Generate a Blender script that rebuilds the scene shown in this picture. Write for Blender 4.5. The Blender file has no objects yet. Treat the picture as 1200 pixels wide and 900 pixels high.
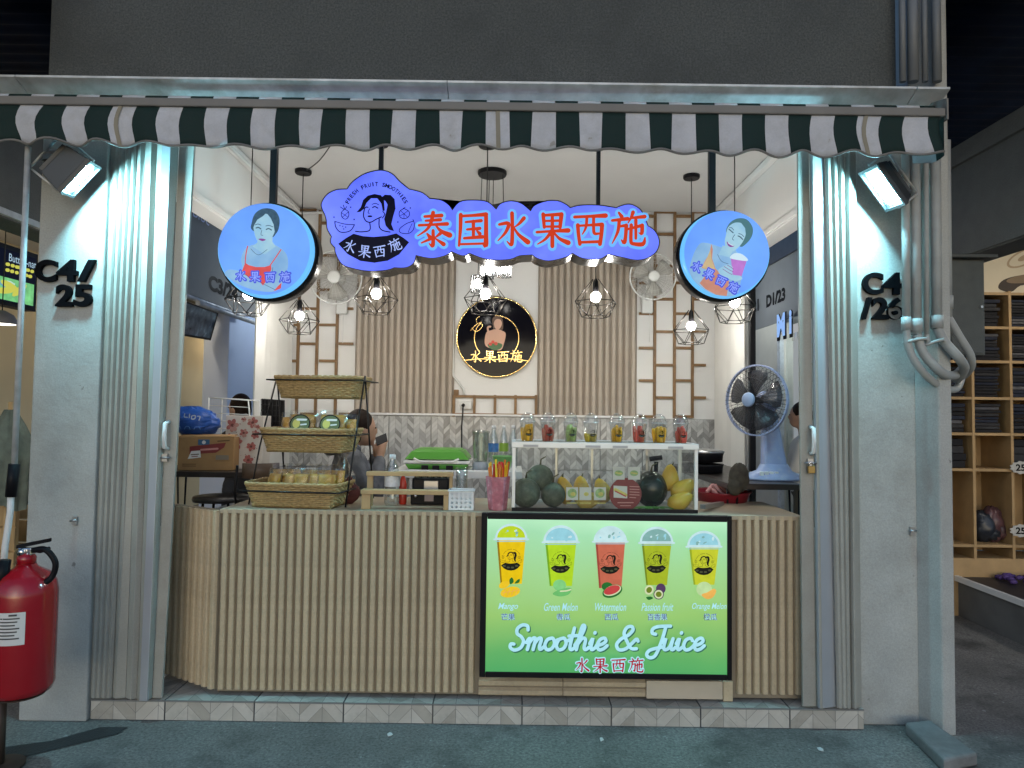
import bpy, bmesh, math, random
from mathutils import Vector, Matrix
random.seed(7)
R = math.radians
scene = bpy.context.scene
col = scene.collection

# ------------------------------------------------------------------ camera
FPX = 800.0                      # focal length in pixels of a 1200 x 900 picture
PITCH, ROLL = R(2.4), R(0.75)
EYE = Vector((0, -3.62, 1.52))
_F = Vector((0, math.cos(PITCH), math.sin(PITCH)))
_U0 = Vector((0, -math.sin(PITCH), math.cos(PITCH)))
_R = Vector((1, 0, 0)) * math.cos(ROLL) + _U0 * math.sin(ROLL)
_U = _U0 * math.cos(ROLL) - Vector((1, 0, 0)) * math.sin(ROLL)
cam_d = bpy.data.cameras.new('camera')
cam_d.sensor_width = 36
cam_d.lens = 36 * FPX / 1200
cam_d.clip_start = 0.05
cam_d.clip_end = 500
cam = bpy.data.objects.new('camera', cam_d)
col.objects.link(cam)
cam.matrix_world = Matrix(((_R.x, _U.x, -_F.x, EYE.x), (_R.y, _U.y, -_F.y, EYE.y), (_R.z, _U.z, -_F.z, EYE.z), (0, 0, 0, 1)))
scene.camera = cam

# ------------------------------------------------------------------ night sky, faint glow of the street, exposure
world = bpy.data.worlds.new('World')
scene.world = world
world.use_nodes = True
wn = world.node_tree
sky = wn.nodes.new('ShaderNodeTexSky')
sky.sky_type = 'NISHITA'
sky.sun_disc = False
sky.sun_elevation = R(14)
sky.sun_rotation = R(180)
sky.ozone_density = 4.0
wn.nodes['Background'].inputs['Strength'].default_value = 0.15
wn.links.new(sky.outputs[0], wn.nodes['Background'].inputs[0])
sun_d = bpy.data.lights.new('sun', 'SUN')
sun_d.energy = 0.36
sun_d.angle = R(60)
sun_d.color = (1.0, 0.97, 0.90)
sun = bpy.data.objects.new('sun', sun_d)
col.objects.link(sun)
sun.rotation_euler = (R(76), 0, 0)
vs = scene.view_settings
vs.view_transform = 'Standard'
vs.look = 'None'
vs.gamma = 1
vs.exposure = 0.0
vs.use_curve_mapping = False
scene.cycles.max_bounces = 7
scene.cycles.transparent_max_bounces = 24
scene.cycles.sample_clamp_indirect = 6
scene.cycles.use_denoising = True


def P(x, y, Y):
    """point of the vertical plane at depth Y that the picture shows at x, y"""
    d = _F + (x - 600) / FPX * _R - (y - 450) / FPX * _U
    return EYE + d * ((Y - EYE.y) / d.y)


def PZ(x, y, Z):
    d = _F + (x - 600) / FPX * _R - (y - 450) / FPX * _U
    return EYE + d * ((Z - EYE.z) / d.z)


def PXX(x, y, X):
    d = _F + (x - 600) / FPX * _R - (y - 450) / FPX * _U
    return EYE + d * ((X - EYE.x) / d.x)


def mpp(Y):
    return (Y - EYE.y) / FPX


# ------------------------------------------------------------------ materials
MATS = {}


def mat(name, c, rough=0.6, metal=0.0, var=0.12, nscale=6.0, bump=0.0, bscale=60.0, spec=0.4, rnd=0.0, coat=0.0,
        stain=None, stain_amt=0.0, stain_scale=2.0, alpha=None, grain=0.0, gscale=130.0, spots=None, sp_scale=14.0, sp_min=0.70):
    if name in MATS:
        return MATS[name]
    m = bpy.data.materials.new(name)
    m.use_nodes = True
    nt = m.node_tree
    b = nt.nodes['Principled BSDF']
    L = nt.links.new
    b.inputs['Roughness'].default_value = rough
    b.inputs['Metallic'].default_value = metal
    b.inputs['Specular IOR Level'].default_value = spec
    if coat:
        b.inputs['Coat Weight'].default_value = coat
        b.inputs['Coat Roughness'].default_value = 0.08
    if alpha is not None:
        b.inputs['Alpha'].default_value = alpha
    tc = nt.nodes.new('ShaderNodeTexCoord')
    src = tc.outputs['Object']
    n = nt.nodes.new('ShaderNodeTexNoise')
    n.inputs['Scale'].default_value = nscale
    n.inputs['Detail'].default_value = 6
    L(src, n.inputs['Vector'])
    mr = nt.nodes.new('ShaderNodeMapRange')
    mr.inputs['From Min'].default_value = 0.25
    mr.inputs['From Max'].default_value = 0.75
    mr.inputs['To Min'].default_value = 1 - var
    mr.inputs['To Max'].default_value = 1 + var
    L(n.outputs[0], mr.inputs[0])
    val = mr.outputs[0]
    if rnd:
        oi = nt.nodes.new('ShaderNodeObjectInfo')
        m2 = nt.nodes.new('ShaderNodeMapRange')
        m2.inputs['To Min'].default_value = 1 - rnd
        m2.inputs['To Max'].default_value = 1 + rnd
        L(oi.outputs['Random'], m2.inputs[0])
        mu = nt.nodes.new('ShaderNodeMath')
        mu.operation = 'MULTIPLY'
        L(val, mu.inputs[0])
        L(m2.outputs[0], mu.inputs[1])
        val = mu.outputs[0]
    if grain:
        gn = nt.nodes.new('ShaderNodeTexNoise')
        gn.inputs['Scale'].default_value = gscale
        gn.inputs['Detail'].default_value = 3
        gn.inputs['Roughness'].default_value = 0.8
        L(src, gn.inputs['Vector'])
        gm_ = nt.nodes.new('ShaderNodeMapRange')
        gm_.inputs['From Min'].default_value = 0.3
        gm_.inputs['From Max'].default_value = 0.7
        gm_.inputs['To Min'].default_value = 1 - grain
        gm_.inputs['To Max'].default_value = 1 + grain
        L(gn.outputs[0], gm_.inputs[0])
        g2 = nt.nodes.new('ShaderNodeMath')
        g2.operation = 'MULTIPLY'
        L(val, g2.inputs[0])
        L(gm_.outputs[0], g2.inputs[1])
        val = g2.outputs[0]
    vm = nt.nodes.new('ShaderNodeVectorMath')
    vm.operation = 'SCALE'
    vm.inputs[0].default_value = c
    L(val, vm.inputs['Scale'])
    out = vm.outputs[0]
    if stain:
        sn = nt.nodes.new('ShaderNodeTexNoise')
        sn.inputs['Scale'].default_value = stain_scale
        sn.inputs['Detail'].default_value = 8
        sn.inputs['Roughness'].default_value = 0.68
        L(src, sn.inputs['Vector'])
        sr = nt.nodes.new('ShaderNodeMapRange')
        sr.inputs['From Min'].default_value = 0.50
        sr.inputs['From Max'].default_value = 0.68
        sr.inputs['To Max'].default_value = stain_amt
        L(sn.outputs[0], sr.inputs[0])
        mx = nt.nodes.new('ShaderNodeMix')
        mx.data_type = 'RGBA'
        L(sr.outputs[0], mx.inputs[0])
        L(out, mx.inputs[6])
        mx.inputs[7].default_value = (*stain, 1)
        out = mx.outputs[2]
    if spots:
        pn = nt.nodes.new('ShaderNodeTexNoise')
        pn.inputs['Scale'].default_value = sp_scale
        pn.inputs['Detail'].default_value = 4
        pn.inputs['Roughness'].default_value = 0.6
        L(src, pn.inputs['Vector'])
        ps = nt.nodes.new('ShaderNodeMapRange')
        ps.inputs['From Min'].default_value = sp_min
        ps.inputs['From Max'].default_value = sp_min + 0.02
        ps.inputs['To Max'].default_value = 0.8
        L(pn.outputs[0], ps.inputs[0])
        px_ = nt.nodes.new('ShaderNodeMix')
        px_.data_type = 'RGBA'
        L(ps.outputs[0], px_.inputs[0])
        L(out, px_.inputs[6])
        px_.inputs[7].default_value = (*spots, 1)
        out = px_.outputs[2]
    L(out, b.inputs['Base Color'])
    rr = nt.nodes.new('ShaderNodeMapRange')
    rr.inputs['To Min'].default_value = max(0.02, rough - 0.08)
    rr.inputs['To Max'].default_value = min(1, rough + 0.08)
    L(n.outputs[0], rr.inputs[0])
    L(rr.outputs[0], b.inputs['Roughness'])
    if bump:
        bn = nt.nodes.new('ShaderNodeTexNoise')
        bn.inputs['Scale'].default_value = bscale
        bn.inputs['Detail'].default_value = 5
        L(src, bn.inputs['Vector'])
        bu = nt.nodes.new('ShaderNodeBump')
        bu.inputs['Strength'].default_value = bump
        bu.inputs['Distance'].default_value = 0.01
        L(bn.outputs[0], bu.inputs['Height'])
        L(bu.outputs[0], b.inputs['Normal'])
    MATS[name] = m
    return m


def lin(r, g, b):
    f = lambda v: (v / 255 / 12.92) if v / 255 <= 0.04045 else ((v / 255 + 0.055) / 1.055) ** 2.4
    return (f(r), f(g), f(b))


def em(name, c, s=1.0, var=0.0, nscale=8.0, c2=None):
    """a backlit face: even light with a little unevenness of the print"""
    if name in MATS:
        return MATS[name]
    m = bpy.data.materials.new(name)
    m.use_nodes = True
    nt = m.node_tree
    b = nt.nodes['Principled BSDF']
    b.inputs['Base Color'].default_value = (*[min(0.05, q * 0.05) for q in c], 1)
    b.inputs['Roughness'].default_value = 0.4
    b.inputs['Specular IOR Level'].default_value = 0.06
    b.inputs['Emission Color'].default_value = (*c, 1)
    b.inputs['Emission Strength'].default_value = s
    if var:
        tc = nt.nodes.new('ShaderNodeTexCoord')
        n = nt.nodes.new('ShaderNodeTexNoise')
        n.inputs['Scale'].default_value = nscale
        n.inputs['Detail'].default_value = 4
        nt.links.new(tc.outputs['Object'], n.inputs['Vector'])
        mr = nt.nodes.new('ShaderNodeMapRange')
        mr.inputs['From Min'].default_value = 0.3
        mr.inputs['From Max'].default_value = 0.7
        mr.inputs['To Min'].default_value = s * (1 - var)
        mr.inputs['To Max'].default_value = s * (1 + var)
        nt.links.new(n.outputs[0], mr.inputs[0])
        nt.links.new(mr.outputs[0], b.inputs['Emission Strength'])
        if c2:
            mx = nt.nodes.new('ShaderNodeMix')
            mx.data_type = 'RGBA'
            m3 = nt.nodes.new('ShaderNodeMapRange')
            m3.inputs['From Min'].default_value = 0.35
            m3.inputs['From Max'].default_value = 0.68
            nt.links.new(n.outputs[0], m3.inputs[0])
            nt.links.new(m3.outputs[0], mx.inputs[0])
            mx.inputs[6].default_value = (*c, 1)
            mx.inputs[7].default_value = (*c2, 1)
            nt.links.new(mx.outputs[2], b.inputs['Emission Color'])
    MATS[name] = m
    return m


def clear(name, tint=(1, 1, 1), gloss=0.10, rough=0.05):
    """thin clear plastic or glass: what is behind shows through, with a faint mirror at grazing angles"""
    if name in MATS:
        return MATS[name]
    m = bpy.data.materials.new(name)
    m.use_nodes = True
    nt = m.node_tree
    nt.nodes.remove(nt.nodes['Principled BSDF'])
    o = nt.nodes['Material Output']
    t = nt.nodes.new('ShaderNodeBsdfTransparent')
    t.inputs[0].default_value = (*tint, 1)
    g = nt.nodes.new('ShaderNodeBsdfGlossy')
    g.inputs['Roughness'].default_value = rough
    lw = nt.nodes.new('ShaderNodeLayerWeight')
    lw.inputs[0].default_value = 0.25
    mr = nt.nodes.new('ShaderNodeMapRange')
    mr.inputs['To Min'].default_value = gloss
    mr.inputs['To Max'].default_value = min(1, gloss + 0.65)
    nt.links.new(lw.outputs['Facing'], mr.inputs[0])
    mx = nt.nodes.new('ShaderNodeMixShader')
    nt.links.new(mr.outputs[0], mx.inputs[0])
    nt.links.new(t.outputs[0], mx.inputs[1])
    nt.links.new(g.outputs[0], mx.inputs[2])
    nt.links.new(mx.outputs[0], o.inputs[0])
    MATS[name] = m
    return m


# ------------------------------------------------------------------ mesh builder
class MB:
    def __init__(s):
        s.v, s.f, s.m, s.s = [], [], [], []

    def add(s, verts, faces, m=0, smooth=False):
        o = len(s.v)
        s.v += [Vector(q) for q in verts]
        for f in faces:
            s.f.append([i + o for i in f])
            s.m.append(m)
            s.s.append(smooth)
        return s

    def box(s, x0, x1, y0, y1, z0, z1, m=0):
        return s.hexa([(x0, y0, z0), (x1, y0, z0), (x1, y1, z0), (x0, y1, z0)], [(x0, y0, z1), (x1, y0, z1), (x1, y1, z1), (x0, y1, z1)], m)

    def hexa(s, lo, hi, m=0):
        return s.add(list(lo) + list(hi), [(3, 2, 1, 0), (4, 5, 6, 7), (0, 1, 5, 4), (1, 2, 6, 5), (2, 3, 7, 6), (3, 0, 4, 7)], m)

    def obox(s, c, ax, ay, az, m=0):
        """box about c with three half-axis vectors"""
        c, ax, ay, az = map(Vector, (c, ax, ay, az))
        return s.hexa([c - ax - ay - az, c + ax - ay - az, c + ax + ay - az, c - ax + ay - az],
                      [c - ax - ay + az, c + ax - ay + az, c + ax + ay + az, c - ax + ay + az], m)

    def prism(s, pts, off, m=0, side=None, cap=True):
        """polygon pts pushed back along off"""
        off = Vector(off)
        a = [Vector(p) for p in pts]
        n = len(a)
        o = len(s.v)
        s.v += a + [p + off for p in a]
        sm = m if side is None else side
        if cap:
            s.f.append([o + i for i in range(n)]); s.m.append(m); s.s.append(False)
            s.f.append([o + n + i for i in reversed(range(n))]); s.m.append(sm); s.s.append(False)
        for i in range(n):
            j = (i + 1) % n
            s.f.append([o + i, o + n + i, o + n + j, o + j]); s.m.append(sm); s.s.append(False)
        return s

    def tube(s, pts, r, n=8, m=0, closed=False, smooth=True):
        pts = [Vector(p) for p in pts]
        k = len(pts)
        rr = r if isinstance(r, (list, tuple)) else [r] * k
        o = len(s.v)
        prev = None
        for i, p in enumerate(pts):
            if closed:
                t = pts[(i + 1) % k] - pts[i - 1]
            else:
                t = pts[min(i + 1, k - 1)] - pts[max(i - 1, 0)]
            if t.length < 1e-9:
                t = Vector((0, 0, 1))
            t.normalize()
            if prev is None:
                a = Vector((0, 0, 1)) if abs(t.z) < 0.9 else Vector((0, 1, 0))
                u = t.cross(a).normalized()
            else:
                u = prev - t * prev.dot(t)
                if u.length < 1e-6:
                    u = t.orthogonal()
                u.normalize()
            prev = u
            w = t.cross(u)
            for j in range(n):
                an = 2 * math.pi * j / n
                s.v.append(p + (u * math.cos(an) + w * math.sin(an)) * rr[i])
        segs = k if closed else k - 1
        for i in range(segs):
            for j in range(n):
                a = o + i * n + j
                b = o + i * n + (j + 1) % n
                c = o + ((i + 1) % k) * n + (j + 1) % n
                d = o + ((i + 1) % k) * n + j
                s.f.append([a, b, c, d]); s.m.append(m); s.s.append(smooth)
        if not closed:
            s.f.append([o + j for j in reversed(range(n))]); s.m.append(m); s.s.append(False)
            s.f.append([o + (k - 1) * n + j for j in range(n)]); s.m.append(m); s.s.append(False)
        return s

    def lathe(s, prof, c=(0, 0, 0), n=24, m=0, axis=(0, 0, 1), sx=1.0, sy=1.0, smooth=True):
        c = Vector(c)
        az = Vector(axis).normalized()
        ux = az.orthogonal().normalized() if abs(az.z) < 0.999 else Vector((1, 0, 0))
        uy = az.cross(ux)
        o = len(s.v)
        for r, z in prof:
            for j in range(n):
                an = 2 * math.pi * j / n
                s.v.append(c + az * z + ux * (r * math.cos(an) * sx) + uy * (r * math.sin(an) * sy))
        k = len(prof)
        for i in range(k - 1):
            for j in range(n):
                j2 = (j + 1) % n
                s.f.append([o + i * n + j, o + i * n + j2, o + (i + 1) * n + j2, o + (i + 1) * n + j]); s.m.append(m); s.s.append(smooth)
        if prof[0][0] > 1e-6:
            s.f.append([o + j for j in reversed(range(n))]); s.m.append(m); s.s.append(False)
        if prof[-1][0] > 1e-6:
            s.f.append([o + (k - 1) * n + j for j in range(n)]); s.m.append(m); s.s.append(False)
        return s

    def shell(s, prof, c=(0, 0, 0), n=24, m=0, smooth=True):
        """open surface of revolution, no caps"""
        k0 = len(s.f)
        p2 = list(prof)
        s.lathe(p2, c, n, m, smooth=smooth)
        while len(s.f) > k0 and len(s.f[-1]) == n and n > 4:
            s.f.pop(); s.m.pop(); s.s.pop()
        return s

    def ball(s, c, r, nu=16, nv=10, m=0, rot=None, bumpy=0.0, seed=0):
        c = Vector(c)
        if not isinstance(r, (tuple, list)):
            r = (r, r, r)
        rnd = random.Random(seed)
        o = len(s.v)
        for i in range(nv + 1):
            th = math.pi * i / nv
            for j in range(nu):
                ph = 2 * math.pi * j / nu
                k = 1 + bumpy * (rnd.random() - 0.5)
                d = Vector((r[0] * math.sin(th) * math.cos(ph), r[1] * math.sin(th) * math.sin(ph), r[2] * math.cos(th))) * k
                if rot:
                    d = rot @ d
                s.v.append(c + d)
        for i in range(nv):
            for j in range(nu):
                j2 = (j + 1) % nu
                s.f.append([o + i * nu + j, o + (i + 1) * nu + j, o + (i + 1) * nu + j2, o + i * nu + j2]); s.m.append(m); s.s.append(True)
        return s

    def xf(s, M):
        s.v = [M @ q for q in s.v]
        return s


def wloc(o):
    v = Vector((0, 0, 0))
    while o is not None:
        v = v + o.location
        o = o.parent
    return v


def obj(name, mb, mats, parent=None, bev=0.0, origin=None, smooth_angle=None):
    """link one mesh object; mb is in world coordinates"""
    me = bpy.data.meshes.new(name)
    base = Vector(origin) if origin is not None else wloc(parent)
    me.from_pydata([tuple(q - base) for q in mb.v], [], mb.f)
    if not isinstance(mats, (list, tuple)):
        mats = [mats]
    for m in mats:
        me.materials.append(m)
    me.polygons.foreach_set('material_index', mb.m)
    me.polygons.foreach_set('use_smooth', mb.s)
    me.update()
    o = bpy.data.objects.new(name, me)
    col.objects.link(o)
    if parent is not None:
        o.parent = parent
        o.location = base - wloc(parent) if origin is not None else (0, 0, 0)
    elif origin is not None:
        o.location = base
    if bev:
        b = o.modifiers.new('bevel', 'BEVEL')
        b.width = bev
        b.segments = 2
        b.limit_method = 'ANGLE'
    return o


def inst(name, me, loc, parent, rotz=0.0):
    """another object that shares mesh data, at world loc"""
    o = bpy.data.objects.new(name, me)
    col.objects.link(o)
    o.parent = parent
    o.location = Vector(loc) - wloc(parent)
    o.rotation_euler = (0, 0, rotz)
    return o


def tag(o, label, cat, group=None):
    o['label'] = label
    o['category'] = cat
    if group:
        o['group'] = group
    return o


def thing(name, label, cat, loc=(0, 0, 0), group=None):
    o = bpy.data.objects.new(name, None)
    o.empty_display_size = 0.1
    col.objects.link(o)
    o.location = loc
    return tag(o, label, cat, group)


def structure(o):
    o['kind'] = 'structure'
    return o


def copy_tree(o, parent=None):
    c = o.copy()
    col.objects.link(c)
    c.parent = parent
    for ch in [q for q in bpy.data.objects if q.parent == o]:
        copy_tree(ch, c)
    return c


def crom(pts, n=6, closed=False):
    """smooth curve through points (tuples of any length)"""
    k = len(pts)
    out = []
    segs = k if closed else k - 1
    for i in range(segs):
        p0 = pts[(i - 1) % k] if closed or i > 0 else pts[i]
        p1 = pts[i]
        p2 = pts[(i + 1) % k]
        p3 = pts[(i + 2) % k] if closed or i + 2 < k else p2
        for j in range(n):
            t = j / n
            out.append(tuple(0.5 * (2 * b + (c - a) * t + (2 * a - 5 * b + 4 * c - d) * t * t + (3 * b - a - 3 * c + d) * t ** 3)
                             for a, b, c, d in zip(p0, p1, p2, p3)))
    if not closed:
        out.append(tuple(pts[-1]))
    return out


def text_geo(s, bold=0.0, shear=0.0, spacing=1.0):
    cu = bpy.data.curves.new('t', 'FONT')
    cu.body = s
    cu.size = 1.0
    cu.offset = bold
    cu.shear = shear
    cu.space_character = spacing
    cu.resolution_u = 3
    o = bpy.data.objects.new('t', cu)
    col.objects.link(o)
    dg = bpy.context.evaluated_depsgraph_get()
    me = bpy.data.meshes.new_from_object(o.evaluated_get(dg))
    v = [(q.co.x, q.co.y) for q in me.vertices]
    f = [list(q.vertices) for q in me.polygons]
    bpy.data.objects.remove(o)
    bpy.data.curves.remove(cu)
    bpy.data.meshes.remove(me)
    return v, f


class Print:
    """flat print and lettering laid on a panel: (u, v) -> world by fn, each layer a hair in front of the last"""
    def __init__(s, fn, out=(0, -1, 0), start=0.0008, step=0.00012):
        s.fn, s.out, s.d, s.step = fn, Vector(out), start, step
        s.parts = {}
        s.sfx = ''

    def _mb(s, name, m):
        s.d += s.step
        name = '%s#%s' % (name, s.sfx)
        p = s.parts.setdefault(name, (MB(), []))
        if m not in p[1]:
            p[1].append(m)
        return p[0], p[1].index(m)

    def poly(s, name, pts, m):
        mb, i = s._mb(name, m)
        q = [s.fn(*p) + s.out * s.d for p in pts]
        mb.add(q, [list(range(len(q)))], i)

    def spline(s, name, pts, m, n=5):
        s.poly(name, crom(pts, n, True), m)

    def ell(s, name, cx, cy, rx, ry, m, rot=0.0, n=28, a0=0.0, a1=360.0):
        c, si = math.cos(R(rot)), math.sin(R(rot))
        pts = []
        full = abs(a1 - a0) >= 360
        for k in range(n if full else n + 1):
            a = R(a0 + (a1 - a0) * k / n)
            x, y = rx * math.cos(a), ry * math.sin(a)
            pts.append((cx + x * c - y * si, cy + x * si + y * c))
        s.poly(name, pts, m)

    def stroke(s, name, pts, w, m, n=5, grow=0.0, smooth=True):
        """brush stroke through points (u, v[, width factor])"""
        mb, i = s._mb(name, m)
        p3 = [(q[0], q[1], q[2] if len(q) > 2 else 1.0) for q in pts]
        c = crom(p3, n) if smooth and len(p3) > 2 else p3
        k = len(c)
        lft, rgt = [], []
        for j in range(k):
            a, b = c[max(j - 1, 0)], c[min(j + 1, k - 1)]
            dx, dy = b[0] - a[0], b[1] - a[1]
            L = math.hypot(dx, dy) or 1
            nx, ny = -dy / L, dx / L
            h = w * c[j][2] / 2 + grow
            lft.append((c[j][0] + nx * h, c[j][1] + ny * h))
            rgt.append((c[j][0] - nx * h, c[j][1] - ny * h))
        vs_ = []
        for a, b in zip(lft, rgt):
            vs_ += [a, b]
        fs = [[2 * j, 2 * j + 1, 2 * j + 3, 2 * j + 2] for j in range(k - 1)]
        # round ends
        for end, d in ((0, -1), (k - 1, 1)):
            a, b = (c[min(end + 1, k - 1)], c[end]) if d < 0 else (c[max(end - 1, 0)], c[end])
            ang = math.atan2(b[1] - a[1], b[0] - a[0])
            h = w * c[end][2] / 2 + grow
            o = len(vs_)
            arc = [(c[end][0] + h * math.cos(ang + R(t)), c[end][1] + h * math.sin(ang + R(t))) for t in (-90, -50, -15, 15, 50, 90)]
            vs_ += arc
            fs.append(list(range(o, o + len(arc))))
        mb.add([s.fn(*p) + s.out * s.d for p in vs_], fs, i)

    def text(s, name, t, cx, cy, w, h, m, bold=0.0, shear=0.0, rot=0.0, spacing=1.0, keep=False):
        """text fitted to a box w x h about cx, cy; v axis up"""
        v, f = text_geo(t, bold, shear, spacing)
        if not v:
            return
        x0, x1 = min(q[0] for q in v), max(q[0] for q in v)
        y0, y1 = min(q[1] for q in v), max(q[1] for q in v)
        sx, sy = w / max(1e-6, x1 - x0), h / max(1e-6, y1 - y0)
        if keep:
            sx = sy = min(sx, sy)
        mb, i = s._mb(name, m)
        c, si = math.cos(R(rot)), math.sin(R(rot))
        q = []
        for a, b in v:
            x, y = (a - (x0 + x1) / 2) * sx, (b - (y0 + y1) / 2) * sy
            q.append(s.fn(cx + x * c - y * si, cy + x * si + y * c) + s.out * s.d)
        mb.add(q, f, i)

    def flush(s, parent):
        for name, (mb, ms) in s.parts.items():
            obj(name.split('#')[0], mb, ms, parent)
        s.parts = {}


def plane_fn(O, k=1.0, ux=(1, 0, 0), uy=(0, 0, 1)):
    O, ux, uy = Vector(O), Vector(ux), Vector(uy)
    return lambda u, v: O + ux * (u * k) + uy * (v * k)


# brush characters, strokes on a 100 x 100 grid: x, y, width factor
GLYPH = {
    '水': [[(50, 96, 1), (51, 60, .9), (50, 14, 1), (46, 6, .7), (36, 16, .3)], [(14, 64, .7), (40, 67, 1), (32, 42, .8), (10, 18, .3)],
          [(84, 82, 1), (70, 66, .7), (56, 56, .3)], [(53, 60, .4), (68, 36, .8), (95, 14, 1.3)]],
    '国': [[(14, 92, 1), (13, 50, .9), (9, 4, .6)], [(14, 88, .7), (50, 90, .8), (86, 93, 1.1)], [(86, 92, 1), (86, 40, 1.1), (85, 4, 1.2), (76, 12, .3)],
          [(28, 71, .6), (72, 75, .9)], [(32, 50, .6), (68, 53, .9)], [(50, 73, .9), (50, 28, .8)], [(24, 25, .7), (76, 29, 1)], [(60, 46, .5), (68, 38, 1)], [(14, 8, .6), (84, 10, .6)]],
    '果': [[(24, 93, 1), (27, 56, .8)], [(24, 90, .7), (76, 93, 1)], [(76, 93, 1.1), (72, 56, .9)], [(27, 74, .6), (73, 75, .7)], [(27, 58, .6), (72, 58, .7)],
          [(6, 42, .7), (50, 45, .7), (95, 47, 1.2)], [(50, 90, .8), (50, 40, 1), (50, 2, 1)], [(47, 43, .9), (30, 22, .7), (8, 8, .3)], [(53, 43, .5), (70, 24, .8), (95, 12, 1.3)]],
    '西': [[(6, 85, .8), (50, 87, .8), (94, 89, 1.2)], [(15, 62, 1), (17, 36, .9), (21, 8, .9)], [(16, 60, .6), (50, 62, .7), (84, 64, 1)], [(84, 63, 1.1), (82, 36, 1), (78, 8, 1)],
          [(41, 86, .8), (38, 56, .7), (28, 36, .3)], [(60, 86, .8), (60, 50, .8), (63, 38, .8), (75, 38, .6)], [(21, 13, .7), (78, 15, .8)]],
    '施': [[(22, 97, .6), (30, 86, 1)], [(3, 75, .7), (47, 80, 1)], [(22, 58, .6), (43, 61, .9)], [(43, 61, 1), (41, 30, .9), (37, 12, 1), (29, 20, .3)], [(23, 76, .9), (19, 44, .8), (3, 10, .3)],
          [(62, 98, 1), (57, 84, .7), (48, 68, .3)], [(57, 82, .6), (95, 86, 1)], [(46, 50, .6), (88, 61, .9)], [(88, 61, 1), (87, 38, .9), (79, 40, .3)],
          [(70, 76, .9), (70, 24, .7)], [(57, 62, .9), (56, 18, .9), (62, 9, .9), (90, 8, 1.1), (96, 26, .4)]],
    '泰': [[(26, 87, .7), (74, 90, 1)], [(29, 75, .6), (71, 78, .9)], [(10, 62, .7), (50, 64, .7), (90, 66, 1)], [(50, 98, 1), (44, 70, .9), (32, 50, .7), (6, 32, .3)],
          [(56, 64, .4), (72, 46, .9), (97, 34, 1.4)], [(50, 47, .8), (50, 10, 1), (47, 3, .8), (39, 10, .3)], [(33, 38, .5), (40, 29, 1)], [(17, 12, .4), (42, 23, .8)], [(70, 38, .9), (57, 28, .4)], [(57, 24, .4), (80, 8, 1.1)]],
}
SCRIPT = {
    'S': (66, [[(60, 80), (54, 96), (34, 100), (17, 86), (20, 66), (40, 52), (52, 34), (46, 10), (24, 0), (5, 10), (4, 24), (16, 24)]]),
    'm': (70, [[(-2, 30), (7, 47), (10, 36), (8, 2)], [(8, 24), (20, 46), (31, 44), (31, 2)], [(31, 24), (43, 46), (55, 44), (54, 14), (60, 3), (72, 14)]]),
    'o': (46, [[(28, 48), (10, 42), (4, 20), (16, 2), (34, 6), (41, 26), (33, 44), (26, 48)], [(34, 42), (42, 36), (52, 42)]]),
    't': (33, [[(15, 88), (13, 40), (14, 10), (22, 2), (34, 12)], [(0, 56), (32, 58)]]),
    'h': (56, [[(-2, 20), (16, 60), (22, 92), (13, 98), (9, 70), (8, 2)], [(8, 24), (22, 47), (36, 42), (37, 12), (45, 2), (57, 12)]]),
    'i': (26, [[(0, 26), (8, 46), (8, 12), (15, 2), (27, 12)], [(11, 68), (12, 70)]]),
    'e': (42, [[(2, 18), (24, 24), (36, 36), (28, 48), (12, 42), (5, 20), (16, 2), (32, 5), (45, 18)]]),
    '&': (92, [[(88, 6), (66, 8), (44, 36), (26, 66), (32, 90), (50, 94), (58, 80), (44, 60), (18, 44), (6, 22), (20, 2), (46, 6), (66, 28), (80, 44), (88, 36)]]),
    'J': (64, [[(26, 64), (12, 68), (10, 84), (30, 94), (78, 96)], [(60, 94), (56, 40), (44, -18), (24, -30), (8, -18), (14, -2), (34, 6), (62, 12)]]),
    'u': (52, [[(0, 30), (6, 46), (5, 14), (13, 2), (28, 12), (35, 44)], [(35, 46), (34, 12), (42, 2), (53, 12)]]),
    'c': (42, [[(36, 38), (26, 48), (9, 40), (5, 18), (16, 2), (32, 5), (45, 18)]]),
    ' ': (34, []),
}


def brush(pr, name, ch, cx, cy, size, m, w=9.0, grow=0.0, rot=0.0):
    c, si = math.cos(R(rot)), math.sin(R(rot))
    k = size / 100.0
    keep = pr.sfx
    pr.sfx = '%s%s%.1f' % (keep, ch, cx * 1000)
    for st in GLYPH[ch]:
        q = []
        for x, y, wd in st:
            a, b = (x - 50) * k, (y - 50) * k
            q.append((cx + a * c - b * si, cy + a * si + b * c, wd))
        pr.stroke(name, q, w * k, m, n=4, grow=grow)
    pr.sfx = keep


def script_text(pr, name, t, x0, y0, k, m, w=13.0, shear=0.22, dx=0.0, dy=0.0):
    x = 0.0
    for i_, ch in enumerate(t):
        adv, sts = SCRIPT[ch]
        pr.sfx = 'l%d' % i_
        for st in sts:
            pr.stroke(name, [(x0 + dx + (x + a + b * shear) * k, y0 + dy + b * k) for a, b in st], w * k, m, n=6)
        x += adv
    pr.sfx = ''
    return x * k

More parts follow.
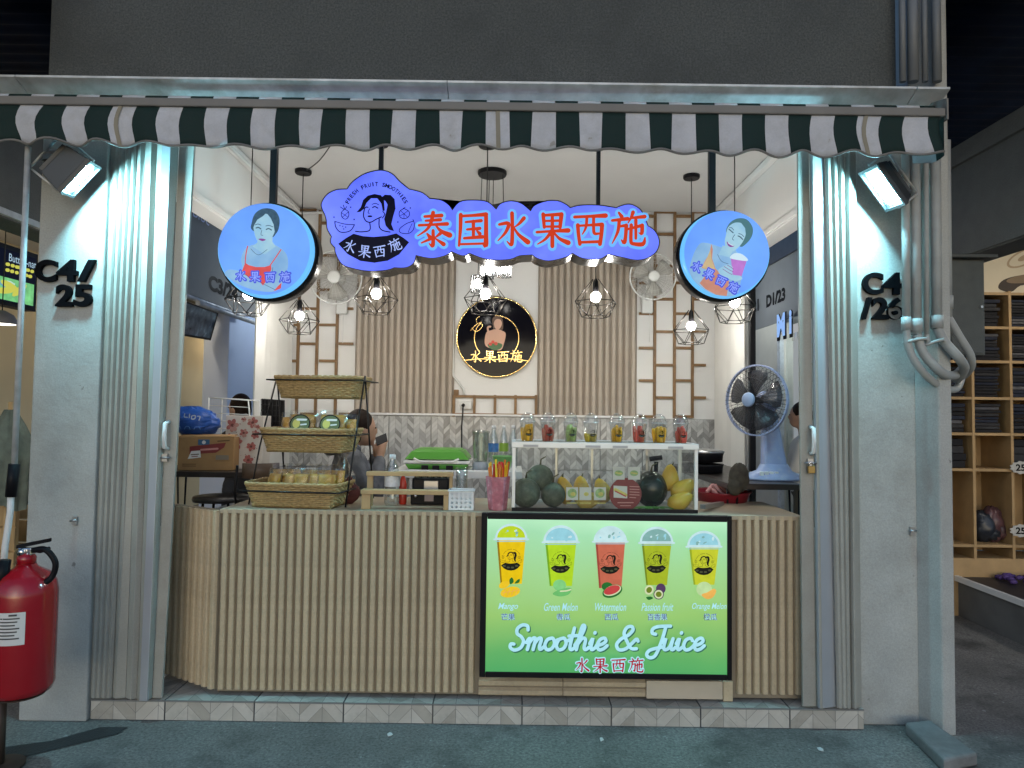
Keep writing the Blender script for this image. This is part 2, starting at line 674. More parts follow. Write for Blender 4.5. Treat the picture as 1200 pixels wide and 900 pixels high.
# ------------------------------------------------------------------ palette
M_ground = mat('ground_concrete', (0.165, 0.160, 0.148), 0.62, grain=0.55, gscale=70, spots=(0.34, 0.35, 0.34), sp_scale=26, sp_min=0.685, var=0.35, nscale=1.6, bump=0.35, bscale=70, stain=(0.055, 0.055, 0.052), stain_amt=0.9, stain_scale=2.6)
M_shadow_strip = mat('painted_shadow', (0.025, 0.028, 0.03), 0.6, var=0.3, nscale=9, bump=0.4, bscale=90)  # dark colour of the painted shadow stripe on the pavement
M_plaster = mat('pillar_plaster', (0.375, 0.385, 0.368), 0.75, grain=0.15, spots=(0.17, 0.165, 0.15), sp_scale=11, sp_min=0.70, var=0.10, nscale=5, bump=0.22, bscale=45, stain=(0.25, 0.245, 0.22), stain_amt=0.55, stain_scale=1.8)
M_fascia = mat('fascia_render', (0.072, 0.079, 0.077), 0.9, grain=0.45, gscale=90, stain=(0.045, 0.05, 0.05), stain_amt=0.7, stain_scale=1.2, var=0.10, nscale=3, bump=0.6, bscale=150)
M_darkroof = mat('dark_roof_sheet', (0.005, 0.010, 0.024), 0.8, spec=0.04, var=0.35, nscale=5, bump=0.2, bscale=40)
M_beam = mat('beam_render', (0.105, 0.11, 0.105), 0.85, grain=0.15, var=0.12, nscale=9, bump=0.35, bscale=80, stain=(0.07, 0.07, 0.07), stain_amt=0.5)
M_white = mat('interior_white', (0.76, 0.76, 0.755), 0.6, var=0.03, nscale=3, bump=0.05, bscale=80)
M_ceil = mat('ceiling_white', (0.64, 0.635, 0.63), 0.75, var=0.05, nscale=2, bump=0.05, bscale=60)
M_slat = mat('wood_plastic_slat', (0.48, 0.385, 0.25), 0.55, grain=0.10, gscale=60, var=0.12, nscale=14, bump=0.12, bscale=90, rnd=0.07, stain=(0.27, 0.23, 0.17), stain_amt=0.5, stain_scale=3.5)
M_slatback = mat('slat_backing', (0.22, 0.18, 0.125), 0.7, var=0.12)
M_wslat = mat('wall_slat', (0.43, 0.37, 0.31), 0.55, var=0.08, nscale=10, rnd=0.05)
M_wslatback = mat('wall_slat_back', (0.28, 0.24, 0.20), 0.7)
M_lattice = mat('lattice_wood', (0.22, 0.125, 0.055), 0.5, var=0.22, nscale=22, rnd=0.12, bump=0.1)
M_shut = mat('shutter_paint', (0.34, 0.335, 0.30), 0.42, metal=0.1, grain=0.07, var=0.07, nscale=5, rnd=0.07, stain=(0.24, 0.225, 0.185), stain_amt=0.45, stain_scale=3)
M_shut_blue = mat('shutter_aluminium', (0.42, 0.44, 0.47), 0.36, metal=0.4, var=0.05, rnd=0.03)
M_black = mat('black_paint', (0.008, 0.008, 0.010), 0.45, var=0.2, spec=0.12)
M_blackmet = mat('black_metal', (0.012, 0.012, 0.014), 0.4, metal=0.2, var=0.2, spec=0.15)
M_letter = mat('letter_black', (0.003, 0.003, 0.004), 0.5, var=0.1, spec=0.04)
M_galv = mat('galvanised', (0.50, 0.52, 0.53), 0.45, metal=0.25, var=0.22, nscale=14, bump=0.06, bscale=30, stain=(0.24, 0.22, 0.18), stain_amt=0.5, stain_scale=5)
M_green = mat('awning_green', (0.004, 0.020, 0.018), 0.8, var=0.12, nscale=40, bump=0.2, bscale=350)
M_cream = mat('awning_white', (0.46, 0.475, 0.51), 0.8, var=0.10, grain=0.06, spots=(0.30, 0.29, 0.26), sp_scale=9, sp_min=0.69, nscale=10, bump=0.2, bscale=350, stain=(0.34, 0.34, 0.34), stain_amt=0.45, stain_scale=9)
M_seam = mat('awning_seam', (0.24, 0.22, 0.17), 0.8)
M_trim = mat('awning_trim', (0.17, 0.165, 0.155), 0.6)
M_pipe = mat('conduit_paint', (0.34, 0.355, 0.345), 0.5, var=0.10, nscale=12, bump=0.1, stain=(0.28, 0.28, 0.27), stain_amt=0.5, stain_scale=9)
M_chrome = mat('chrome', (0.65, 0.65, 0.66), 0.18, metal=1.0, var=0.05)
M_steel = mat('steel', (0.40, 0.41, 0.42), 0.3, metal=0.9, var=0.1)
M_tile = [mat('tile_grey_%s' % n, c, 0.28, var=0.12, nscale=9, rnd=0.04) for n, c in (('pale', (0.50, 0.50, 0.49)), ('light', (0.43, 0.43, 0.425)), ('mid', (0.33, 0.33, 0.325)), ('dark', (0.26, 0.26, 0.255)))]
M_stile = [mat('sill_tile_%s' % n, c, 0.4, var=0.14, nscale=9, rnd=0.06, stain=(0.16, 0.15, 0.13), stain_amt=0.5, stain_scale=4) for n, c in (('pale', (0.50, 0.475, 0.42)), ('light', (0.465, 0.44, 0.385)), ('mid', (0.42, 0.395, 0.345)), ('dark', (0.375, 0.35, 0.30)))]
M_grout = mat('grout', (0.20, 0.20, 0.19), 0.9)
M_wood = mat('raw_wood', (0.40, 0.27, 0.13), 0.55, var=0.22, nscale=9, bump=0.1, rnd=0.1)
M_white_pl = mat('white_plastic', (0.68, 0.69, 0.68), 0.35, var=0.04)
M_cable = mat('black_cable', (0.012, 0.012, 0.012), 0.5)

GZ = -0.07          # ground level
FZ = 0.03           # floor of the kiosk
XL, XR, YB, CZ = -1.90, 1.75, 2.23, 3.27   # kiosk interior: side planes, back wall, ceiling

# ------------------------------------------------------------------ ground
g = MB()
g.add([(-30, -30, GZ), (30, -30, GZ), (30, 30, GZ), (-30, 30, GZ)], [(0, 1, 2, 3)])
structure(obj('ground', g, M_ground))
p = [PZ(q[0], q[1], GZ + 0.004) for q in ((-60, 902), (-60, 884), (60, 868), (118, 852), (150, 852), (138, 860), (40, 884), (-20, 898))]  # dark sheet painted in place of a cast shadow stripe
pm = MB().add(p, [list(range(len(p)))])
structure(obj('painted_shadow_strip', pm, M_shadow_strip))

# ------------------------------------------------------------------ the kiosk building
kiosk = thing('kiosk_building', 'market kiosk with grey fascia, two pillars, white ceiling and slatted back wall', 'building', (0, 1.0, GZ))


def clip(poly, x0, x1, y0, y1):
    def cut(p, ax, lim, keep_less):
        out = []
        for i in range(len(p)):
            a, b = p[i - 1], p[i]
            ia = a[ax] <= lim if keep_less else a[ax] >= lim
            ib = b[ax] <= lim if keep_less else b[ax] >= lim
            if ia != ib:
                t = (lim - a[ax]) / (b[ax] - a[ax])
                out.append((a[0] + (b[0] - a[0]) * t, a[1] + (b[1] - a[1]) * t))
            if ib:
                out.append(b)
        return out
    for ax, lim, kl in ((0, x0, False), (0, x1, True), (1, y0, False), (1, y1, True)):
        poly = cut(poly, ax, lim, kl)
        if len(poly) < 3:
            return []
    return poly


def herringbone_tile(w, h, cw, pitch, seed, fn, back, nm=4, gap=0.0025):
    """tile w x h about 0,0: a slab and slanted strips of it standing 1 mm proud of the joints"""
    rnd = random.Random(seed)
    mb = MB()
    q = [fn(a, b, 0.0012) for a, b in ((-w / 2, -h / 2), (w / 2, -h / 2), (w / 2, h / 2), (-w / 2, h / 2))]
    mb.prism(q, back, 4)
    ncol = int(math.ceil(w / cw)) + 1
    for c in range(ncol):
        x0 = -w / 2 + c * cw
        x1 = x0 + cw
        sg = 1 if c % 2 == 0 else -1
        y = -h / 2 - cw - pitch
        while y < h / 2 + cw:
            a, b = (y, y + cw) if sg > 0 else (y + cw, y)
            pl = clip([(x0 + gap / 2, a + gap), (x1 - gap / 2, b + gap), (x1 - gap / 2, b + pitch), (x0 + gap / 2, a + pitch)],
                      -w / 2 + 0.002, w / 2 - 0.002, -h / 2 + 0.002, h / 2 - 0.002)
            if pl:
                mb.add([fn(u, v, 0.0) for u, v in pl], [list(range(len(pl)))], rnd.choice((0, 0, 1, 1, 2, 3)))
            y += pitch
    return mb


# floor slab and sill tiles
sx0, sx1 = P(118, 400, -0.10).x + 0.003, P(1016, 838, -0.1).x
floor = obj('floor', MB().box(sx0 + 0.01, sx1 - 0.01, -0.062, YB + 0.1, GZ + 0.002, FZ - 0.006), M_grout, kiosk)
edges = [sx0, P(190, 838, -0.1).x]
while edges[-1] + 0.455 < sx1 - 0.05:
    edges.append(edges[-1] + 0.455)
edges.append(sx1)
for i in range(len(edges) - 1):
    w = edges[i + 1] - edges[i] - 0.004
    cx = (edges[i] + edges[i + 1]) / 2
    mb = herringbone_tile(w, FZ - GZ - 0.006, 0.115, 0.075, 20 + i, lambda u, v, d: Vector((u, -0.075 + d, v)), (0, 0.012, 0))
    mb.xf(Matrix.Translation((cx, 0, (FZ + GZ) / 2 - 0.001)))
    obj('riser_tile', mb, M_stile + [M_grout], floor, origin=(cx, -0.1, (FZ + GZ) / 2))
    mb = herringbone_tile(w, 0.39, 0.115, 0.075, 60 + i, lambda u, v, d: Vector((u, v, -d)), (0, 0, -0.008))
    mb.xf(Matrix.Translation((cx, 0.118, FZ + 0.003)))
    obj('floor_tile', mb, M_stile + [M_grout], floor, origin=(cx, 0.118, FZ))
# pillars
pl = MB()
t, b_ = (45, 125), (21, 97)
def quad(x0, y0, x1, y1, Y): return [P(x0, y0, Y), P(x1, y1, Y)]
xl0, xl1 = P(40, 400, -0.10).x, P(118, 400, -0.10).x
pl.box(xl0, xl1, -0.10, 0.35, GZ, P(600, 98, -0.1).z - 0.003)
obj('pillar', pl, M_plaster, kiosk, bev=0.008)
xr0, xr1, xr2 = P(1004, 400, -0.02).x, 2.13, P(1116, 500, -0.13).x
obj('pillar', MB().box(xr0, xr1, -0.02, 0.35, GZ, 3.3), M_plaster, kiosk, bev=0.008)
obj('pillar', MB().hexa([(xr1 - 0.01, 0.0, GZ), (xr1 + 0.055, -0.13, GZ), (xr2, -0.13, GZ), (xr2, 0.35, GZ)],
                        [(xr1 - 0.01, 0.0, 4.6), (xr1 + 0.055, -0.13, 4.6), (xr2, -0.13, 4.6), (xr2, 0.35, 4.6)]), M_plaster, kiosk, bev=0.008)
# wall plugs left in the pillars
for (x, y, Y) in ((89, 610, -0.10), (1068, 622, -0.02)):
    c = P(x, y, Y)
    mb = MB().box(c.x - 0.012, c.x + 0.012, Y - 0.014, Y, c.z - 0.022, c.z + 0.022)
    mb.tube([c + Vector((-0.02, -0.016, 0)), c + Vector((0.016, -0.02, 0.004))], 0.006, 6)
    obj('wall_bracket', mb, M_steel, kiosk)
# fascia
zf = P(600, 98, -0.1).z
fx0, fx1 = P(58, 50, -0.1).x, P(1050, 50, -0.1).x
obj('fascia', MB().box(fx0, fx1, -0.10, 0.2, zf, 4.7), M_fascia, kiosk, bev=0.006)
obj('lintel', MB().box(xl0, xr2, -0.02, 0.12, 3.02, zf - 0.002), M_ceil, kiosk)
# ceiling and headers over the open sides
obj('ceiling', MB().box(XL - 0.3, XR + 0.3, 0.125, YB + 0.1, CZ, CZ + 0.06), M_ceil, kiosk)
obj('header', MB().box(XL - 0.14, XL, 0.125, YB, 2.76, CZ - 0.002), M_white, kiosk, bev=0.006)
obj('header', MB().box(XR, XR + 0.14, 0.125, YB, 2.76, CZ - 0.002), M_white, kiosk, bev=0.006)
for s, x in ((-1, XL), (1, XR)):
    obj('header_trim', MB().box(min(x, x - s * 0.02), max(x, x - s * 0.02), 0.13, YB - 0.01, 2.765, 2.80), M_white, kiosk, bev=0.004)
    obj('cove', MB().box(min(x, x - s * 0.05), max(x, x - s * 0.05), 0.13, YB - 0.01, CZ - 0.05, CZ - 0.003), M_white, kiosk, bev=0.01)
    lw = obj('low_side_wall', MB().box(min(x, x + s * 0.06), max(x, x + s * 0.06), 0.22, YB - 0.6, FZ, 0.86), M_white, kiosk)
    bm_ = MB().box(-0.008, 0.008, -0.06, 0.06, -0.45, 0.45)
    first = None
    for k in range(9):
        c = Vector((x - s * 0.009, 0.34 + k * 0.15, 0.5))
        if first is None:
            mb = MB().box(c.x - 0.008, c.x + 0.008, c.y - 0.062, c.y + 0.062, 0.04, 0.85)
            first = obj('board', mb, M_white, lw, origin=c)
        else:
            inst('board', first.data, c, lw)
# back wall
bw = obj('back_wall', MB().box(XL - 0.1, XR + 0.1, YB, YB + 0.12, FZ, CZ), M_white, kiosk)


def prof_slat(w, d, h, z0=0.0):
    """one rounded rib standing along z, its flat back at y = 0"""
    pr = [(-w / 2, 0), (-w / 2 * 0.80, -d * 0.72), (-w / 2 * 0.52, -d), (w / 2 * 0.52, -d), (w / 2 * 0.80, -d * 0.72), (w / 2, 0)]
    mb = MB()
    n = len(pr)
    mb.add([(x, y, z0) for x, y in pr] + [(x, y, z0 + h) for x, y in pr],
           [[i, (i + 1) % n, n + (i + 1) % n, n + i] for i in range(n)] + [list(reversed(range(n))), list(range(n, 2 * n))])
    return mb


def add_slats(parent, x0, x1, n, z0, z1, Y, m, wf=0.72, d=0.016, backm=None):
    pitch = (x1 - x0) / n
    mb = prof_slat(pitch * wf, d, z1 - z0, 0.0)
    me = None
    for k in range(n):
        loc = Vector((x0 + pitch * (k + 0.5), Y, z0))
        if me is None:
            mb.xf(Matrix.Translation(loc))
            o = obj('slat', mb, m, parent, origin=loc)
            me = o.data
        else:
            inst('slat', me, loc, parent)


zb = P(590, 487, YB).z          # top of the tiled dado
for a, b2 in ((417, 533), (630, 746)):
    x0, x1 = P(a, 400, YB).x, P(b2, 400, YB).x
    pn = obj('panel_backing', MB().box(x0, x1, YB - 0.012, YB - 0.001, zb + 0.012, CZ - 0.004), M_wslatback, bw)
    add_slats(bw, x0 + 0.004, x1 - 0.004, 15, zb + 0.012, CZ - 0.006, YB - 0.0125, M_wslat, 0.74, 0.02)
obj('dado_rail', MB().box(P(417, 487, YB).x, P(746, 487, YB).x, YB - 0.03, YB - 0.001, zb - 0.006, zb + 0.010), M_white, bw)


def bar_set(parent, segs, Y, th, m, px=True):
    """lattice bars between picture points of plane Y"""
    for (x0, y0, x1, y1) in segs:
        a, b = P(x0, y0, Y), P(x1, y1, Y)
        if abs(x1 - x0) < abs(y1 - y0):
            xm = (a.x + b.x) / 2
            mb = MB().box(xm - th / 2, xm + th / 2, Y - 0.026, Y - 0.002, min(a.z, b.z), max(a.z, b.z))
        else:
            zm = (a.z + b.z) / 2
            mb = MB().box(min(a.x, b.x) + th / 2, max(a.x, b.x) - th / 2, Y - 0.023, Y - 0.0025, zm - th / 2, zm + th / 2)
        obj('lattice_bar', mb, m, parent)


ysA = [262, 300, 340, 381, 423, 464]
ysB = [247, 282, 321, 362, 403, 445, 485]
segs = [(351, 247, 351, 487), (373, 247, 373, 487), (396, 247, 396, 487)]
for y in ysA: segs += [(334, y, 351, y), (373, y, 396, y)]
for y in ysB: segs += [(351, y, 373, y), (396, y, 416, y)]
segs += [(767, 249, 767, 490), (790, 249, 790, 490), (811, 249, 811, 490)]
for y in (254, 292, 332, 368, 408, 446, 488): segs += [(747, y, 767, y), (790, y, 811, y)]
for y in (249, 275, 312, 351, 389, 428, 466): segs += [(767, y, 790, y), (811, y, 828, y)]
segs += [(531, 465, 629, 465), (531, 486, 629, 486)]
for x in (532, 556, 580, 604, 628): segs.append((x, 463, x, 488))
bar_set(bw, segs, YB - 0.001, 0.022, M_lattice)
# dado tiles
tw = 49.3 * mpp(YB)
x = P(407, 490, YB).x - 2 * tw
k = 0
while x < XR:
    w = min(tw, XR - x)
    for r_ in range(2):
        zc = zb - 0.008 - tw * 0.62 - r_ * tw * 1.24
        mb = herringbone_tile(w - 0.004, tw * 1.24 - 0.004, 0.052, 0.042, 100 + k * 2 + r_, lambda u, v, d: Vector((u, YB - 0.014 + d, v)), (0, 0.01, 0), gap=0.002)
        mb.xf(Matrix.Translation((x + w / 2, 0, zc)))
        if x + w > XL:
            obj('dado_tile', mb, M_tile + [M_grout], bw, origin=(x + w / 2, YB, zc))
    x += tw
    k += 1

# power outlet with its cable trunking
po = thing('wall_socket', 'white double power socket below black round wall sign, black lead plugged in', 'socket', P(546, 475, YB - 0.004))
c = P(546, 475, YB)
obj('plate', MB().box(c.x - 0.05, c.x + 0.05, YB - 0.035, YB - 0.002, c.z - 0.033, c.z + 0.033), M_white_pl, po, bev=0.004)
obj('plug', MB().lathe([(0.016, 0), (0.014, 0.03), (0.006, 0.045)], (c.x - 0.02, YB - 0.036, c.z), 10, axis=(0, -1, 0)), M_cable, po)
obj('lead', MB().tube([Vector((c.x - 0.02, YB - 0.07, c.z)), Vector((c.x - 0.02, YB - 0.075, c.z - 0.05))] + [P(541, y, YB - 0.06) for y in (500, 530, 545)], 0.006, 6), M_cable, po)
obj('trunking', MB().tube([P(531, y, YB - 0.012) for y in (245, 440)] + [P(537, 448, YB - 0.012), P(543, 456, YB - 0.012), P(544, 466, YB - 0.012)], 0.010, 8), M_white_pl, po)
c = P(535, 460, YB)
o = obj('wall_switch', MB().box(c.x - 0.02, c.x + 0.02, YB - 0.03, YB - 0.002, c.z - 0.024, c.z + 0.024).lathe([(0.009, 0), (0.009, 0.012)], (c.x, YB - 0.03, c.z), 10, axis=(0, -1, 0)), M_lattice, None, origin=c, bev=0.003)
tag(o, 'small brown square switch beside white cable trunking on back wall', 'switch')

# ------------------------------------------------------------------ front folding shutters
def shutter(label, tops, bots, ytop, ybot, Ys, name='folding_shutter', mats=None):
    """stack of folded leaves; tops/bots = picture x of each fold at top and bottom"""
    base = P((bots[0] + bots[-1]) / 2, ybot, Ys[0])
    th = thing(name, label, 'shutter', (base.x, base.y, FZ))
    leaves = []
    for i in range(len(tops) - 1):
        Y0, Y1 = Ys[i], Ys[i + 1]
        a0, a1 = P(tops[i], ytop, Y0), P(tops[i + 1], ytop, Y1)
        b0, b1 = P(bots[i], ybot, Y0), P(bots[i + 1], ybot, Y1)
        for q in (a0, a1): q.z = 3.0
        for q in (b0, b1): q.z = FZ + 0.012
        d = Vector((-(a1.y - a0.y), a1.x - a0.x, 0))
        d = d.normalized() * 0.016
        if d.y < 0: d = -d
        mb = MB().hexa([b0, b1, b1 + d, b0 + d], [a0, a1, a1 + d, a0 + d])
        leaves.append(obj('leaf', mb, (mats or {}).get(i, M_shut), th, bev=0.002))
    return th, leaves


shL, lv = shutter('grey folded metal shutter stacked beside the pillar numbered C4/25',
                  [126, 133, 136, 140, 143, 147, 150, 154, 157, 161, 165, 170, 177, 184, 190, 200, 210, 228],
                  [98, 106, 109, 112, 115, 118, 121, 124, 127, 131, 135, 147, 153, 160, 163, 172, 178, 189],
                  176, 826, [-0.07, -0.072, -0.09, -0.07, -0.09, -0.07, -0.09, -0.07, -0.09, -0.07, -0.09, -0.075, -0.10, -0.08, -0.11, -0.115, -0.07, -0.075], mats={14: M_shut_blue})
shR, rv = shutter('pale folded metal shutter with padlock beside the pillar numbered C4/26',
                  [935, 948, 952, 966, 970, 974, 978, 982, 986, 990, 995, 1003],
                  [941, 957, 961, 980, 984, 986, 989, 992, 994, 997, 1002, 1010],
                  184, 826, [-0.075, -0.07, -0.10, -0.07, -0.095, -0.07, -0.095, -0.07, -0.095, -0.07, -0.095, -0.06], mats={2: M_shut_blue})
for th, x, y, pad in ((shL, 197, 510, False), (shR, 950, 516, True)):
    c = P(x, y, -0.075)
    mb = MB().tube([c + Vector((0, 0.0, 0.07)), c + Vector((0, -0.035, 0.06)), c + Vector((0, -0.04, 0)), c + Vector((0, -0.035, -0.06)), c + Vector((0, 0.0, -0.07))], 0.011, 8)
    obj('handle', mb, M_white_pl, th)
    c2 = P(x - 2, y + 26, -0.07)
    obj('lock_plate', MB().box(c2.x - 0.014, c2.x + 0.014, -0.092, -0.07, c2.z - 0.02, c2.z + 0.02).tube([c2 + Vector((-0.03, -0.025, 0)), c2 + Vector((0.03, -0.025, 0))], 0.006, 6), M_steel, th)
    if pad:
        c3 = P(x, y + 34, -0.09)
        mb = MB().box(c3.x - 0.018, c3.x + 0.018, c3.y - 0.016, c3.y, c3.z - 0.02, c3.z + 0.018)
        pk = obj('padlock', mb, mat('brass', (0.30, 0.21, 0.08), 0.4, metal=0.9), th, bev=0.003)
        obj('shackle', MB().tube([c3 + Vector((0.012 * math.cos(R(a)), -0.008, 0.018 + 0.022 * math.sin(R(a)))) for a in range(0, 181, 30)], 0.0035, 6), M_chrome, pk)

# rear corner shutters on the open sides
def side_shutter(label, X, s, y0, y1, n):
    th = thing('folding_shutter', label, 'shutter', (X, (y0 + y1) / 2, FZ))
    for k in range(n):
        a, b = y0 + (y1 - y0) * k / n, y0 + (y1 - y0) * (k + 1) / n
        off = 0.05 if k % 2 else 0.0
        of2 = 0.0 if k % 2 else 0.05
        A, B = Vector((X - s * off, a, 0)), Vector((X - s * of2, b, 0))
        d = Vector((-s * 0.0, 0.0, 0)) + Vector((s * 0.012, 0.004, 0))
        mb = MB().hexa([Vector((q.x, q.y, FZ + 0.01)) for q in (A, B, B + d, A + d)], [Vector((q.x, q.y, 2.755)) for q in (A, B, B + d, A + d)])
        obj('leaf', mb, M_shut_white, th)
    return th


M_shut_white = mat('shutter_white', (0.62, 0.61, 0.58), 0.35, metal=0.1, var=0.04, rnd=0.05)
side_shutter('white folded side shutter in back corner behind cardboard box', XL - 0.012, -1, 1.45, 2.2, 12)
side_shutter('white folded side shutter in back corner behind table fan', XR + 0.012, 1, 1.55, 2.2, 12)
jm = thing('shutter_jamb', 'dark upright shutter jamb behind table fan', 'jamb', (XR + 0.05, 1.50, FZ))
obj('post', MB().box(XR + 0.02, XR + 0.06, 1.44, 1.535, FZ, 2.755), M_blackmet, jm, bev=0.003)
obj('track', MB().box(XR + 0.005, XR + 0.018, 1.46, 1.49, FZ, 2.755), M_steel, jm)

# ------------------------------------------------------------------ counter
CT = 1.0
cx0, cx1 = P(257, 700, 0).x, P(941, 700, 0).x
counter = thing('serving_counter', 'beige ribbed counter across the kiosk front with light wooden top', 'counter', (-0.1, 0.25, FZ))
lx0, lx1 = P(559, 700, 0).x, P(861, 700, 0).x
obj('carcass', MB().box(cx0, cx1 - 0.01, 0.006, 0.55, FZ + 0.02, CT - 0.03), M_slatback, counter)
obj('worktop', MB().box(cx0 - 0.005, cx1, -0.012, 0.58, CT - 0.028, CT - 0.004), mat('worktop', (0.36, 0.29, 0.20), 0.4, var=0.15, nscale=9), counter, bev=0.003)
add_slats(counter, cx0 + 0.003, lx0 - 0.003, 31, FZ + 0.035, CT - 0.006, 0.0045, M_slat, 0.80, 0.018)
add_slats(counter, lx1 + 0.003, cx1 - 0.004, 8, FZ + 0.045, CT - 0.006, 0.0045, M_slat, 0.80, 0.017)
# boards lying under the light box
zq = [P(650, y, 0).z for y in (795, 806, 816)]
for (a, b2) in ((561, 659), (660, 756)):
    xa, xb = P(a, 800, 0).x, P(b2, 800, 0).x
    for z0, z1 in ((zq[1] + 0.004, zq[0]), (zq[2], zq[1])):
        mb = MB().prism([(xa, 0.004, z0), (xa, -0.012, z0 + 0.010), (xa, -0.014, z1 - 0.012), (xa, 0.004, z1 - 0.001)], (xb - xa, 0, 0))
        obj('base_board', mb, M_slat, counter)
xa, xb, xc = P(757, 800, 0).x, P(846, 800, 0).x, P(858, 800, 0).x
obj('base_board', MB().box(xa, xb, -0.014, 0.004, zq[2], zq[0]), mat('cut_board', (0.52, 0.45, 0.34), 0.6, var=0.1, nscale=5), counter, bev=0.002)
obj('base_board', MB().box(xb + 0.004, xc, -0.012, 0.004, zq[2] - 0.01, zq[0]), M_slat, counter, bev=0.002)
# half gate at the left end, swung slightly inwards
A, B = P(255, 700, 0.0), P(197, 700, 0.22)
gate = thing('counter_gate', 'narrow ribbed beige gate at the left end of counter, turned inwards', 'gate', ((A.x + B.x) / 2, 0.1, FZ))
dv = Vector((B.x - A.x, B.y - A.y, 0))
nrm = Vector((-dv.y, dv.x, 0)).normalized()
if nrm.y > 0: nrm = -nrm
ang = math.atan2(-dv.y, -dv.x)
Az = [Vector((q.x, q.y, FZ + 0.03)) for q in (A, B, B - nrm * 0.03, A - nrm * 0.03)]
obj('gate_panel', MB().hexa(Az, [q + Vector((0, 0, CT - FZ - 0.045)) for q in Az]), M_slatback, gate)
n = 8
pt = dv.length / n
mb = prof_slat(pt * 0.76, 0.017, CT - FZ - 0.05)
me = None
for k in range(n):
    loc = Vector((A.x, A.y, FZ + 0.032)) + dv * ((k + 0.5) / n) + nrm * 0.0005
    if me is None:
        o = obj('slat', mb, M_slat, gate, origin=(0, 0, 0))
        me = o.data
        o.location = loc - wloc(gate)
        o.rotation_euler = (0, 0, ang)
    else:
        inst('slat', me, loc, gate, ang)

# ------------------------------------------------------------------ awning
YA = -0.45
za0, za1 = P(550, 129, YA).z, P(550, 175, YA).z
awn = thing('striped_awning', 'green and white striped awning with scalloped valance over the kiosk front', 'awning', (0, YA, za1))
mb = MB()
e0 = 23.3 - 27.3 * 4
nst = 45
xe = P(1106, 150, YA).x
cols = 6
tot = []
for k in range(nst):
    for j in range(cols):
        tot.append((k + j / cols, k))
tot.append((nst, nst - 1))
def vx(u): return P(e0 + 27.3 * u, 150, YA).x
rows = 6
ptsg = []
for u, k in tot:
    x = vx(u)
    if x > xe: break
    for r_ in range(rows + 1):
        f = r_ / rows
        wob = math.exp(-((u - 4) / 9.0) ** 2) + 0.6 * math.exp(-((u - 41) / 4.0) ** 2)
        wave = 0.012 * math.sin(u * math.pi + 0.6) + 0.008 * math.sin(u * 1.7 + 1) + 0.02 * wob * math.sin(u * 2.3)
        sag = (0.009 + 0.005 * math.sin(u * 0.37)) * math.cos(u * math.pi + 0.9 + 0.5 * math.sin(u * 0.23)) + 0.006 * math.sin(u * 0.31)
        ptsg.append((x + 0.007 * f * math.sin(u * 2.1) - 0.022 * wob * math.sin(math.pi * f * 1.3) - 0.015 * f * wob, YA + wave * f - 0.012 * f, za0 + (za1 + sag - za0) * f))
nc = len(ptsg) // (rows + 1)
vv = MB()
vv.v = [Vector(q) for q in ptsg]
for i in range(nc - 1):
    k = tot[i][1]
    for r_ in range(rows):
        a = i * (rows + 1) + r_
        vv.f.append([a, a + 1, a + rows + 2, a + rows + 1])
        vv.m.append(k % 2 == 0 and 1 or 0)
        vv.s.append(True)
# edges at odd k start a green stripe (counted from the picture's left border: k = 4 is the first white one)
vv.m = [1 if (tot[i // rows][1] % 2 == 0) else 0 for i in range(len(vv.f))]
o = obj('valance', vv, [M_green, M_cream], awn)
sd = o.modifiers.new('thick', 'SOLIDIFY')
sd.thickness = 0.003
obj('piping', MB().tube([ptsg[i * (rows + 1) + rows] for i in range(0, nc)], 0.006, 6), M_trim, awn)
for xs in (143, 583, 1017):
    u = (xs - e0) / 27.3
    i = min(nc - 2, max(0, int(u * cols)))
    q = [Vector(ptsg[i * (rows + 1) + r_]) + Vector((0, -0.004, 0)) for r_ in range(rows + 1)]
    m2 = MB()
    m2.add([p_ + Vector((-0.010, 0, 0)) for p_ in q] + [p_ + Vector((0.010, 0, 0)) for p_ in q], [[r_, r_ + 1, rows + 2 + r_, rows + 1 + r_] for r_ in range(rows)])
    obj('seam', m2, M_seam, awn)
xa0 = vx(0)
zbar = P(550, 124, YA).z
obj('front_bar', MB().box(xa0, xe + 0.004, YA - 0.012, YA + 0.03, za0 - 0.004, P(550, 120, YA).z), M_trim, awn, bev=0.006)
# fabric on the roller, stripes showing under the hood
roll = MB()
zr = P(550, 121, YA + 0.08).z
for k in range(nst):
    a, b2 = vx(k), min(vx(k + 1), xe)
    if a >= xe: break
    roll.tube([(a, YA + 0.08, zr), (b2, YA + 0.08, zr)], 0.016, 10, m=1 if k % 2 == 0 else 0)
obj('fabric_roll', roll, [M_green, M_cream], awn)
# hood of sheet metal in lengths
zh1 = P(550, 97, -0.42).z
zh0 = P(550, 117, -0.33).z
hx = [xa0, P(33, 100, -0.33).x, P(526, 100, -0.33).x, P(1062, 100, -0.33).x, P(1100, 100, -0.33).x]
for i in range(4):
    a, b2 = hx[i] + 0.002, hx[i + 1] - 0.002
    mb = MB().prism([(a, -0.33, zh0), (a, -0.42, zh1), (a, -0.42, zh1 + 0.010), (a, -0.105, zh1 + 0.05), (a, -0.105, zh1 + 0.035), (a, -0.32, zh0 + 0.004)], (b2 - a, 0, 0))
    obj('hood', mb, M_galv, awn)
obj('end_plate', MB().prism([(xe + 0.006, YA - 0.015, za0 - 0.02), (xe + 0.006, YA - 0.015, zbar + 0.06), (xe + 0.006, -0.11, zh1 + 0.03), (xe + 0.006, -0.11, za0 - 0.02)], (0.008, 0, 0)), M_trim, awn)
